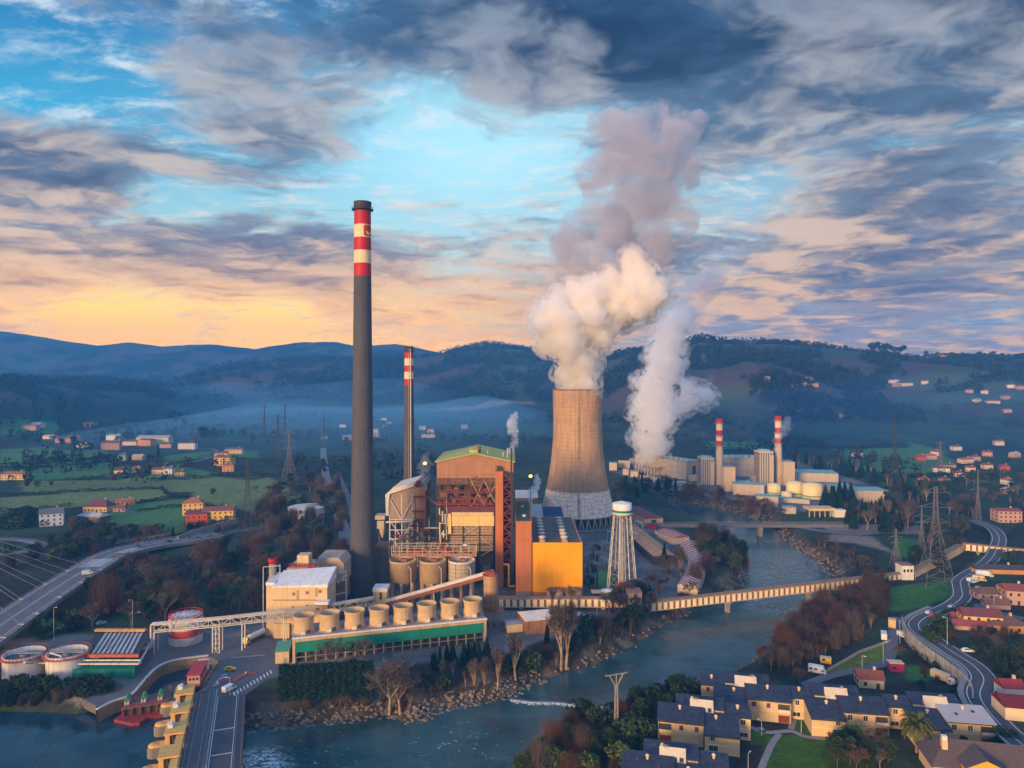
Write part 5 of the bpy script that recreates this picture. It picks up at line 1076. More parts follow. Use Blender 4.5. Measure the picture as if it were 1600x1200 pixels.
# ---------------------------------------------------------------- left cable stayed bridge
def stay_bridge():
    z=7.0; path=cr([gp(a,b,q) for a,b,q in [(-210,1130,7),(-141,1078,7),(-60,1020,7),(0,978,7),(75,927,7),(140,886,7),(172,868,6.8),(205,857,6.2),(250,848,5.2),(300,841,4.4),(345,834,3.6)]],6); root=thing('road_bridge','grey cable stayed road bridge running towards the left hillside','bridge',(path[0].x,path[0].y,0)); W=9.5
    mb=MB(); a,b=offs(path,-W),offs(path,W); v=[]
    for p,q in zip(a,b): v+=[(p.x,p.y,p.z-1.9),(p.x,p.y,p.z),(q.x,q.y,q.z),(q.x,q.y,q.z-1.9)]
    mb.add(v,[(4*i+j,4*i+4+j,4*i+4+(j+1)%4,4*i+(j+1)%4) for i in range(len(path)-1) for j in range(4)]); mb.build('deck',mat('deck_concrete',(.24,.22,.22),(.16,.15,.15),.2,streak=.4),root,ws=True)
    mb=MB(); strip(mb,path,-7.6,7.6,.05); mb.build('carriageway',asph_l,root,ws=True)
    mb=MB(); 
    for o in (-7.2,7.2): strip(mb,path,o-.12,o+.12,.09)
    for o in (-.4,.4): strip(mb,path,o-.1,o+.1,.09)
    for k in range(10): strip(mb,[path[30].lerp(path[34],k/10),path[30].lerp(path[34],(k+.45)/10)],-6,6,.09)
    for k in range(8): strip(mb,[path[38].lerp(path[43],k/8),path[38].lerp(path[43],(k+.4)/8)],-1,6,.09)
    mb.build('road_marking',paint,root,ws=True)
    mb=MB(); 
    for o in (-W+.3,W-.3,-8,8):
        e=offs(path,o,0); 
        for p,q in zip(e[:-1],e[1:]):
            mb.bar(p+Vector((0,0,1)),q+Vector((0,0,1)),.12); mb.bar(p,p+Vector((0,0,1)),.12)
    mb.build('guard_rail',steel,root,ws=True)
    top=Vector((-209-2,245-2,62)); base=Vector((top.x,top.y,0))
    mb=MB()
    for s in (-1,1):
        q=offs(path,s*(W+.9))[6]; mb.bar(Vector((q.x,q.y,-3)),top,2.2)
    mb.bar(top-Vector((0,0,6)),top+Vector((0,0,6)),2.6); mb.build('pylon_mast',conc,root,ws=True)
    for i in (12,15,18,20,23,26,29):
        for s in (-1,1):
            if i<len(path): 
                e=offs(path,s*7.9)[i]; c=MB().cyl(e,top+Vector((0,0,5-(29-i)*.35)),.14,n=6); c.build('stay_cable',steel_l,root,ws=True)
                k=MB(); k.bar(e+Vector((-1.0*s,0,.15)),e+Vector((1.4*s,.0,.15)),.5); k.build('cable_anchor',steel_l,root,ws=True)
    for i in (30,22):
        p=path[i]; MB().box(p.x,p.y,gz(p.x,p.y)-3,2.2,9,z-1.9-gz(p.x,p.y)+3).build('pier',conc,root,ws=True)
    return path
bpath=stay_bridge()
def river_road_bridge():
    Y=532; x0,x1=xY(985,Y),xY(1325,Y); root=thing('river_bridge','low flat concrete road bridge crossing the river beyond the conveyor bridge','bridge',(x0,Y,0))
    MB().box((x1-x0)/2,0,.3,x1-x0,9,1.2).build('deck',conc_d,root); r=MB()
    for s in (-4.3,4.3): rail(r,[(0,s,1.5),(x1-x0,s,1.5)],1.1,w=.12,step=4)
    r.build('railing',steel,root); MB().box((x1-x0)/2,0,1.5,x1-x0-1,7,.06).build('carriageway',asph_l,root)
    for px in (1085,1187): 
        MB().box(xY(px,Y)-x0,0,-12,3,5,12.3).build('pier',conc,root)
river_road_bridge()
stripe=mat('striped_panel',(.88,.74,.52),(.72,.58,.40),.3,streak=.2,lines=(0,3.3,(.22,.10,.04),.36))
def conveyor_bridge(name,label,a,b,w=4,h=3.7,piers=(),roofm=rust_b):
    d=b-a; L=d.length; root=thing(name,label,'conveyor bridge',tuple(a),math.atan2(d.y,d.x)); sl=d.z/d.xy.length
    mb=MB(); e=Vector((L,0,d.z)); mb.extr([(-w/2,0),(w/2,0),(w/2,h),(-w/2,h)],(0,0,0),e); mb.build('side_panel',stripe,root)
    mb=MB(); mb.extr([(-w/2-.35,h),(w/2+.35,h),(0,h+.7)],(0,0,.02),e+Vector((0,0,.02))); mb.build('roof',roofm,root)
    mb=MB()
    for s in (-w/2-.1,w/2+.1):
        for z in (-.15,h): mb.bar((0,s,z),(L,s,z+d.z),.32)
    mb.build('edge_beam',mat('edge_tan',(.52,.38,.22),(.36,.26,.16)),root)
    for x in piers:
        p=a+d*(x/L); zb=min(gz(p.x,p.y),-7)-3 if gz(p.x,p.y)<-2 else gz(p.x,p.y)-.5; z=x/L*d.z
        m=MB(); m.box(x,0,zb-a.z,1.5,2.6,z-.2-(zb-a.z)); m.box(x,0,z-1.0,2.2,4.2,.85); m.build('pier',conc,root)
    return root
A=yp(1012,953,347); Bb=yp(1412,905,398); d=Bb-A
conveyor_bridge('conveyor_bridge','long striped cream and brown conveyor bridge spanning the river on two piers',A,Bb,piers=[(xY(1136,362)-A.x)*(d.length/d.x),(xY(1262,378)-A.x)*(d.length/d.x)])
conveyor_bridge('conveyor_gallery','level striped conveyor gallery passing in front of the orange end wall',yp(776,946,345),yp(985,946,345),piers=[12,32,52])
conveyor_bridge('conveyor_gallery','short striped conveyor gallery rising from the river bridge head into the trees',Bb+Vector((4,.5,.2)),yp(1500,858,455)+Vector((0,0,-1)),piers=[30])
conveyor_bridge('conveyor_gallery','striped conveyor gallery crossing over the winding road at the far right',yp(1505,858,452),yp(1640,872,436),piers=[8,22,40])
def tower_house(px,py,lb,w,h,m,nm='transfer_tower'):
    p=gp(px,py); root=thing(nm,lb,'transfer tower',(p.x,p.y,gz(p.x,p.y)))
    MB().box(0,3,0,w,7,h).build('wall',m,root); MB().box(0,3,h,w+.6,7.6,.4).build('roof',rust_b,root); k=MB()
    for i in range(3): k.box(-w*.3+i*w*.3,-.56,h*.55,w*.18,.1,h*.2)
    k.build('window',glass,root)
tower_house(992,957,'concrete transfer tower where the level gallery meets the river bridge',6.5,9.5,conc); tower_house(1418,906,'white transfer house at the right end of the river conveyor bridge',6.5,8,whitew)
# ---------------------------------------------------------------- pylons
def pylon(px,py,pt,w,label,dark=False,arms=3,cat='pylon',group='lattice power pylons',twin=False,armw=1.0):
    p=g2(px,py); Y=p.y; h=zY(pt,Y)-p.z; root=thing('power_pylon',label,cat,tuple(p),R(random.uniform(-12,12)),group); m=steel_d if dark else mat('pylon_grey',(.17,.165,.17),(.10,.10,.105),.8)
    W=w*Y/FPX/2; th=max(.11,Y*.00027); n=9; mb=MB()
    def half(t): return lerp(W,W*.16,min(1,t/.62)) if t<.62 else lerp(W*.16,W*.08,(t-.62)/.38)
    for i in range(n):
        t0,t1=i/n,(i+1)/n; a,b=half(t0),half(t1)
        A=[Vector((sx*a,sy*a,h*t0)) for sx,sy in ((-1,-1),(1,-1),(1,1),(-1,1))]; B=[Vector((sx*b,sy*b,h*t1)) for sx,sy in ((-1,-1),(1,-1),(1,1),(-1,1))]
        for k in range(4):
            j=(k+1)%4; mb.bar(A[k],B[k],th*1.5); mb.bar(B[k],B[j],th*.8); mb.bar(A[k],B[j],th*.8); mb.bar(A[j],B[k],th*.8)
    mb.build('lattice_body',m,root)
    for k in range(arms):
        z=h*(.64+.15*k); L=h*.13*armw*(1 if k!=1 else 1.25); am=MB()
        for s in (-1,1):
            tip=Vector((s*L,0,z)); q=half(z/h)
            for y in (-q,q): am.bar(Vector((s*q,y,z)),tip,th*.9); am.bar(Vector((s*q,y,z+h*.045)),tip,th*.9)
            am.bar(tip,tip-Vector((0,0,h*.035)),th*1.2)
        am.build('cross_arm',m,root)
    return p,h
P1,h1=pylon(387,858,716,32,'dark lattice pylon behind the red and yellow farm complex',True)
pylon(452,752,672,18,'pale lattice pylon rising from the brown wood left of the railway'); pylon(434,716,648,16,'dark lattice pylon in the misty valley left of the tall chimney',True); pylon(413,690,633,7,'tiny misty lattice pylon, left one of the far pair',True); pylon(445,690,632,7,'tiny misty lattice pylon, right one of the far pair',True); pylon(506,692,650,6,'faint slim pylon among the misty poles beside the tall chimney',True,2)
pylon(1398,803,655,22,'tall dark pylon right of the distant plant halls',True); pylon(1400,887,826,15,'short pale lattice pylon on the grass by the conveyor bridge head',arms=2); pylon(1462,915,760,44,'big wide based pale lattice pylon beside the winding road'); pylon(1469,738,690,10,'small pale pylon among the far right village'); pylon(1172,705,668,8,'small hazy pylon behind the distant plant between its stacks'); pylon(1528,818,735,8,'slim grey pylon in the trees near the far road bend',arms=2); pylon(1440,860,792,9,'slim lattice pole pylon left of the big pylon',arms=2)
def line(a,b,sag,r,label):
    root=thing('power_cable',label,'cable',tuple(a),0,'power cables over the reservoir'); n=18; pts=[a.lerp(b,k/n)-Vector((0,0,sag*4*(k/n)*(1-k/n))) for k in range(n+1)]; MB().tube(pts,r,4).build('wire',steel_d,root,ws=True)
for k,(px,py,Yn) in enumerate([(-60,1230,150),(-40,1225,150),(20,1235,150),(30,1225,150),(110,1255,150),(140,1250,150)]):
    e=P1+Vector(((-1)**k*7,0,h1*(.64+.15*(k//2)))); line(e,yp(px,py,Yn),4,.055,'thin power cable sagging from the dark pylon over the reservoir')
def pole_pylon():
    p=gp(963,1158); h=zY(1051,p.y); root=thing('concrete_pylon','slender concrete power pole with a branched top on the near river bank','power pole',(p.x,p.y,gz(p.x,p.y)),R(20)); h-=gz(p.x,p.y)
    b=MB(); 
    for s in (-1,1): b.bar((s*.65,0,-1),(s*.38,0,h*.8),.32)
    for k in range(9): z=h*.8*k/9; b.bar((-.6,0,z),(.6,0,z+.1),.2); b.bar((-.55,0,z),(.5,0,z+h*.088),.14)
    b.build('shaft',conc,root); t=MB()
    for s in (-1,1): t.bar((0,0,h*.78),(s*2.4,0,h*.97),.3); t.bar((s*2.4,0,h*.97),(s*4,0,h*.98),.22)
    t.bar((-3.6,0,h*.975),(3.6,0,h*.975),.25); t.bar((0,0,h*.78),(0,0,h*.98),.22); t.build('cross_arm',conc,root)
    i=MB()
    for x in (-3.7,0,3.7): i.lathe([(.12,0),(.24,.2),(.12,.4),(.24,.6),(.1,.9)],8,(x,0,h*.985))
    i.build('insulator',steel_d,root); 
pole_pylon()
# ---------------------------------------------------------------- switchyard
def gantry(px,py,w,h,label):
    p=gp(px,py); root=thing('switchyard_gantry',label,'gantry',(p.x,p.y,0),R(-62),'steel gantries of the switchyard'); mb=MB()
    for x in (-w/2,w/2):
        for s in (-.5,.5): mb.bar((x+s,0,0),(x,0,h),.2)
        for k in range(6): mb.bar((x-.45,0,h*k/6),(x+.4,0,h*(k+1)/6),.1)
    mb.build('leg',steel_l,root); b=MB()
    for z in (h,h-.9): b.bar((-w/2,-.4,z),(w/2,-.4,z),.16).bar((-w/2,.4,z),(w/2,.4,z),.16)
    for k in range(8): b.bar((lerp(-w/2,w/2,k/8),-.4,h-.9),(lerp(-w/2,w/2,(k+1)/8),-.4,h),.1)
    b.build('beam',steel_l,root)
k=0
for row in range(5):
    for c in range(3):
        px=928+c*17+row*9; py=902-row*17; gantry(px,py,9,9+c%2*2,'grey lattice gantry among the switchyard frames between hall and water tower'); k+=1
def transformer(px,py,lb):
    p=gp(px,py); root=thing('transformer',lb,'transformer',(p.x,p.y,0),R(-62),'transformers beside the orange end wall'); MB().box(0,0,0,5,3.4,3.6).build('tank',steel_d,root)
    f=MB()
    for q in range(6): f.box(-2+q*.8,-2.2,.6,.3,1,2.4)
    f.build('radiator',steel,root); b=MB()
    for x in (-1.5,0,1.5): b.lathe([(.3,3.5),(.4,3.9),(.25,4.3),(.35,4.7),(.1,5.6)],10,(x,0,0))
    b.build('bushing',rust_b,root); MB().cyl((-2,1,4.6),(2,1,4.6),.6,n=12).build('conservator',steel,root)
for a,b,lb in ((921,912,'dark transformer nearest the orange end wall'),(925,893,'second dark transformer beside the orange end wall'),(928,876,'third dark transformer beside the orange end wall'),(932,861,'farthest dark transformer beside the orange end wall')): transformer(a,b,lb)
wbox('green_switch_house','dark green switch house at the foot of the water tower','switch house',gp(935,921),gp(962,921),8,9.5,mat('dark_green',(.015,.10,.085),(.012,.07,.06),.3,streak=.3),steel_d)
def ptank(px,py,r,h,lb,m1,m2):
    p=gp(px,py); root=thing('water_tank',lb,'water tank',(p.x,p.y,0),0,'low round tanks beside the level conveyor gallery'); MB().lathe([(r,0),(r,h)],32).build('shell',m1,root); MB().lathe([(r+.15,h),(r+.15,h+.35),(.05,h+.9)],32).build('roof',m2,root)
ptank(867,936,4.2,4.6,'low cream tank with red roof, left of two before the orange wall',creamp,rust_b); ptank(897,936,4.2,4.6,'low cream tank with red roof, right of two before the orange wall',creamp,rust_b); ptank(950,933,3.4,3.4,'low white tank left of the water tower legs',whitew,whitew); ptank(974,931,4.2,5.5,'red topped low tank at the water tower foot',rust_b,red)
# ---------------------------------------------------------------- sheds by the river
def shed(name,label,a,b,depth,h,wall,roof,cat='shed',group=None,hip=0,rise=1.6,over=.4):
    a=Vector(a);b=Vector(b); d=b-a; L=d.xy.length; rz=math.atan2(d.y,d.x); z=min(gz(a.x,a.y),gz(b.x,b.y)); root=thing(name,label,cat,(a.x,a.y,z),rz,group)
    mb=MB(); mb.box(L/2,depth/2,-.5,L,depth,h+.5); mb.add([(0,0,h),(0,depth,h),(0,depth/2,h+rise*.96)],[(0,1,2)]) if not hip else None
    if not hip: mb.add([(L,0,h),(L,depth,h),(L,depth/2,h+rise*.96)],[(0,2,1)])
    mb.build('wall',wall,root); r=MB(); o=over; v=[(-o,-o,h-.05),(L+o,-o,h-.05),(L+o,depth+o,h-.05),(-o,depth+o,h-.05),(-o+hip,depth/2,h+rise),(L+o-hip,depth/2,h+rise)]
    r.add(v,[(0,1,5,4),(2,3,4,5),(3,0,4),(1,2,5),(3,2,1,0)]); r.build('roof',roof,root); return root,L
redroof=mat('red_sheet_roof',(.25,.06,.07),(.17,.042,.05),.3,streak=.2); brownroof=mat('brown_sheet_roof',(.55,.28,.13),(.34,.17,.09),.25,streak=.3,grid=((9,9,.3),(.16,.09,.06)))
striped=mat('striped_red_roof',(.40,.09,.09),(.30,.07,.07),.3,lines=(0,1.9,(.52,.42,.38),.32))
rt,L=shed('warehouse','long warehouse with plain red roof and cream gable near the water tower',gp(1036,819),gp(1000,801),15,5,creamp,redroof)
MB().box(-.05,7.5,0,.15,4,4).build('door',steel_d,rt)
shed('open_shed','long open shed with patchy brown sheet roof along the plant road',gp(1054,882),gp(996,834),13,5.5,steel_d,brownroof,rise=1.2)
shed('striped_shed','small shed with striped red and white roof next to the blue container',gp(1077,849),gp(1052,838),13,4.5,sand,striped)
def curved_ware():
    P=cr([gp(a,b) for a,b in [(1074,928),(1086,905),(1089,880),(1076,857)]],7); root=thing('curved_warehouse','curved warehouse with pink and red striped roof following the river bend','warehouse',tuple(P[0])); mb=MB(); W=5.2
    a,b,c=offs(P,-W,4.2),offs(P,W,4.2),offs(P,0,6.2); r=MB(); m=1
    for i in range(len(P)-1):
        for s in range(2):
            t0,t1=s/2,(s+1)/2; A=[q[i].lerp(q[i+1],t0) for q in (a,b,c)]; B=[q[i].lerp(q[i+1],t1) for q in (a,b,c)]
            r.add([A[0],B[0],B[2],A[2]],[(0,1,2,3)],s%2); r.add([A[2],B[2],B[1],A[1]],[(0,1,2,3)],s%2)
    r.build('roof',[redroof,mat('pink_sheet',(.62,.48,.45),(.5,.38,.36))],root,ws=True)
    for o,q in ((-W+.2,a),(W-.2,b)):
        e=offs(P,o); k=len(P); mb.add(list(e)+[p+Vector((0,0,4.2)) for p in e],[(i,i+1,k+i+1,k+i) for i in range(k-1)])
    for e in (0,-1): mb.add([a[e]-Vector((0,0,4.2)),b[e]-Vector((0,0,4.2)),b[e],c[e],a[e]],[(0,1,2,3,4)])
    mb.build('wall',sand,root,ws=True)
curved_ware()
def container(px,py,L,m,lb,rz=R(20)):
    p=gp(px,py); root=thing('container',lb,'container',(p.x,p.y,gz(p.x,p.y)),rz); b=MB(); b.box(0,0,.15,L,2.6,2.7); b.build('body',m,root)
    for x in (-L/2,L/2):
        for y in (-1.3,1.3): MB().box(x,y,.05,.2,.2,2.9).build('corner_post',steel_d,root); MB().box(0,0,2.86,L-.2,2.4,.08).build('roof',m,root)
container(1047,841,13,mat('container_blue',(.02,.16,.42),(.02,.12,.32),.4,lines=(0,.6,(.015,.10,.28),.3)),'blue container beside the striped shed',R(-12)); container(1035,836,10,whitew,'white container left of the blue container',R(-35)); container(1020,826,7,red,'small red container near the plain red warehouse',R(-40))
# buildings behind the green hall end
def workshop():
    rt,L=shed('workshop','pale flat gabled workshop with rusty base in front of the level gallery',gp(822,992),gp(880,986),13,6,rust_b,mat('pale_sheet',(.66,.58,.50),(.50,.43,.37),.2,streak=.3),rise=2.2)
workshop()
shed('cream_office','small cream flat roofed office with two windows behind the green hall',gp(793,989),gp(817,987),6,3.6,creamp,steel,rise=.3); wbox('hedge_house','low cream block behind the rusty silo','hut',gp(700,1000)+Vector((10,26,0)),gp(716,1000)+Vector((10,26,0)),6,3.5,creamp,steel)
t,_=shed('stripe_canopy','small cream striped canopy left of the low white tank',gp(926,936),gp(940,936),6,3,steel_d,creamp,rise=.2)
def round_reservoir():
    p=g2(479,806); r=28/1*p.y/FPX; root=thing('round_reservoir','low round white roofed reservoir among brown trees','reservoir tank',tuple(p)); MB().lathe([(r,-1),(r,7.5)],40).build('wall',steel_l,root); MB().lathe([(r+.2,7.4),(r*.6,8.2),(.1,8.6)],40).build('roof',mat('res_roof',(.62,.58,.55),(.42,.36,.33),.3,streak=.3),root)
round_reservoir()
# ---------------------------------------------------------------- dam with gate piers and its crest road
def dam():
    a=gp(322,1210); b=gp(341,1078); u=(b-a); L=u.length; rz=math.atan2(u.y,u.x); root=thing('dam','concrete gated dam crossing the water with road and rails along its crest','dam',(a.x,a.y,0),rz)
    # local x along the dam away from the viewer, local +y to the reservoir side
    X0,X1=-55,L; yl,yr=7.5,-9.2
    MB().box((X0+X1)/2,(yl+yr)/2,-13,X1-X0,yl-yr,12.6).build('body',conc_d,root)
    MB().box((X0+X1)/2,(yl+yr)/2,-.4,X1-X0+.2,yl-yr+.6,.4).build('deck',mat('dam_deck',(.12,.10,.105),(.085,.073,.078),.25),root)
    MB().box((X0+X1)/2+2,-4.4,.0,X1-X0-4,8.4,.07).build('carriageway',asphalt,root)
    m=MB()
    m.box((X0+X1)/2,-.3,.07,X1-X0-6,.2,.02); m.box((X0+X1)/2,-6.6,.07,X1-X0-6,.14,.02)
    for x in (10,26): m.box(x,-3.6,.07,.35,5.8,.02)
    m.build('road_marking',paint,root)
    r=MB(); 
    for y in (1.2,2.7,5.4,6.9): r.box((X0+X1)/2,y,.0,X1-X0,.14,.16)
    r.build('rail',steel,root)
    k=MB(); k.box((X0+X1)/2,.35,0,X1-X0,.5,.5); k.build('kerb',conc,root)
    p=MB(); rail(p,[(X0,yr+.1,0),(X1,yr+.1,0)],1.15,w=.1); p.build('railing',mat('railing_rust',(.30,.12,.08)),root)
    rail_l=MB(); rail(rail_l,[(X0,-7.2,0),(X1,-7.2,0)],.5,w=.08); rail_l.build('guard_rail',steel,root)
    pipe=mat('pier_yellow',(.72,.42,.12),(.52,.30,.09),.4,streak=.4)
    for i in range(4):
        x=L-5-i*14.2; 
        if x<-32: continue
        t=thing('gate_pier',['farthest yellow gate pier at the head of the dam','yellow gate pier with a white hoist, second from the dam head','yellow gate pier with a white hoist, third from the dam head','yellow gate pier cut by the bottom edge of the view'][i],'gate pier',(0,0,0),0,'yellow gate piers along the dam')
        q=Matrix.Rotation(rz,3,'Z')@Vector((x,12,0)); t.location=(a.x+q.x,a.y+q.y,0); t.rotation_euler=(0,0,rz)
        z=MB(); z.box(0,0,-13,4.2,9,12.2); z.lathe([(2.1,-13),(2.1,-.8)],20,(0,4.5,0)); z.build('pier_base',conc_d,t)
        n=MB(); n.lathe([(1.7,-3.4),(1.7,-.5),(1.5,-.3),(.05,-.3)],20,(0,4.6,0)); n.box(0,2.3,-3.4,3.4,4.2,3.08); n.build('nose_cap',pipe,t)
        for s in (-1,1): MB().box(-1.6,s*2.0-1.6,-.8,5.2,1.3,4.6).build('pillar',pipe,t)
        MB().box(2.6,-1.6,-.8,1.6,5.5,4.6).build('pillar',pipe,t); MB().box(-1.0,-1.6,3.8,7.4,5.9,.5).build('top_slab',pipe,t); MB().box(-6.2,-3.2,1.2,6.8,2.2,2.2).build('cross_beam',pipe,t)
        if i in (1,2,0):
            h=MB(); h.box(0,0,4.3,1.7,1.3,1.2); h.cyl((-1.3,-.3,5.0),(1.5,-.3,5.0),.62,n=14); h.box(1.4,.4,4.3,1.0,1.2,.8); h.bar((-1.2,.5,4.3),(-1.2,.5,6.2),.15); h.build('hoist',mat('hoist_white',(.70,.70,.70),(.5,.5,.5),.6),t)
        MB().cyl((-5.8,-1.6,2.4),(-2.6,-1.6,2.4),.7,n=12).build('winch_drum',steel_d,t)
dam()
def yard_wall():
    pts=[gp(a,b,0) for a,b in [(150,1110),(176,1097),(205,1086),(226,1062),(246,1043),(275,1032),(326,1025)]]; root=thing('quay_wall','curved brown quay wall with pale coping beside the intake channel','quay wall',tuple(pts[0])); P=cr(pts,5)
    mb=MB(); A,B=offs(P,-.1),offs(P,.9); v=[]
    for p,q in zip(A,B): v+=[(p.x,p.y,-9),(p.x,p.y,.25),(q.x,q.y,.25),(q.x,q.y,-9)]
    mb.add(v,[(4*i+j,4*i+4+j,4*i+4+(j+1)%4,4*i+(j+1)%4) for i in range(len(P)-1) for j in range(4)]); mb.build('wall',mat('quay_brown',(.30,.19,.11),(.17,.11,.075),.3,streak=.6),root,ws=True)
    mb=MB(); C=offs(P,.3); 
    for p,q in zip(C[:-1],C[1:]): mb.bar(p+Vector((0,0,.45)),q+Vector((0,0,.45)),.9,.4)
    mb.build('coping',steel_l,root,ws=True)
    yard=[gp(a,b,0) for a,b in [(100,1078),(150,1103),(176,1096),(205,1085),(226,1061),(246,1042),(275,1031),(326,1024),(370,1000),(300,985),(200,1000),(100,1040)]]
    o=MB(); o.prism([(p.x,p.y) for p in yard],-3,.12); tag(o.build('yard_pavement',mat('yard_asphalt',(.13,.12,.125),(.09,.08,.09),.15)),kind='structure')
yard_wall()
yard2=[gp(a,b) for a,b in [(322,1090),(345,1035),(326,1026),(340,1002),(412,985),(430,1010),(440,1042),(455,1043),(455,1051),(420,1060),(385,1085)]]
tag(MB().prism([(p.x,p.y) for p in yard2],-4,.1).build('yard_pavement',mat('yard_asphalt',(.13,.12,.125))),kind='structure')
mb=MB()
for k in range(13): 
    p=gp(362+k*4.2,1028-k*.35); mb.box(p.x,p.y,.1,.55,.55,.03)
for k in range(4): p=gp(333+k*4,1072-k*5); q=gp(343+k*4,1068-k*5); mb.bar(p+Vector((0,0,.12)),q+Vector((0,0,.12)),.4,.03)
for k in range(12): p=gp(367+k*5.2,1087-k*3.1); q=gp(365+k*5.2,1082-k*3.1); mb.bar(p+Vector((0,0,.12)),q+Vector((0,0,.12)),.5,.03)
tag(mb.build('road_markings',paint),kind='structure')
def barrier(a,b,lb):
    p=gp(*a);q=gp(*b); root=thing('barrier',lb,'barrier',tuple(p)); m=MB(); m.bar(p+Vector((0,0,1)),q+Vector((0,0,1)),.25); m.build('boom',red,root,ws=True); MB().box(p.x,p.y,0,.5,.5,1.1).build('post',whitew,root,ws=True)
barrier((340,1068),(358,1067),'red barrier boom across the dam road entrance'); barrier((384,1054),(400,1056),'red barrier boom at the yard corner near the hedge')
t=thing('traffic_island','red painted kerbed traffic island in the yard by the white van','traffic island',tuple(gp(370,1063)));
MB().prism([(p.x,p.y) for p in (gp(365,1068),gp(383,1057),gp(384,1054),gp(380,1054),gp(363,1064))],.1,.45).build('kerb',mat('island_red',(.42,.10,.05),(.3,.08,.05)),t,ws=True)
def trolley():
    p=gp(300,1074); q=gp(314,1048); u=q-p; rz=math.atan2(u.y,u.x); root=thing('gate_crane','red roofed white maintenance crane cabin standing on the dam rails','crane cabin',(p.x,p.y,0),rz)
    MB().box(6.2,-.6,1.0,13,4.2,3.2).build('body',mat('crane_pink',(.56,.30,.24),(.42,.22,.18),.5,streak=.3),root); MB().box(6.2,-.6,4.2,13.6,5.0,.5).build('roof',mat('crane_red',(.45,.05,.06),(.35,.04,.05),.4),root)
    MB().box(6.2,-.6,.3,13.4,4.6,.75).build('chassis',mat('chassis_red',(.40,.10,.06)),root); MB().box(15,-.6,0,4.5,4.0,3.6).build('annex',whitew,root)
    w=MB()
    for y in (-1.8,-.6,.6): w.box(-.34,y,2.6,.1,.8,1)
    w.build('window',glass,root); s=MB(); s.box(6.2,-2.74,2.4,9,.1,1.2); s.build('window_strip',glass,root)
    for x in (1,4,8,11.5):
        for y in (-2.4,1.4): MB().cyl((x,y,.45),(x,y+.3,.45),.45,n=12).build('wheel',steel_d,root)
trolley()
def trash_rack():
    p=gp(178,1125,-3.2); q=gp(263,1112,-3.2); u=q-p; L=u.length; rz=math.atan2(u.y,u.x); root=thing('intake_platform','dark red water intake platform floating at the mouth of the channel','intake platform',(p.x,p.y,-4),rz); rd=mat('intake_red',(.30,.035,.03),(.20,.03,.028),.4,streak=.5)
    MB().prism([(0,0),(6,-5),(L*.5,-5.5),(L*.62,-2.5),(L,-2),(L,8),(4,8)],-1,1.0).build('hull',rd,root); MB().prism([(2,.5),(L,.8),(L,9.5),(5,9.5)],3.6,4.0).build('deck',mat('intake_deck',(.20,.085,.065),(.13,.06,.05),.4),root)
    for k in range(6): MB().box(2.5+k*(L-3.5)/5,.8,1,.4,.4,2.6).build('post',rd,root)
    MB().box(L/2+1,4,1.0,L-4,5,2.6).build('screen',steel_d,root)
    r=MB(); rail(r,[(2,.6,4),(L-1,.8,4)],1.0,w=.09); r.build('railing',rd,root)
    for k in range(4):
        x=3.5+k*5.2; t=thing('screen_cleaner',['green capped screen cleaner at the outer end of the intake','second green capped screen cleaner from the outer end of the intake','third green capped screen cleaner from the outer end of the intake','green capped screen cleaner nearest the dam'][k],'screen cleaner',(0,0,0),0,'screen cleaners on the red intake platform')
        c=Matrix.Rotation(rz,3,'Z')@Vector((x,5,0)); t.location=(p.x+c.x,p.y+c.y,0); t.rotation_euler=(0,0,rz)
        MB().box(0,0,0,1.5,4.2,1.5).build('cabinet',sand,t); MB().cyl((0,-2.1,1.7),(0,2.1,1.7),.75,n=14).build('cap',mat('cleaner_green',(.05,.22,.08),(.04,.15,.06)),t); l=MB()
        for s in (-.5,.5): l.bar((s,-2.2,0),(s,-2.2,1.4),.25)
        l.build('leg',steel_l,t)
trash_rack()
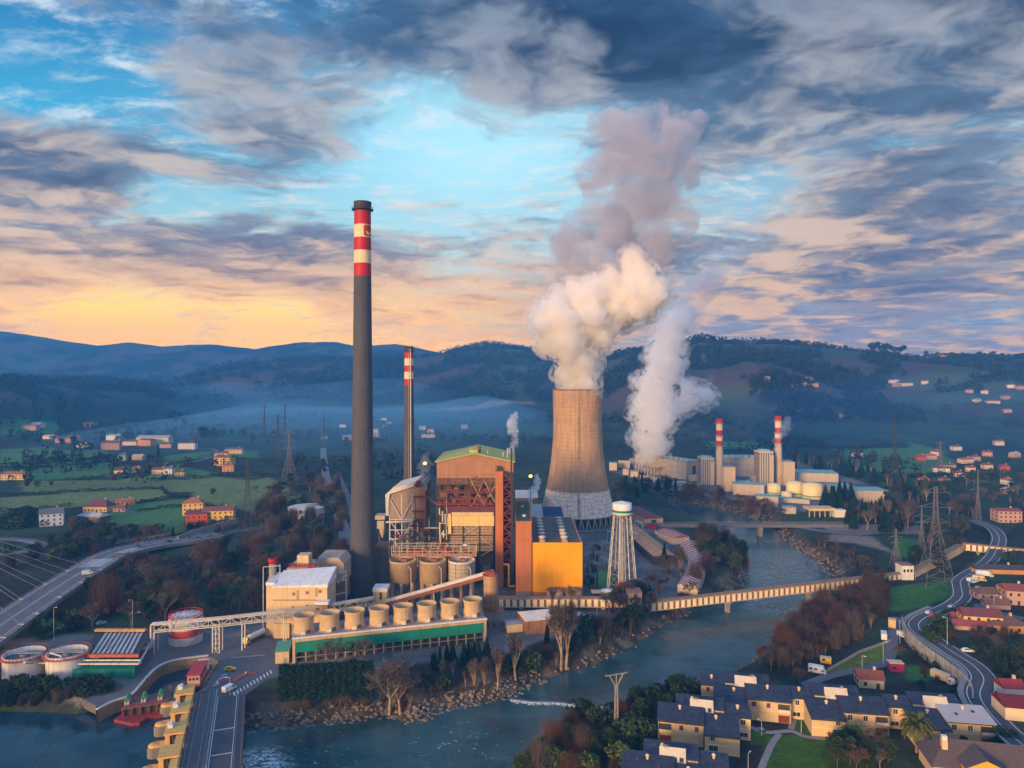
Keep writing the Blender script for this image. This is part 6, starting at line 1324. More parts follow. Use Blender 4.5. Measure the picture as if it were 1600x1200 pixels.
# ---------------------------------------------------------------- vehicles
wheel_m=mat('tyre',(.02,.02,.02),rough=.9)
def car_proto(kind,bodym,label):
    root=thing({'car':'parked_car','van':'delivery_van','truck':'tanker_truck','camper':'camper_van','lorry':'box_lorry'}[kind],label,{'car':'car','van':'van','truck':'truck','camper':'camper van','lorry':'lorry'}[kind])
    def prof(pts,w,name,m,par=root,n=1):
        mb=MB(); k=len(pts); mb.add([(x,-w/2,z) for x,z in pts]+[(x,w/2,z) for x,z in pts],[tuple(range(k)),tuple(range(2*k-1,k-1,-1))]+[(i,k+i,k+(i+1)%k,(i+1)%k) for i in range(k)]); return mb.build(name,m,par)
    if kind=='car':
        L=4.3; prof([(-2.15,.35),(-2.15,.85),(-2.0,.95),(1.1,.95),(2.0,.82),(2.15,.6),(2.15,.35)],1.75,'body',bodym); prof([(-1.75,.95),(-1.3,1.48),(.3,1.48),(1.0,.95)],1.55,'cabin',bodym); prof([(-1.62,1.0),(-1.25,1.42),(.25,1.42),(.88,1.0)],1.6,'window',glass); wx=(-1.35,1.35); r=.33; ww=1.7
        for s in (-.6,.6): MB().box(2.13,s,.62,.08,.35,.15).build('headlight',whitew,root)
    elif kind=='van':
        prof([(-2.6,.4),(-2.6,2.1),(-2.4,2.25),(1.2,2.25),(1.9,1.3),(2.55,1.1),(2.6,.4)],1.95,'body',bodym); prof([(.6,1.35),(.7,2.0),(1.22,2.0),(1.72,1.35)],2.0,'window',glass); wx=(-1.6,1.7); r=.36; ww=1.9
        for s in (-.7,.7): MB().box(2.58,s,.8,.08,.35,.2).build('headlight',whitew,root)
    elif kind=='truck':
        prof([(3.2,.7),(3.2,2.4),(3.5,3.0),(4.7,3.0),(5.2,1.9),(5.25,.7)],2.5,'cab',mat('cab_yellow',(.66,.56,.20),(.5,.42,.15),.5)); prof([(4.0,1.95),(4.0,2.75),(4.78,2.75),(5.12,1.95)],2.54,'window',glass); MB().box(-1.5,0,.7,9.6,1.0,.5).build('chassis',steel_d,root)
        MB().cyl((-6.3,0,2.3),(2.7,0,2.3),1.25,n=20).build('tank',bodym,root); wx=(-5,-3.8,1.2,4.4); r=.52; ww=2.3
    elif kind=='lorry':
        MB().box(-1,0,1,6.2,2.4,2.6).build('cargo_box',bodym,root); prof([(2.3,.6),(2.3,2.5),(3.6,2.5),(4.1,1.6),(4.1,.6)],2.2,'cab',whitew); prof([(2.9,1.6),(2.9,2.3),(3.6,2.3),(4.0,1.6)],2.24,'window',glass); wx=(-2.8,3.2); r=.45; ww=2.1
    else:
        prof([(-3.2,.4),(-3.2,2.8),(-3,2.95),(2.0,2.95),(2.5,2.3),(2.3,1.9),(3.0,1.2),(3.2,1.0),(3.2,.4)],2.25,'body',bodym); prof([(1.5,1.3),(1.5,1.85),(2.2,1.85),(2.8,1.3)],2.3,'window',glass)
        for x in (-2.2,-.4): MB().box(x,0,1.5,1,2.3,.7).build('window',glass,root)
        wx=(-2,2); r=.38; ww=2.1
    for x in wx:
        for s in (-1,1):
            w=MB().cyl((x,s*ww/2-.12*s,r),(x,s*ww/2+.1*s,r),r,n=14).build('wheel',wheel_m,root); MB().cyl((x,s*ww/2+.1*s,r),(x,s*ww/2+.13*s,r),r*.55,n=10).build('rim',steel,w)
    return root
def paintm(n,c): return mat('car_'+n,c,tuple(q*.85 for q in c),.5,rough=.3,spec=.5)
def vehicle(kind,px,py,deg,m,label,z=None,zo=.1):
    p=gp(px,py,z) if z is not None else hit(px,py); o=car_proto(kind,m,label); o.location=(p.x,p.y,(z if z is not None else gz(p.x,p.y))+zo); o.rotation_euler=(0,0,R(deg)); return o
cw,cs,cr_,cb,ck,cy_=paintm('white',(.75,.75,.74)),paintm('silver',(.45,.47,.50)),paintm('red',(.45,.03,.03)),paintm('blue',(.05,.12,.25)),paintm('dark',(.05,.05,.06)),paintm('yellow',(.75,.42,.03))
vehicle('car',359.5,1048,10,cy_,'yellow and white car crossing the plant yard',0,.12); vehicle('van',358,1080,65,cw,'white delivery van driving onto the dam road',0,.12); vehicle('truck',396,1002,-112,whitew,'white tanker truck with yellow cab beside the cream mill building',0,.12)
vehicle('van',137,898,37,cw,'white van on the cable stayed road bridge',7,.1); vehicle('car',1451,959,40,cs,'silver car entering the road bend above the wall',TZ,.1); vehicle('car',1459,963.5,30,cr_,'small red car just behind the silver car on the bend',TZ,.1); vehicle('car',1487,950.5,30,cs,'pale car further up the winding road after the bend',TZ,.1); vehicle('car',1517,900,35,cb,'blue grey car near the hedge at the upper road bend',TZ,.1)
vehicle('lorry',1473,1066,-65,cream,'cream box lorry parked under the curved retaining wall'); vehicle('camper',1277,1052,-28,whitew,'white camper van parked by the pink blossom tree'); vehicle('camper',1381,998,65,whitew,'white caravan with grey top at the end of the lane'); vehicle('van',1411,996,-75,cw,'white van parked against the foot of the retaining wall')
vehicle('car',1497,1066,-60,cb,'dusty blue car parked under the retaining wall'); vehicle('car',1521,1066,-50,ck,'dark car parked among the bushes under the wall') if 0 else None
for px,py,m,lb,k in ((1520,911,cw,'cream caravan beside the hedge right of the road','camper'),(1530,908,cream,'second cream caravan beside the first one by the hedge','camper'),(1538,902,cw,'white box lorry behind the two caravans','lorry'),(1530,921,cream,'small cream car below the two caravans','car'),(1592,884,cs,'silver car parked below the right conveyor gallery','car'),(1583,890,cw,'white car parked beyond the hedge at the far right','car'),(1512,1019,cw,'white car among the dark bushes right of the bend','car')): vehicle(k,px,py,random.uniform(-30,30),m,lb)
for i,(px,py,m) in enumerate([(92,985,cs),(110,979,cb),(128,975,cr_),(145,978,ck),(158,976,cs),(70,990,ck),(205,960,cs),(218,957,cw),(228,953,ck)]): vehicle('car',px,py,random.uniform(0,360),m,['silver','blue','red','dark','grey','black','pale','white','shadowed'][i]+' car parked in the dark lot below the left bridge')
def box_trailer(px,py,rz,lb,m,w=5,d=3,h=3):
    p=hit(px,py); root=thing('site_cabin',lb,'cabin',tuple(p),rz); MB().box(0,0,.2,w,d,h).build('body',m,root); MB().box(0,0,h+.2,w+.2,d+.2,.2).build('roof',creamp,root); k=MB()
    k.box(-w*.2,-d/2-.03,1.3,w*.3,.1,1); k.build('window',glass,root)
box_trailer(1394,980,R(60),'small cream box cabin beside the lane above the caravan',creamp,3.5,3,3.4); box_trailer(1399,1048,R(-8),'bright magenta cabin with a cream roof beside the lane',mat('magenta',(.30,.012,.10),(.22,.01,.08),.3),5.2,3.5,3.2); box_trailer(1290,1036,R(-20),'orange site cabin behind the camper van',cy_,4,2.5,2)
# ---------------------------------------------------------------- dwellings
slate=mat('slate_roof',(.050,.055,.085),(.020,.024,.042),.7,rough=.6,lines=(1,.8,(.016,.02,.035),.16),streak=.4,amt=.9); slate_b=mat('slate_brown',(.055,.048,.06),(.035,.03,.04),.5,rough=.7,lines=(1,.55,(.022,.02,.028),.12))
brick=mat('block_brick',(.66,.47,.26),(.54,.37,.20),.6,lines=(2,.5,(.44,.30,.20),.08)); frame_c=mat('facade_trim',(.70,.56,.38),(.58,.46,.31),.5); corrug=mat('corrugated',(.50,.46,.45),(.38,.34,.33),.4,lines=(0,.7,(.28,.25,.26),.3)); shutter=mat('shutter_red',(.20,.035,.025),rough=.6)
def win(x,y,z,w,h,root,m=None,nm='window',fr=whitew,depth=.1):
    f=MB(); f.box(x,y-.06,z,w+.24,.14,.12); f.box(x,y-.06,z+h-.12,w+.24,.14,.12)
    for s in (-1,1): f.box(x+s*(w/2+.06),y-.06,z+.12,.12,.14,h-.24)
    if m is None: f.box(x,y-.06,z+.12,.07,.1,h-.24)
    p=MB().box(x,y-.02,z+.06,w,.08,h-.12).build(nm,m or glass,root); f.build('frame',fr,p); return p
def terrace(px,py,rz,label,flip=1,tin=False,roofm=None,scale=1):
    roofm=roofm or slate; p=gp(px,py); root=thing('row_house',label,'house',(p.x,p.y,gz(p.x,p.y)-.1),R(rz),'cream row houses with slate roofs'); S=flip
    def unit(x0,x1,y0,y1,hf,hb,rm,bal=0,wins=(),red_=False):
        a,b=min(x0*S,x1*S),max(x0*S,x1*S); w=MB(); w.box((a+b)/2,(y0+y1)/2,-1,b-a,y1-y0,hf+1); 
        w.add([(a,y0,hf),(a,y1,hf),(a,y1,hb)],[(0,2,1)]); w.add([(b,y0,hf),(b,y1,hf),(b,y1,hb)],[(0,1,2)]); w.add([(a,y1,hf),(b,y1,hf),(b,y1,hb),(a,y1,hb)],[(0,1,2,3)]); w.build('wall',brick,root)
        o=.35; r=MB(); v=[(a-o,y0-.5,hf-.05),(b+o,y0-.5,hf-.05),(b+o,y1+o,hb+.06),(a-o,y1+o,hb+.06)]; r.add(v+[(q[0],q[1],q[2]+.28) for q in v],[(3,2,1,0),(4,5,6,7),(0,1,5,4),(1,2,6,5),(2,3,7,6),(3,0,4,7)]); rf=r.build('roof',rm,root)
        t=MB(); t.box((a+b)/2,y0-.05,hf*.5-.15,b-a+.1,.12,.32); t.box((a+b)/2,y0-.05,hf-.5,b-a+.1,.12,.42)
        for q in (a+.15,b-.15): t.box(q,y0-.06,0,.3,.12,hf-.5)
        t.build('trim',frame_c,root)
        for wx,wz,ww,wh,rd in wins: win(wx*S,y0,wz,ww,wh,root,shutter if rd else None)
        if bal:
            bx=bal*S; q=MB(); q.box(bx,y0+.02,hf*.5+.3,3.6,.1,2.3); q.build('balcony_opening',steel_d,root); q=MB(); q.box(bx,y0-.5,hf*.5+.2,3.8,1,.15); q.box(bx,y0-.98,hf*.5+.3,3.8,.08,.95); q.build('balcony',frame_c,root)
            q=MB(); q.box(bx,y0-.02,.2,3.4,.1,2.4); q.build('garage_door',shutter if red_ else steel_d,root)
        return rf
    R1=unit(0,13.6,0,8.5,7.2,8.6,corrug if tin else roofm,11.4,((2,4.5,1.3,1.9,red_of[0]),(6.6,4.5,1.3,1.9,red_of[0])),True)
    unit(-10.4,-.35,-3.2,7,5.8,7.4,roofm,0,((-2.6,4.0,1.2,1.6,0),(-2.8,.9,2.6,1.9,0)))
    unit(-14.6,-7,7.4,13,7.0,8.4,roofm,0,((-12.4,4.8,1.3,1.9,red_of[1]),(-12.6,1.0,2.4,1.6,0)))
    unit(-6.6,8,8.9,14.5,8.0,9.2,roofm)
    d=MB(); x=.2*S; d.add([(x-3.6,6.8,7.2),(x+3.6,6.8,7.2),(x+3.6,9.6,10.6),(x-3.6,9.6,10.6),(x-3.6,9.6,7.2),(x+3.6,9.6,7.2)],[(0,1,2,3),(0,3,4),(1,5,2),(3,2,5,4),(0,4,5,1)]); D=d.build('dormer',mat('dormer_cream',(.58,.50,.38),(.44,.38,.29),.3,streak=.2),root)
    for wx in (.6,2.4):
        q=MB(); yy=7.25; q.add([(x+wx-.55,yy,7.75),(x+wx+.55,yy,7.75),(x+wx+.55,yy+.75,8.66),(x+wx-.55,yy+.75,8.66)],[(0,1,2,3)]); q.build('window',glass,D)
        q.v=[(a,b-.12,c+.1) for a,b,c in q.v]; bpy.data.objects.remove(D.children[-1]); q.build('window',glass,D)
    for cx,cy_2,cz in ((-4,4.5,6.9),(7,6,8.2),(-11,11,7.9),(3,12,8.6)):
        c=MB(); c.cyl((cx*S,cy_2,cz-.3),(cx*S,cy_2,cz+1.1),.38,n=10); c.lathe([(.6,cz+1.1),(.6,cz+1.3),(.05,cz+1.7)],10,(cx*S,cy_2,0)); c.build('chimney',creamp,root)
    for sx,sy,sz in ((4,3.4,7.98),(9.6,5.2,8.24),(-6,2,6.72),(-2.5,11.5,8.75),(5.2,12.4,8.95)):
        k_=MB(); k_.box(sx*S,sy,sz,.9,1.2,.28); k_.build('skylight',glass,root)
    gt=MB(); gt.box(6.8*S,-.62,6.92,14.2,.16,.2); gt.box(-5.3*S,-3.82,5.52,10.8,.16,.2); gt.build('gutter',steel_d,root); dp=MB(); dp.cyl((13.3*S,-.2,0),(13.3*S,-.2,7.1),.09,n=6); dp.build('downpipe',steel_d,root)
    a=MB(); a.bar((2*S,9.4,8),(2*S,9.4,11.4),.08); 
    for k in range(4): a.bar((2*S-.7,9.4,10.4+k*.25),(2*S+.7,9.4,10.4+k*.25),.05)
    a.build('aerial',steel,root); return root
red_of=(1,1); terrace(1168,1124,-13,'slate roofed row house with red shutters standing nearest the river')
red_of=(0,0); terrace(1318,1146,-9,'slate roofed row house behind the lawn beside the palm',tin=False)
terrace(1480,1162,-9,'row house with a grey corrugated roof section right of the palm',tin=True)
red_of=(1,0); terrace(1099,1168,-13,'slate roofed row house at the lower end of the river path',-1)
terrace(1052,1258,-13,'slate roofed row house cut by the bottom edge of the view',-1)
def house(px,py,w,d,h,rz,wm,rm,label,name='house',cat='house',hip=0,rise=2.2,wins=True,group=None,z=None,floors=None):
    p=hit(px,py) if z is None else gp(px,py,z)
    if p is None: p=gp(px,max(py,640))
    root=thing(name,label,cat,(p.x,p.y,p.z),R(rz),group); f=floors or max(1,int(h/2.8)); b=MB(); b.box(0,d/2,-1.2,w,d,h+1.2)
    if not hip: b.add([(-w/2,0,h),(-w/2,d,h),(-w/2,d/2,h+rise*.95)],[(0,2,1)]); b.add([(w/2,0,h),(w/2,d,h),(w/2,d/2,h+rise*.95)],[(0,1,2)])
    b.build('wall',wm,root); o=.5; r=MB(); hp=min(hip,w/2-.2)
    v=[(-w/2-o,-o,h-.1),(w/2+o,-o,h-.1),(w/2+o,d+o,h-.1),(-w/2-o,d+o,h-.1),(-w/2-(o if not hip else -hp),d/2,h+rise),(w/2+(o if not hip else -hp),d/2,h+rise)]
    r.add(v,[(0,1,5,4),(2,3,4,5),(3,0,4),(1,2,5),(3,2,1,0)]); rf=r.build('roof',rm,root); c=MB(); c.box(w*.22,d*.55,h+rise*.5,.8,.8,rise*.5+1.1); c.build('chimney',creamp,rf)
    if wins:
        n=max(2,int(w/3.2))
        for q in range(f):
            for k in range(n):
                if q==0 and k==n//2: MB().box(-w/2+w*(k+.5)/n,-.05,0,1.1,.14,2.1).build('door',steel_d,root); continue
                MB().box(-w/2+w*(k+.5)/n,-.05,.9+q*h/f,1.1,.14,1.3).build('window',glass,root)
        for q in range(f):
            for k in range(2): MB().box(-w/2-.05,d*(.3+.4*k),.9+q*h/f,.14,1.1,1.3).build('window',glass,root)
    return root
WY=mat('wall_yellow',(.72,.46,.14),(.58,.37,.12),.3); WO=mat('wall_orange',(.66,.30,.11),(.52,.24,.09),.3); WW=mat('wall_white',(.72,.68,.64),(.58,.54,.5),.3); WB=mat('wall_pale_blue',(.50,.56,.66),(.42,.47,.56),.3); WR=mat('wall_red',(.46,.08,.045),(.40,.06,.035),.3); WP=mat('wall_pink',(.50,.30,.24),(.38,.24,.2),.3); WC=mat('wall_cream',(.68,.53,.36),(.55,.43,.3),.3)
RR=mat('roof_red_tile',(.26,.075,.045),(.17,.055,.04),.6,lines=(1,.5,(.2,.05,.035),.15)); RO=mat('roof_orange_tile',(.36,.13,.065),(.25,.09,.05),.6); RB=mat('roof_brown_tile',(.20,.10,.075),(.13,.07,.055),.6,lines=(1,.5,(.09,.05,.04),.15)); RD_=mat('roof_dark_red',(.17,.05,.06),(.12,.04,.045),.6); RS=mat('roof_grey_slate',(.13,.13,.16),(.09,.09,.115),.6); RW=mat('roof_white_sheet',(.42,.39,.37),(.30,.28,.27),.5)
# left hillside
house(80,822,15,10,9,28,WB,RS,'pale blue two storey house with slate gable roof beside the road','country_house',rise=3.6)
house(148,800,20,13,4.2,-4,WY,RD_,'low yellow bungalow with a broad dark red hip roof','bungalow',hip=5,rise=5)
house(307,820,15,12,8,14,WR,RD_,'red walled wing of the farm complex below the pylon','farmhouse',rise=2.4); house(340,818,22,12,9.5,12,WY,RR,'yellow two storey farmhouse with red roof at the pylon foot','farmhouse',rise=2.5); house(301,805,15,10,9.5,16,WY,RO,'tall yellow farm house with orange red pyramid roof','farmhouse',hip=6,rise=4)
left=[(20,750,24,10,6,WY,RO,'yellow long house with orange roof at the far left edge'),(246,741,15,9,5,WC,RR,'cream house with red roof in the middle of the fields'),(262,741,9,9,6,WW,RS,'white gabled house attached to the cream field house'),(280,743,10,7,3.5,WY,RB,'tiny yellow shed next to the white gabled house'),(225,697,22,14,9,WO,RB,'orange house in front of the long barn'),(291,702,24,12,9,WW,RD_,'white villa with dark windows at the end of the lane'),(365,709,24,12,6,WY,RS,'yellow bungalow on the green knoll above the lane'),(347,728,20,14,10,WY,RR,'yellow house in the red roofed cluster by the lane'),(356,737,12,10,7,WO,RO,'orange annex in the red roofed cluster by the lane'),(345,715,16,12,6,WC,RR,'cream house at the back of the red roofed cluster'),(98,692,24,12,7,WO,RO,'orange farmhouse beside the pink roofed barn'),(115,690,18,12,7,WP,RO,'pink roofed barn next to the orange farmhouse'),(172,703,24,14,10,WP,RR,'pink house with red roof below the white gables'),(45,672,26,14,8,WP,RO,'pinkish hillside house near the left edge'),(55,668,22,14,8,WC,RW,'pale roofed hillside house near the left edge'),(74,686,20,12,5,WC,RW,'pale low house between two hillside farms'),(137,668,22,14,10,WP,RD_,'pink villa among dark trees in the mist'),(202,696,22,12,6,WC,RB,'tan house left of the orange house and barn'),(176,688,28,14,8,WW,RW,'white gabled hall behind the pink house'),(188,720,12,9,7,mat('wall_green',(.30,.48,.22),(.24,.38,.18)),RS,'small green house with white lit windows'),(214,719,14,9,5,WP,RW,'small pink shed with pale roof beside the green house'),(186,743,11,8,5.5,WC,RD_,'little dark roofed cottage above the hedge'),(212,738,8,7,4,WP,RO,'tiny pink hut between the cottage and the cream house'),(195,789,14,8,3,WO,RO,'open orange roofed shed in the lower field'),(186,800,10,7,3,WP,RB,'small brown hut below the orange roofed shed'),(138,815,22,10,4,RB,RW,'pale roofed brown shed right of the blue house'),(128,700,16,10,5,WC,RW,'pale house beside the hedge right of the farmhouse'),(258,700,16,10,6,WP,RD_,'dim pink house between the barn and the white villa')]
for px,py,w,d,h,wm,rm,lb in left: house(px,py,w,d,h,random.uniform(-20,25),wm,rm,lb,'cottage',wins=(py>700),hip=random.choice([0,0,3]))
house(238,695,48,20,11,4,WC,RW,'long pale roofed barn behind the orange house','barn','barn',rise=3,wins=False)
# valley and right hillside
far=[(600,657,WW,'white house highest in the misty village by the slim chimney'),(607,664,WW,'white house below the highest one in the misty village'),(604,668,WP,'pink house in the misty village beside the chimney'),(660,672,WC,'cream house right of the slim chimney in the mist'),(672,676,WC,'pale house furthest right of the misty chimney village'),(726,670,WP,'pink farmhouse on the valley floor above the boiler house'),(543,688,WP,'pink house left of the tall chimney in the mist'),(586,684,WP,'pink house just right of the tall chimney in the mist'),(585,676,WW,'tiny white house right of the tall chimney'),(670,684,WC,'long pale hall beside the slim chimney'),(535,668,WW,'white house left of the tall chimney'),(505,686,WW,'white hut among the misty poles'),
 (1198,594,WP,'pink house with terrace on the upper hillside'),(1267,594,WP,'pink house left of the upper hillside pair'),(1262,603,WC,'lit cream house of the pair below the pink one'),(1274,604,WO,'lit orange house of the pair below the pink one'),(1241,605,WO,'tiny orange lit house left of the hillside pair'),(1323,605,WC,'tiny cream house alone on the dark slope'),(1406,604,WP,'long pink farmhouse on the mid hillside'),(1418,603,WC,'cream barn beside the long pink farmhouse'),(1399,598,WW,'white chapel above the long pink farmhouse'),(1445,600,WC,'small cream house right of the pink farmhouse'),(1515,614,WP,'tall pink house on the far right terrace'),(1538,615,WC,'cream house right of the tall pink one'),(1580,606,WW,'white house above the far right cluster'),(1596,608,WP,'pink house at the right edge of the hill'),(1574,624,WP,'pink house among trees at far right'),(1575,645,WP,'pink house lowest on the right hillside'),(1553,630,WC,'row of pale sheds on the right hillside'),(1530,628,WC,'low cream shed on the right hillside'),(1474,559,WO,'lit house with hip roof on the skyline'),(1518,559,WC,'tan house on the skyline by dark trees'),(1521,570,WO,'orange lit house just under the skyline'),(1553,572,WY,'yellow lit house just under the skyline'),(1321,652,WP,'solitary pinkish house on the wooded slope'),(1250,646,WC,'pale ruin standing on the wooded slope'),
 (1343,714,WW,'white roofed hall alone in the green valley field'),(1440,720,WR,'red roofed farmhouse in the valley field'),(1452,718,WP,'long red barn beside the valley farmhouse'),(1497,704,WW,'white block house above the right village'),(1562,696,WC,'cream villa high in the right village'),(1513,724,WC,'cream long house in the right village centre'),(1526,720,WP,'pink gabled house in the right village centre'),(1543,713,WP,'pink roofed house at the top of the right village'),(1590,715,WP,'pink house at the right end of the village'),(1472,738,WW,'white long house at the village foot'),(1485,731,WY,'yellow hut beside the white long house'),(1517,737,WC,'cream house lower in the right village'),(1545,733,WC,'cream house among red roofs in the village'),(1571,735,WR,'red roofed house at the village right side'),(1448,755,WO,'orange gabled house with white annex by the pylon'),(1480,753,WP,'pink hut right of the orange gabled house'),(1462,712,WC,'small pale house by the slim pylon'),(1578,757,WW,'white house above the orange one at far right'),(1580,772,WO,'orange house at the far right under the village'),(1500,745,WC,'grey roofed house behind the village trees')]
for px,py,wm,lb in far:
    p=hit(px,py); s=(p.y if p else 1500)/1000; s=min(1.12,max(.8,s)); house(px,py,12*s*(1.7 if 'long' in lb or 'row' in lb else 1),9*s,5.6*s*(.7 if 'hut' in lb or 'shed' in lb else 1),random.uniform(-25,25),wm,random.choice([RR,RO,RB,RW]) if 'roof' not in lb else RR,lb,'village_house',wins=p is not None and p.y<1100,hip=random.choice([0,0,3]))
house(1579,817,17,12,9,-6,WP,RR,'pink brick house with white windows above the hedge at far right','brick_house',rise=1.6)
# right foreground
house(1537,984,15,8,5.6,-12,WY,RD_,'yellow house with dark red roof below the winding road','yellow_house',rise=2.6)
for px,py,w,d,h,wm,rm,lb,hp in [(1502,974,8,4,2.4,WP,redroof,'pink roofed lean-to shed left of the yellow house',0),(1516,985,15,4,2.2,WP,redroof,'long pink roofed shed in front of the yellow house',0),(1580,990,19,12,4,WO,RB,'bungalow with broad brown hip roof right of the yellow house',5),(1556,938,18,9,3.4,WP,RB,'brown hip roofed stable across the road',4),(1592,946,12,10,8,WP,RR,'tall pink house with porch at the right edge',0),(1560,952,12,6,2.5,WP,RB,'low brown roofed shed below the stable',0),(1604,1128,14,10,5,WC,mat('roof_wine',(.15,.015,.025),(.10,.015,.02),.4,streak=.2),'stone shed with wine red roof beside the road bend',0),(1586,1090,8,6,3.6,WW,mat('roof_crimson',(.27,.03,.04),(.2,.025,.03),.4),'small white shed with bright red roof above the stone shed',0),(1563,897,30,5,3,WO,steel_d,'long low orange walled shed behind the caravans',0),(1362,1076,10,7,4,WC,RR,'small house with a curved timber front behind the row houses',0)]:
    house(px,py,w*.85,d,h*.85,random.uniform(-14,-4),wm,rm,lb,'cottage' if 'shed' not in lb else 'shed','house' if 'shed' not in lb else 'shed',hip=hp,wins='shed' not in lb,rise=2.2)
def corner_house():
    p=gp(1552,1230); root=thing('stone_roof_house','brown roofed house with an orange gable and white topped chimney','house',(p.x,p.y,0),R(-12)); MB().box(0,6,-1,30,12,5.6).build('wall',brick,root); r=MB(); r.add([(-16,-1,4.4),(16,-1,4.4),(16,13,4.4),(-16,13,4.4),(-10,6,9.6),(12,6,9.6)],[(0,1,5,4),(2,3,4,5),(3,0,4),(1,2,5)]); r.build('roof',mat('roof_stone',(.13,.09,.085),(.07,.05,.05),1.2,bump=.5,lines=(1,.5,(.05,.04,.04),.2)),root)
    g=MB(); g.box(-3,-1.6,0,10,4,6.6); g.add([(-8,-3.6,6.6),(2,-3.6,6.6),(-3,-3.6,8.8)],[(0,1,2)]); g.build('gable_bay',mat('bay_orange',(.72,.38,.03),(.6,.3,.03),.4),root); w=MB()  # gable bay with its own orange wall colour
    for x in (-6,-3,0): w.box(x,-3.66,4.6,1.5,.12,1.6)
    w.build('window',glass,root); r=MB(); r.add([(-8.6,-4.2,6.4),(-3,-4.2,9.2),(2.6,-4.2,6.4),(-8.6,2,6.4),(-3,5.5,9.2),(2.6,2,6.4)],[(0,1,4,3),(1,2,5,4)]); r.build('bay_roof',MATS['roof_stone'],root)
    c=MB(); c.box(-11,4,5,1.5,1.5,5.0); c.build('chimney',brick,root); MB().box(-11,4,10.0,1.3,1.3,1.3).build('chimney_cap',whitew,root)
corner_house()
# ---------------------------------------------------------------- lamps and poles
def lamp(px,py,h,label,lit=True):
    p=hit(px,py); root=thing('street_lamp',label,'street lamp',tuple(p),R(random.uniform(0,360)),'street lamps'); MB().cyl((0,0,0),(0,0,h),.1,.06,8).build('pole',steel_l,root); a=MB(); a.bar((0,0,h),(1.1,0,h+.25),.1); a.build('arm',steel_l,root); MB().box(1.3,0,h+.12,.7,.3,.18).build('lamp_head',whitew,root)
for px,py,h,lb in [(1347,1062,9,'lamp beside the lane in front of the row houses'),(1380,1039,9,'lamp at the lane corner by the sports lawn'),(1406,1006,10,'tall lamp between the lane and the retaining wall'),(1190,1149,4.5,'low garden lamp by the lawn path junction'),(1252,1145,5,'low garden lamp beside the footpath to the second row house'),(1169,1205,5,'low garden lamp at the bottom of the lawn path'),(1576,1176,5,'low lamp right of the corrugated roof house'),(84,1000,14,'tall lamp pole in the dark parking lot'),(207,990,15,'tall lamp pole behind the pipe rack'),(359,1098,9,'lamp on the dam road by the white van'),(933,976,11,'slim lamp pole in the plant car park'),(1480,1008,11,'lamp post below the yellow house'),(1553,964,10,'tall pole beside the yellow house')]: lamp(px,py,h,lb)
for i,(px,py,z) in enumerate([(664,724,0),(829,744,0)]):
    Y=(412,432)[i]; p=yp(px,py,Y); root=thing('floodlight',['lit yellow floodlight in the pale steam puff','lit yellow floodlight behind the green strip roof'][i],'floodlight',(p.x,p.y,0)); MB().bar((0,0,0),(0,0,p.z),.3).build('pole',steel_d,root); MB().ico((0,0,p.z),1.25,1,0,.8).build('lamp_head',emit('flood_yellow',(1,.62,.08),2.5),root)

for i,(px,py,c,nm) in enumerate([(905,962,cs,'silver'),(913,965,cb,'dark blue'),(921,967,cw,'white'),(930,970,cr_,'red'),(938,972,ck,'black'),(947,974,cs,'pale silver')]): vehicle('car',px,py,70,c,nm+' car in the row parked behind the bank trees in the plant car park')
def long_wall(pts,h,t_,m,name,label):
    P=[hit(*q) for q in pts]; root=thing(name,label,'wall',tuple(P[0])); mb=MB()
    for a,b in zip(P[:-1],P[1:]): mb.bar(a+Vector((0,0,h/2-.4)),b+Vector((0,0,h/2-.4)),t_,h+.8)
    mb.build('wall',m,root,ws=True); c=MB()
    for a,b in zip(P[:-1],P[1:]): c.bar(a+Vector((0,0,h+.12)),b+Vector((0,0,h+.12)),t_+.2,.2)
    c.build('coping',conc,root,ws=True)
long_wall([(278,848),(300,838),(372,818)],4,.5,conc,'boundary_wall','long grey concrete wall below the farm complex')
long_wall([(180,850),(215,845),(255,838),(280,833)],1.6,.5,mat('tan_stone',(.36,.26,.18),(.24,.17,.12),.5),'stone_wall','low tan stone wall above the bridge road')
long_wall([(1293,1050),(1345,1020),(1392,1003)],.9,.3,conc,'lawn_wall','thin pale kerb wall along the sports lawn edge')
# ---------------------------------------------------------------- vegetation
def leafmat(name,c,c2,rnd=.25,scale=.9,rough=.8):
    m,g,b,out=newmat(name); co=g.tc('Object'); n=g.mr(g.noise(co,scale,3,.6),.35,.68); col=g.mix(n,c,c2)
    oi=g.node('ShaderNodeObjectInfo').outputs['Random']; hs=g.node('ShaderNodeHueSaturation'); g.put(hs.inputs['Color'],col); g.put(hs.inputs['Value'],g.mr(oi,0,1,1-rnd,1+rnd,False)); g.put(hs.inputs['Hue'],g.mr(oi,0,1,.48,.52,False))
    g.put(b.inputs['Base Color'],hs.outputs[0]); b.inputs['Roughness'].default_value=rough; b.inputs['Specular IOR Level'].default_value=.15; return m
bark=leafmat('bark',(.15,.11,.085),(.08,.06,.05)); bark_l=leafmat('bark_pale',(.34,.25,.18),(.20,.15,.11))
tw_b=leafmat('twigs_brown',(.085,.058,.048),(.045,.033,.032)); tw_r=leafmat('twigs_russet',(.14,.066,.042),(.075,.04,.03)); tw_g=leafmat('twigs_grey',(.12,.09,.078),(.065,.05,.048)); tw_o=leafmat('twigs_olive',(.14,.12,.06),(.08,.07,.04))
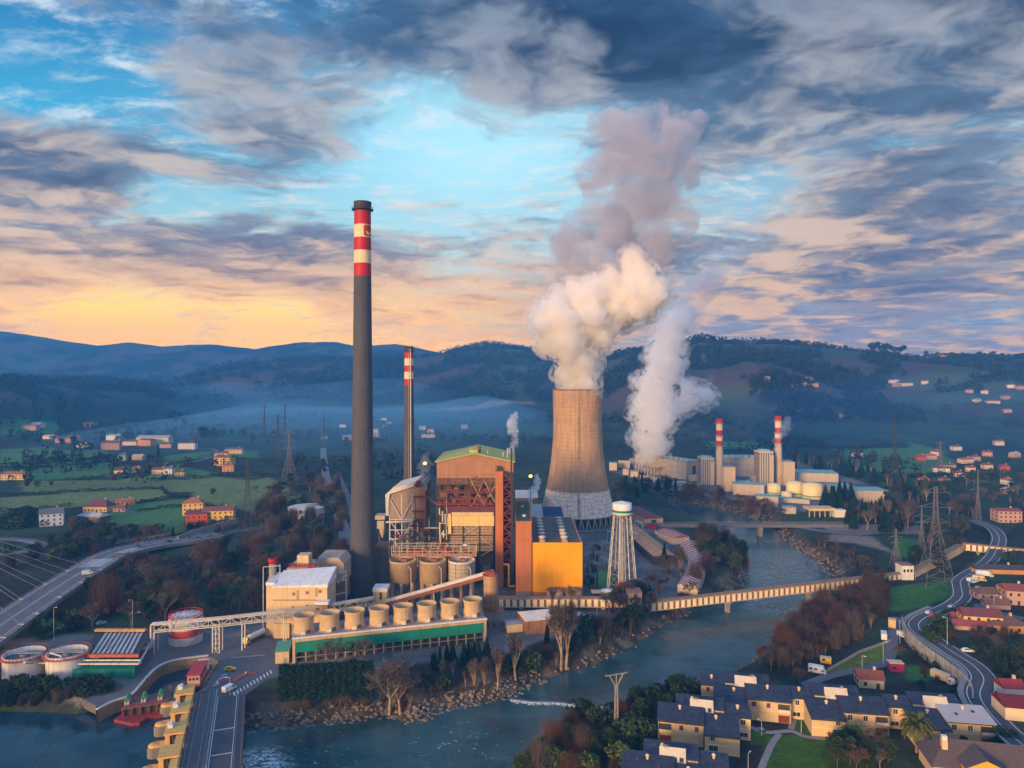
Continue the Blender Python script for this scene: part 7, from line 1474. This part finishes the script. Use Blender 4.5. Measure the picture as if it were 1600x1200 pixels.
lf_d=leafmat('leaf_dark',(.028,.05,.026),(.014,.028,.018)); lf_m=leafmat('leaf_mid',(.055,.085,.028),(.028,.048,.02)); lf_y=leafmat('leaf_yellow',(.12,.13,.03),(.06,.075,.02)); lf_c=leafmat('leaf_conifer',(.016,.042,.03),(.008,.022,.018)); lf_w=leafmat('leaf_wood',(.034,.038,.028),(.016,.021,.018))
def leaves(P,size,rng,up=.3):
    n=len(P); a=rng.normal(size=(n,3)); a/=np.linalg.norm(a,axis=1)[:,None]; b=rng.normal(size=(n,3)); b-=a*(a*b).sum(1)[:,None]; b/=np.linalg.norm(b,axis=1)[:,None]
    s=(size*rng.uniform(.6,1.4,n))[:,None]; a=a*s; b=b*s*.62
    V=np.stack([P-a,P+b*.9-a*.15,P+a,P-b*.9+a*.1],1).reshape(-1,3); F=np.arange(4*n).reshape(n,4); return V,F
def clumpy(rng,n,h0,h1,rx,shape=lambda t:math.sin(math.pi*min(1,max(0,t)))**.6,lobes=16,spread=.34):
    C=[]
    for k in range(lobes):
        t=rng.uniform(.08,.95); r=rx*shape(t)*rng.uniform(.25,.85); a=rng.uniform(0,6.283); C.append((r*math.cos(a),r*math.sin(a),lerp(h0,h1,t)))
    C=np.array(C); i=rng.integers(0,lobes,n); d=rng.normal(size=(n,3)); d/=np.linalg.norm(d,axis=1)[:,None]; rad=rx*spread*rng.uniform(.55,1.0,n)**.5
    rad*=rng.uniform(.7,1.25,lobes)[i]; return C[i]+d*rad[:,None]*np.array([1,1,.8])
def trunk_mb(h,r,rng,lean=.3,limbs=5,h0=.3):
    mb=MB(); p=Vector((0,0,-.6)); q=Vector((rng.uniform(-lean,lean),rng.uniform(-lean,lean),h*.55)); mb.cyl(p,q,r,r*.6,7); t=Vector((q.x+rng.uniform(-lean,lean),q.y+rng.uniform(-lean,lean),h*.92)); mb.cyl(q,t,r*.6,r*.15,6)
    for k in range(limbs):
        z=lerp(h0,.8,k/max(1,limbs)); s=p.lerp(q,min(1,z/.55)) if z<.55 else q.lerp(t,(z-.55)/.37); a=rng.uniform(0,6.283); L=h*rng.uniform(.18,.3); mb.cyl(s,s+Vector((math.cos(a)*L,math.sin(a)*L,L*.7)),r*.35,r*.08,5)
    return mb
def bare_proto(h,rx,seed,tm,bm_=bark,upright=.75,nt=1500,h0=.28,nm_='bare_tree'):
    rng=np.random.default_rng(seed); root=thing(nm_,'x','tree'); r=.022*h; mb=MB(); tips=[]
    def grow_(p,d,L,rad,depth):
        q=p+d*L; mb.cyl(p,q,rad,rad*.62,5 if depth<2 else 3,cap=False,smooth=True); tips.append((p,q,depth))
        if depth>=4: return
        for k in range(3 if depth<3 else 2):
            a=rng.uniform(0,6.283); tilt=rng.uniform(.35,.85)*(1.15-upright*.5); o=d.orthogonal().normalized(); o.rotate(Matrix.Rotation(a,3,d)); nd=(d*math.cos(tilt)+o*math.sin(tilt)); nd.z+=upright*.22; nd.normalize(); s=p.lerp(q,rng.uniform(.55,1)); grow_(s,nd,L*rng.uniform(.62,.82),rad*.56,depth+1)
    t=MB(); top=Vector((rng.uniform(-.4,.4),rng.uniform(-.4,.4),h*h0)); t.cyl((0,0,-.8),top,r,r*.75,8); t.build('trunk',bm_,root)
    for k in range(4):
        a=6.283*k/4+rng.uniform(-.5,.5); d=Vector((math.cos(a)*(1-upright*.6),math.sin(a)*(1-upright*.6),1)).normalized(); grow_(top,d,h*.24,r*.6,0)
    nseg=len(mb.f); T=[x for x in tips if x[2]>=2]; V=[];F=[]
    P0=np.array([T[i][0].lerp(T[i][1],rng.random()) for i in rng.integers(0,len(T),nt)]); D=rng.normal(size=(nt,3)); D[:,2]=np.abs(D[:,2])*.8+.35*upright; D/=np.linalg.norm(D,axis=1)[:,None]; L=rng.uniform(.05,.12,nt)[:,None]*h; W=np.cross(D,rng.normal(size=(nt,3))); W/=np.linalg.norm(W,axis=1)[:,None]; W*=.0042*h
    V=np.stack([P0-W,P0+W,P0+D*L],1).reshape(-1,3)
    mb.add([tuple(v) for v in V],[(3*i,3*i+1,3*i+2) for i in range(nt)],1); mb.build('crown',[bm_,tm],root); return root
def leafy_proto(name,cat,h,rx,seed,lm,h0=.2,n=3000,size=.30,lobes=26,shape=None,spread=.27,tr=.02):
    rng=np.random.default_rng(seed); root=thing(name,'x',cat); trunk_mb(h,h*tr,rng).build('trunk',bark,root); kw={} if shape is None else {'shape':shape}
    P=clumpy(rng,n,h*h0,h*.97,rx,lobes=lobes,spread=spread,**kw); e=rng.random(n)<.16; P[e]+=rng.normal(size=(e.sum(),3))*rx*.16; V,F=leaves(P,size,rng); np_mesh('crown',V,F,lm,root); return root
def conifer_proto(h,rx,seed,lm=None,n=1600,cyp=False):
    rng=np.random.default_rng(seed); root=thing('conifer_tree','x','tree'); trunk_mb(h,h*.016,rng,.1,0).build('trunk',bark,root)
    t=rng.uniform(.04,1,n)**(1.0 if cyp else 1.25); tier=(t*11)%1; R_=rx*(1-t)**(.45 if cyp else .85)*(.72+.28*(1-tier))*rng.uniform(.55,1.05,n); a=rng.uniform(0,6.283,n); R_*=1+.16*np.sin(a*3+t*9)
    P=np.stack([R_*np.cos(a),R_*np.sin(a),h*(.05+.95*t)],1); V,F=leaves(P,.034*h,rng); np_mesh('crown',V,F,lm or lf_c,root); return root
def bush_proto(h,rx,seed,lm,bare=False,n=700):
    rng=np.random.default_rng(seed); root=thing('bush','x','bush')
    if bare:
        mb=MB(); m=n; B=rng.normal(size=(m,2))*rx*.33; D=rng.normal(size=(m,3))*.2; D[:,2]=1; L=h*np.clip(rng.normal(.62,.24,m),.2,1.3); W=rng.normal(size=(m,2)); W/=np.linalg.norm(W,axis=1)[:,None]; W*=.022+.003*h
        V=[];
        for i in range(m):
            x,y=B[i]; z=rng.uniform(0,.45)*h; l=min(L[i],1.25*h-z); V+= [(x-W[i,0],y-W[i,1],z-.3),(x+W[i,0],y+W[i,1],z-.3),(x+D[i,0]*l,y+D[i,1]*l,z+l)]
        mb.add(V,[(3*i,3*i+1,3*i+2) for i in range(m)]); mb.build('crown',lm,root)
    else:
        P=clumpy(rng,n,h*.12,h*.85,rx,lobes=11,spread=.42); P[:,2]=np.maximum(P[:,2],.05); V,F=leaves(P,.34,rng); np_mesh('crown',V,F,lm,root)
    st=MB()
    for k in range(4): a=rng.uniform(0,6.283); st.cyl((0,0,-.5),(math.cos(a)*rx*.3,math.sin(a)*rx*.3,h*.55),.1,.03,5)
    st.build('stem',bark,root); return root
PR={'bare':[bare_proto(13,4.5,s,m,b,u) for s,m,b,u in ((1,tw_b,bark,.6),(2,tw_b,bark,.45),(3,tw_g,bark_l,.6),(4,tw_r,bark,.5),(5,tw_g,bark,.55))],
 'olive':[bare_proto(13,4.5,s,tw_o,bark,.6,1500,.28,'olive_tree') for s in (8,9)],'russet':[bare_proto(12,4.5,s,tw_r,bark,.4,2200,.28,'russet_tree') for s in (15,16)],
 'poplar':[bare_proto(16,2.5,s,tw_g,bark_l,1.35,1500,.2,'poplar_tree') for s in (11,12,13)],
 'sap':[bare_proto(9,2,s,m,b,1.3,1300,.12,'sapling_tree') for s,m,b in ((61,tw_b,bark),(62,tw_r,bark),(63,tw_g,bark_l))],
 'ever':[leafy_proto('evergreen_tree','tree',11,4.4,s,m) for s,m in ((21,lf_d),(22,lf_m),(23,lf_d))],
 'euc':[leafy_proto('evergreen_tree','tree',24,7,s,lf_d,.4,1500,1.0,13,None,.27,.012) for s in (31,32)],
 'con':[conifer_proto(12,2.9,41),conifer_proto(12,2.5,42),conifer_proto(11,1.6,43,None,1500,True)],
 'bushd':[bush_proto(4,3,51,lf_d),bush_proto(4,3,52,lf_m)],'bushy':[bush_proto(5,3,53,lf_y),bush_proto(5,3,55,lf_m)],'bushb':[bush_proto(7,2.6,54,tw_r,True,1500),bush_proto(7,2.4,56,tw_b,True,1500),bush_proto(7,2.6,57,tw_g,True,1500)]}
ADJ={'bare':'bare brown tree','olive':'bare olive tinted tree','russet':'bare russet tree','poplar':'slim bare pale trunked tree','ever':'dark evergreen tree','sap':'slender brown leafless sapling','euc':'tall feathery evergreen','con':'dark pointed conifer','bushd':'dark green bush','bushy':'yellowish green bush','bushb':'bare reddish brown thicket bush'}
BASEH={'bare':13,'olive':13,'russet':12,'poplar':16,'ever':11,'sap':9,'euc':24,'con':12,'bushd':4,'bushy':5,'bushb':7}
used=set(); NT={}
def plant(kind,x,y,h,where,group,label=None):
    ps=PR[kind]; k=random.randrange(len(ps)); s=h/BASEH[kind]; z=gz(x,y); 
    o=copy_tree(ps[k]); o.location=(x,y,z-.2); o.rotation_euler=(0,0,random.uniform(0,6.28)); q=s*random.uniform(.9,1.12); o.scale=(q*random.uniform(.9,1.15),q*random.uniform(.9,1.15),s)
    o['label']=label or (ADJ[kind]+' '+where); o['group']=ADJ[kind]+'s '+group; NT[kind]=NT.get(kind,0)+1; return o
def scatter(poly,n,kinds,h,where,z=0,avoid=(),mind=3.2,hz=None):
    P=[(p.x,p.y) for p in [(hit(*q) or gp(q[0],q[1],z)) for q in poly]]; A=np.array(P); out=[]; tries=0; pl=[(p[0],p[1]) for p in P]
    while len(out)<n and tries<n*60:
        tries+=1; x=random.uniform(A[:,0].min(),A[:,0].max()); y=random.uniform(A[:,1].min(),A[:,1].max())
        if sdf(pl,np.array([x]),np.array([y]))[0]<0: continue
        if any((x-a)**2+(y-b)**2<mind**2 for a,b in out): continue
        if gz(x,y)<-5.5 or min((x-q.x)**2+(y-q.y)**2 for q in bpath)<190: continue
        out.append((x,y)); plant(random.choice(kinds),x,y,random.uniform(*h),where,where)
def at(kind,px,py,hpx,label=None,where='',group=''):
    p=hit(px,py); return plant(kind,p.x,p.y,hpx*p.y/FPX,where,group or where,label)
# plant side river bank
for k,px,py,h,lb in [('poplar',548,1096,82,'bare tree with upright twigs in front of the dark cypress hedge'),('bare',608,1117,98,'left one of two big bare trees on the stony bank'),('bare',626,1117,90,'right one of two big bare trees on the stony bank'),('poplar',741,1086,62,'slim bare tree on the bank, first of the thin row below the green hall'),('poplar',756,1084,66,'slim bare tree on the bank, second of the thin row below the green hall'),('poplar',777,1078,75,'slim bare tree on the bank, third of the thin row below the green hall'),('poplar',806,1062,80,'tall slim bare tree beside the dark bank conifer'),('poplar',877,1046,118,'very tall pale trunked tree, left of a close pair on the bank'),('poplar',884,1044,122,'very tall pale trunked tree, right of a close pair on the bank'),('con',855,1010,38,'small dark conifer standing in the plant car park'),('con',805,1040,50,'dark conifer on the bank below the cream office'),('poplar',862,960,48,'thin bare tree before the orange wall, left one'),('poplar',892,960,52,'thin bare tree before the orange wall, right one'),('bare',520,1055,62,'broad bare tree right before the green cladding'),('bare',565,1040,50,'bare tree between the cypress hedge and the green cladding'),('russet',540,1112,40,'short bare tree at the foot of the cypress hedge'),('poplar',690,1065,40,'small bare tree at the end of the conifer row'),('poplar',1064,905,58,'thin tree in front of the curved striped warehouse'),('con',1038,885,36,'dark cypress before the brown open shed')]: at(k,px,py,h,lb,'on the plant bank')
scatter([(640,1095),(700,1080),(800,1062),(880,1035),(960,1000),(1000,985),(1000,965),(940,985),(860,1020),(760,1055),(690,1062)],85,['bare','bushb','sap','bushd','poplar','sap','ever','sap'],(5,11),'on the river bank below the plant')
scatter([(940,960),(1005,970),(1040,960),(1010,925),(965,945)],18,['bare','bare','ever','poplar'],(8,15),'beside the river bridge head at the plant side')
scatter([(470,1112),(560,1118),(660,1112),(780,1080),(700,1085),(560,1098),(470,1100)],46,['bushb','sap','bare','sap'],(2.5,6),'on the rocky bank below the hedge')
scatter([(660,1045),(690,1050),(760,1035),(775,1022),(700,1030)],14,['con'],(6,9),'in the row before the green cladding',mind=2)
scatter([(1060,950),(1165,905),(1165,870),(1125,840),(1090,835),(1095,870),(1100,905),(1070,930)],46,['bare','bare','bushb','ever'],(7,13),'on the inner bank of the river bend')
scatter([(1040,935),(1075,925),(1060,880),(1030,890)],10,['bare','poplar'],(7,12),'between the brown shed and curved warehouse')
# left wood
scatter([(180,975),(410,950),(420,905),(545,890),(545,860),(470,840),(380,860),(290,885),(215,885),(150,925),(120,960)],95,['bare','bare','olive','ever','russet','bushb'],(9,15),'in the dark wood between bridge and cream mill',mind=4)
scatter([(390,840),(540,835),(530,760),(470,745),(420,770)],60,['bare','bushb','ever','olive'],(9,14),'in the wood around the round reservoir',mind=5)
scatter([(0,895),(90,880),(150,866),(130,840),(60,850),(0,862)],26,['bare','ever','bushd','bushb'],(5,10),'behind the stay cables of the left bridge')
scatter([(150,862),(260,848),(290,840),(240,822),(160,830)],16,['bare','olive','ever'],(5,9),'between the roundabout and the green field')
at('russet',145,985,50,'round russet brown tree under the left bridge'); at('olive',259,972,60,'olive tinted bare tree near the banded tank'); at('bare',205,980,48,'bare tree right of the russet one below the bridge')
scatter([(0,1000),(60,1000),(120,985),(100,965),(0,975)],14,['bare','bushd','ever'],(5,9),'in the dark lot under the left bridge')
scatter([(0,1106),(178,1104),(180,1084),(120,1074),(0,1072)],46,['bushd','con','ever','bushd'],(3,5.5),'on the shore before the white tanks',mind=2.6)
scatter([(0,1111),(170,1108),(176,1098),(0,1100)],14,['bushb'],(2.5,4),'at the reservoir edge before the tanks')
# right bank
scatter([(1175,1040),(1215,1008),(1262,965),(1310,935),(1385,905),(1392,940),(1360,985),(1270,1035),(1215,1052)],185,['bushb','sap','sap','russet','bushb','sap','sap'],(5,10.5),'in the brown thicket on the right river bank',mind=2.6)
scatter([(1000,1090),(1070,1080),(1100,1085),(1040,1110),(1005,1130),(960,1128)],26,['ever','bushd','bushb','bushd'],(3,7),'beside the water behind the lowest row houses')
scatter([(800,1205),(835,1180),(880,1150),(930,1130),(1000,1125),(1025,1150),(985,1190),(960,1215),(820,1240)],75,['bushd','bushy','bushb','bushd','ever','olive','bushb'],(3,8.5),'on the near river bank around the power pole',mind=2.4)
at('ever',1062,1090,36,'dark round tree beside the slate roof nearest the river'); at('russet',1250,1070,32,'pink blossoming tree behind the camper van'); at('russet',1405,1028,22,'dark red round shrub under the wall by the lane')
scatter([(1300,1160),(1400,1178),(1405,1200),(1320,1215),(1300,1190)],12,['ever','bare','ever'],(6,10),'on the lawn left of the palm')
for px,py,h in ((1332,1172,42),(1568,1172,40),(1495,1160,24),(1505,1166,18)): at('ever' if px!=1495 else 'con',px,py,h,{1332:'dark round tree at the lawn edge left of the palm',1568:'dark round tree right of the corrugated roof house',1495:'small conifer before the corrugated roof house',1505:'small bush tree before the corrugated roof house'}[px])
scatter([(1430,1005),(1600,1050),(1600,1000),(1480,975),(1450,990)],34,['bushd','bare','bushd','bushb'],(2.5,6),'in the dark garden thicket right of the bend',mind=2.6)
scatter([(1545,1050),(1600,1080),(1620,1040),(1560,1020)],8,['con','ever'],(7,12),'in the tall dark clump at the right edge')
scatter([(1530,1100),(1525,1060),(1480,1048),(1425,1010),(1425,1075),(1480,1090)],18,['bushd','bushb','bushd'],(1.5,3.5),'under the retaining wall')
scatter([(1420,900),(1480,895),(1500,860),(1540,800),(1500,770),(1460,820),(1430,860)],40,['bare','poplar','ever'],(8,14),'around the big pale pylon by the road',mind=4)
scatter([(1555,885),(1620,905),(1620,880),(1570,868)],10,['bushd','ever'],(3,5),'along the hedge right of the upper road')
scatter([(1230,858),(1300,890),(1340,900),(1380,895),(1330,865),(1270,850)],26,['bare','sap','olive'],(4,9),'on the far bank above the conveyor bridge')
# around the distant plant
scatter([(1285,800),(1330,806),(1332,785),(1290,780)],22,['con'],(14,20),'in the clump before the distant tan halls',mind=4)
scatter([(1318,825),(1420,838),(1430,805),(1330,800)],55,['poplar','bare','con'],(13,19),'in the tall grove right of the canopy',mind=4)
scatter([(960,790),(1040,775),(1090,778),(1040,760),(965,758)],34,['bare','ever','con'],(9,15),'behind the cooling tower on the far bank',mind=4)
scatter([(1045,782),(1200,812),(1230,808),(1180,790),(1090,772)],40,['bare','bare','bushb'],(7,13),'along the far bank below the distant plant',mind=4)
scatter([(1380,800),(1480,790),(1480,765),(1380,760)],34,['poplar','ever','ever'],(9,15),'right of the distant tan hall',mind=5)
scatter([(1240,735),(1420,765),(1420,752),(1300,722),(1240,722)],44,['con','con','poplar'],(11,17),'behind the distant plant halls',mind=6)
# left fields
for px,py,h,k,lb in [(265,668,24,'euc','tall feathery tree, left of three in the mist above the barn'),(275,668,26,'euc','tall feathery tree, middle of three in the mist above the barn'),(287,670,18,'euc','tall feathery tree, right of three in the mist above the barn'),(318,690,26,'ever','big dark round tree on the misty knoll'),(333,690,22,'ever','second dark round tree on the misty knoll'),(395,694,16,'ever','small dark round tree right of the misty knoll'),(333,774,12,'ever','lone round tree in the green field'),(43,762,12,'ever','small dark tree, left of three below the yellow long house'),(58,762,12,'ever','small dark tree, middle of three below the yellow long house'),(80,760,9,'ever','small dark tree, right of three below the yellow long house'),(247,712,16,'con','dark conifer left of the white villa'),(162,720,12,'ever','round dark tree by the green house'),(92,664,14,'con','dark conifer behind the pink barn'),(400,770,14,'bare','bare tree by the dark pylon'),(270,842,20,'con','dark conifers edge tree left of the farm wall'),(160,845,30,'ever','dark tree at the roundabout edge'),(128,866,30,'ever','dark leaning tree beside the left bridge end')]: at(k,px,py,h,lb)
scatter([(0,828),(66,826),(64,806),(20,808),(0,812)],20,['ever','bushd'],(7,11),'left of the pale blue house')
scatter([(285,830),(345,822),(345,812),(290,820)],12,['bushd','con'],(3,6),'before the farm complex wall',mind=2)
scatter([(60,700),(380,690),(420,672),(280,672),(100,678)],60,['con','ever','ever','bare'],(9,17),'between the misty hillside houses',mind=8)
scatter([(0,690),(60,700),(60,680),(0,672)],10,['ever','bare'],(9,14),'at the far left field edge',mind=8)
scatter([(100,765),(280,740),(290,730),(150,735)],16,['bare','bushb'],(5,9),'in the scrub between the fields',mind=6)
scatter([(100,822),(250,832),(245,840),(120,842)],22,['bare','bushb','ever'],(5,9),'right of the pale blue house',mind=4)
scatter([(1440,765),(1610,800),(1610,745),(1500,740)],44,['poplar','ever','bare'],(8,13),'below the far right village',mind=6)
for i in range(11):
    px=1360+i*5.2; p=hit(px,557); x=px; Y=1995; xx=xY(px,Y); plant('euc',xx,Y,random.uniform(24,36),'','in the skyline grove',None)['label']='tall feathery tree in the grove on the right skyline'
for i,px in enumerate((1447,1530,1538,1552,1566,1590)): plant('ever',xY(px,1990),1990,random.uniform(16,24),'','on the right skyline')['label']=['lone tree right of the skyline grove','dark tree beside the skyline tan house, left one','dark tree beside the skyline tan house, right one','round tree on the skyline beyond the tan house','low tree on the skyline near the right edge','last round tree on the skyline at the right edge'][i]
for k in PR:
    for o in PR[k]:
        for c in list(o.children): bpy.data.objects.remove(c)
        bpy.data.objects.remove(o)
# hedges
def hedge(pts,h,w,m,label,n=9,name='hedge'):
    P=[hit(*q) or gp(*q) for q in pts]; rng=np.random.default_rng(len(label)); C=[]
    for a,b in zip(P[:-1],P[1:]):
        L=(b-a).length; k=int(L*n); t=rng.random(k); d=(b-a).normalized(); nn=Vector((-d.y,d.x,0)); q=np.array(a)[None]*(1-t[:,None])+np.array(b)[None]*t[:,None]; o=rng.uniform(-1,1,k)*w/2; z=rng.uniform(0,1,k)**.7*h*(.8+.25*np.sin(t*L*.35+rng.random())); q[:,0]+=o*nn.x; q[:,1]+=o*nn.y; q[:,2]=H(q[:,0],q[:,1])+z; C.append(q)
    C=np.concatenate(C); V,F=leaves(C,max(.35,P[0].y*.0011),rng); o=np_mesh(name,V,F,m); tag(o,label,'hedge'); return o
hedge([(0,775),(60,772),(130,768),(252,764),(268,778),(290,777)],3,3,lf_d,'long dark hedge bending across the middle fields'); hedge([(0,798),(60,796),(115,790)],3,3,lf_d,'dark hedge below the left middle field'); hedge([(210,800),(260,793),(290,790)],2.5,3,lf_w,'brown hedge above the lower green field'); hedge([(218,785),(262,778),(295,776)],2.5,3,lf_w,'short brown hedge behind the open orange shed'); hedge([(235,751),(300,749),(345,744),(420,742)],4,4,lf_d,'dark hedge line below the cream field house'); hedge([(70,722),(180,719),(240,716)],5,5,lf_w,'brown hedge below the hillside houses'); hedge([(0,732),(80,729)],3,3,lf_d,'low hedge above the yellow long house'); hedge([(100,752),(185,744),(190,741)],4,4,lf_d,'hedge above the cottage field'); hedge([(1542,889),(1575,890),(1600,893)],3.5,3,lf_d,'dark clipped hedge beside the upper road bend',20); hedge([(1472,960),(1512,948),(1520,952)],2.2,2,lf_m,'green clipped hedge above the yellow house',24); hedge([(1545,760),(1600,770)],4,5,lf_d,'dark hedge behind the orange house at far right'); hedge([(1300,741),(1400,748),(1480,742)],5,6,lf_w,'brown hedge along the valley field foot'); hedge([(1240,698),(1330,703),(1400,697)],6,8,lf_w,'tree hedge at the upper edge of the valley field')
def cypress_wall():
    a,b=gp(436,1094),gp(583,1086); d=b-a; L=d.length; rng=np.random.default_rng(5); n=24000; H0=11.4; t=rng.random(n); f=rng.integers(0,3,n); z=rng.random(n)**.9*H0*(.93+.07*np.sin(t*60))*(.86+.30*fbm(t*26.,t*0+.5,3,4)); o=np.where(f==0,-1.5,np.where(f==1,1.5,rng.uniform(-1.5,1.5,n)))+rng.normal(size=n)*.28+.25*np.sin(t*L*2.4); z=np.where(f==2,H0-rng.random(n)**2*1.6+rng.uniform(-.8,1.5,n)*fbm(t*70.,t*0+.5,9,3),z)
    nn=Vector((-d.y,d.x,0)).normalized(); P=np.stack([a.x+d.x*t+nn.x*o,a.y+d.y*t+nn.y*o,z],1); V,F=leaves(P,.34,rng); tag(np_mesh('hedge',V,F,lf_c),'very tall dark cypress hedge clipped like a wall below the green hall','hedge')
cypress_wall()
# far woods that read as one mass
def woodland(name,pts,hs,m,npt,seed,wide=.42):
    rng=np.random.default_rng(seed); P=[];S=[]
    for (x,y,z),h in zip(pts,hs):
        d=rng.normal(size=(npt,3)); d/=np.linalg.norm(d,axis=1)[:,None]; r=rng.uniform(.5,1,npt)[:,None]**.5; k=rng.normal(size=3)*.15; P.append(np.array([x,y,z+h*.55])+d*r*np.array([h*wide,h*wide,h*.5])*(1+k)); S.append(np.full(npt,h*.17))
    P=np.concatenate(P); S=np.concatenate(S); V,F=leaves(P,S,rng); tag(np_mesh(name,V,F,m),kind='stuff')
def samp(n,x0,x1,y0,y1,keep,seed,h):
    rng=np.random.default_rng(seed); u=rng.uniform(-.85,.85,n*3); y=rng.uniform(y0,y1,n*3); x=u*y; ok=(x>x0)&(x<x1); x,y=x[ok],y[ok]; z=H(x,y); k=keep(x,y,z); x,y,z=x[k][:n],y[k][:n],z[k][:n]; return np.stack([x,y,z-1],1),rng.uniform(h[0],h[1],len(x))
hillmask=lambda x,y,z:(z>22)&(fbm(x/160,y/160,31,5)<.57)&(fbm(x/210,y/140,33,4)<.62)
p,h=samp(9000,-200,1900,1080,2150,hillmask,1,(9,19)); woodland('woodland',p,h,lf_w,26,1)
p,h=samp(4600,-2000,700,1850,2900,lambda x,y,z:(z>20)&(fbm(x/160,y/160,31,5)<.58),2,(14,26)); woodland('woodland',p,h,lf_w,16,2,.55)
p,h=samp(500,-1500,-500,1150,1600,lambda x,y,z:z>18,3,(12,22)); woodland('woodland',p,h,lf_d,26,3)
p,h=samp(1100,-900,500,720,1900,lambda x,y,z:(z<22)&(fbm(x/120,y/120,41,3)>.54)&(sdf(RIVER,x,y)<-12)&~((x>60)&(x<430)&(y<1000)),4,(8,15)); woodland('woodland',p,h,lf_w,26,4)
p,h=samp(420,-330,-95,380,720,lambda x,y,z:(x>-.56*y)&(x<-.25*y)&(np.abs(x+.235*y)>9)&(np.max([sdf(unp(P_),x,y) for P_,c_ in FIELDS if c_<2],0)<-4),5,(7,12)); woodland('undergrowth',p,h*.6,tw_b,40,5,.6)
sk=[(px,1990+random.uniform(-15,25)) for px in np.linspace(985,1362,190)]; pp=[(xY(px,Y),Y) for px,Y in sk]; woodland('woodland',[(x,y,gz(x,y)-3) for x,y in pp],[random.uniform(9,19)*(1.5 if 1085<px<1120 else 1) for px,_ in sk],lf_w,34,6)
sk=[(px,2790+random.uniform(-15,25)) for px in list(np.linspace(700,735,30))+list(np.linspace(760,850,70))]; pp=[(xY(px,Y),Y) for px,Y in sk]; woodland('woodland',[(x,y,gz(x,y)-4) for x,y in pp],[random.uniform(12,24) for _ in pp],lf_d,26,7)
# palm
def palm():
    p=hit(1432,1176); root=thing('palm_tree','tall date palm with drooping fronds between the row houses','palm tree',tuple(p)); hh=8.6; t=MB()
    for k in range(12): t.cyl((0,0,hh*k/12-.3),(0,0,hh*(k+1)/12),.42+.05*(k%2),.38,10)
    t.build('trunk',mat('palm_bark',(.22,.14,.09),(.12,.08,.055),1.5),root); rng=random.Random(8); mb=MB()
    for k in range(72):
        a=rng.uniform(0,6.283); el=rng.uniform(-.35,1.25); L=rng.uniform(4.6,6.0); d=Vector((math.cos(a)*math.cos(el),math.sin(a)*math.cos(el),math.sin(el))); q=Vector((0,0,hh)); side=Vector((-math.sin(a),math.cos(a),0)); n=9
        for i in range(n):
            dn=d+Vector((0,0,-.045*(i+1))); d=dn.normalized(); e=q+d*(L/n)
            for s in (-1,1):
                w=.75*math.sin(math.pi*(i+1.2)/(n+2)); mb.add([q,e,e+side*s*w+d*.5-Vector((0,0,.18)),q+side*s*w*.8+d*.35-Vector((0,0,.15))],[(0,1,2,3)])
            q=e
    mb.build('frond_crown',leafmat('palm_leaf',(.10,.115,.03),(.05,.065,.02),.1),root)
palm()
# boulders along the banks
def rocks(name,path,n,width,size,seed,z=-7):
    rng=np.random.default_rng(seed); P=[gp(a,b,z) for a,b in path]; V=[];F=[]; seg=np.array([(b-a).length for a,b in zip(P[:-1],P[1:])]); seg/=seg.sum()
    base=np.array([(x,y,zz) for zz in (-1,1) for x,y in ((-1,-1),(1,-1),(1,1),(-1,1))],float); q=np.array([(3,2,1,0),(4,5,6,7),(0,1,5,4),(1,2,6,5),(2,3,7,6),(3,0,4,7)])
    for k in range(n):
        i=rng.choice(len(seg),p=seg); t=rng.random(); p=P[i].lerp(P[i+1],t); d=(P[i+1]-P[i]).normalized(); nn=Vector((-d.y,d.x,0)); o=rng.uniform(-.5,1)*width; x,y=p.x+nn.x*o,p.y+nn.y*o; s=rng.uniform(*size); b=base*rng.uniform(.6,1.2,(8,3))*s*np.array([1,.8,.6])/2*1.1; a=rng.uniform(0,6.28); c,sn=math.cos(a),math.sin(a); b=b@np.array([[c,-sn,0],[sn,c,0],[0,0,1]]).T; g_=gz(x,y)
        V.append(b+np.array([x,y,max(g_,z-.4)+s*.1])); F.append(q+8*k)
    tag(np_mesh(name,np.concatenate(V),np.concatenate(F),mat('boulder',(.22,.17,.135),(.09,.07,.06),.35,bump=.3)),kind='stuff')
rocks('boulders',RIV_L[:8],650,5,(.3,1.7),1); rocks('boulders',RIV_L[7:],260,4,(.5,1.5),2); rocks('boulders',RIV_R[:9],600,6,(.4,2.0),3); rocks('boulders',RIV_R[8:13],400,5,(.4,1.3),4)
# weir foam
def weir():
    rng=np.random.default_rng(9); a=[gp(x,y,WZ) for x,y in [(797,1093),(830,1097),(870,1098),(905,1102),(950,1106)]]; mb=MB()
    for k in range(800):
        t=rng.random()*4; i=min(3,int(t)); p=a[i].lerp(a[i+1],t-i); s=rng.uniform(.07,.26); mb.ico((p.x+rng.normal()*.3,p.y-abs(rng.normal())*1.0,WZ+.02),s,1,0,.3)
    tag(mb.build('foam',mat('foam',(.72,.76,.76),(.55,.62,.64),.8)),kind='stuff')
    c=MB()
    for p,q in zip(a[:-1],a[1:]): c.bar(p+Vector((0,.6,-.4)),q+Vector((0,.6,-.4)),1.2,.9)
    t=thing('weir','low weir sill with white water crossing the river beside the power pole','weir',tuple(a[0])); c.build('sill',conc_d,t,ws=True)
weir()
print('TREES',NT,len(bpy.data.objects))
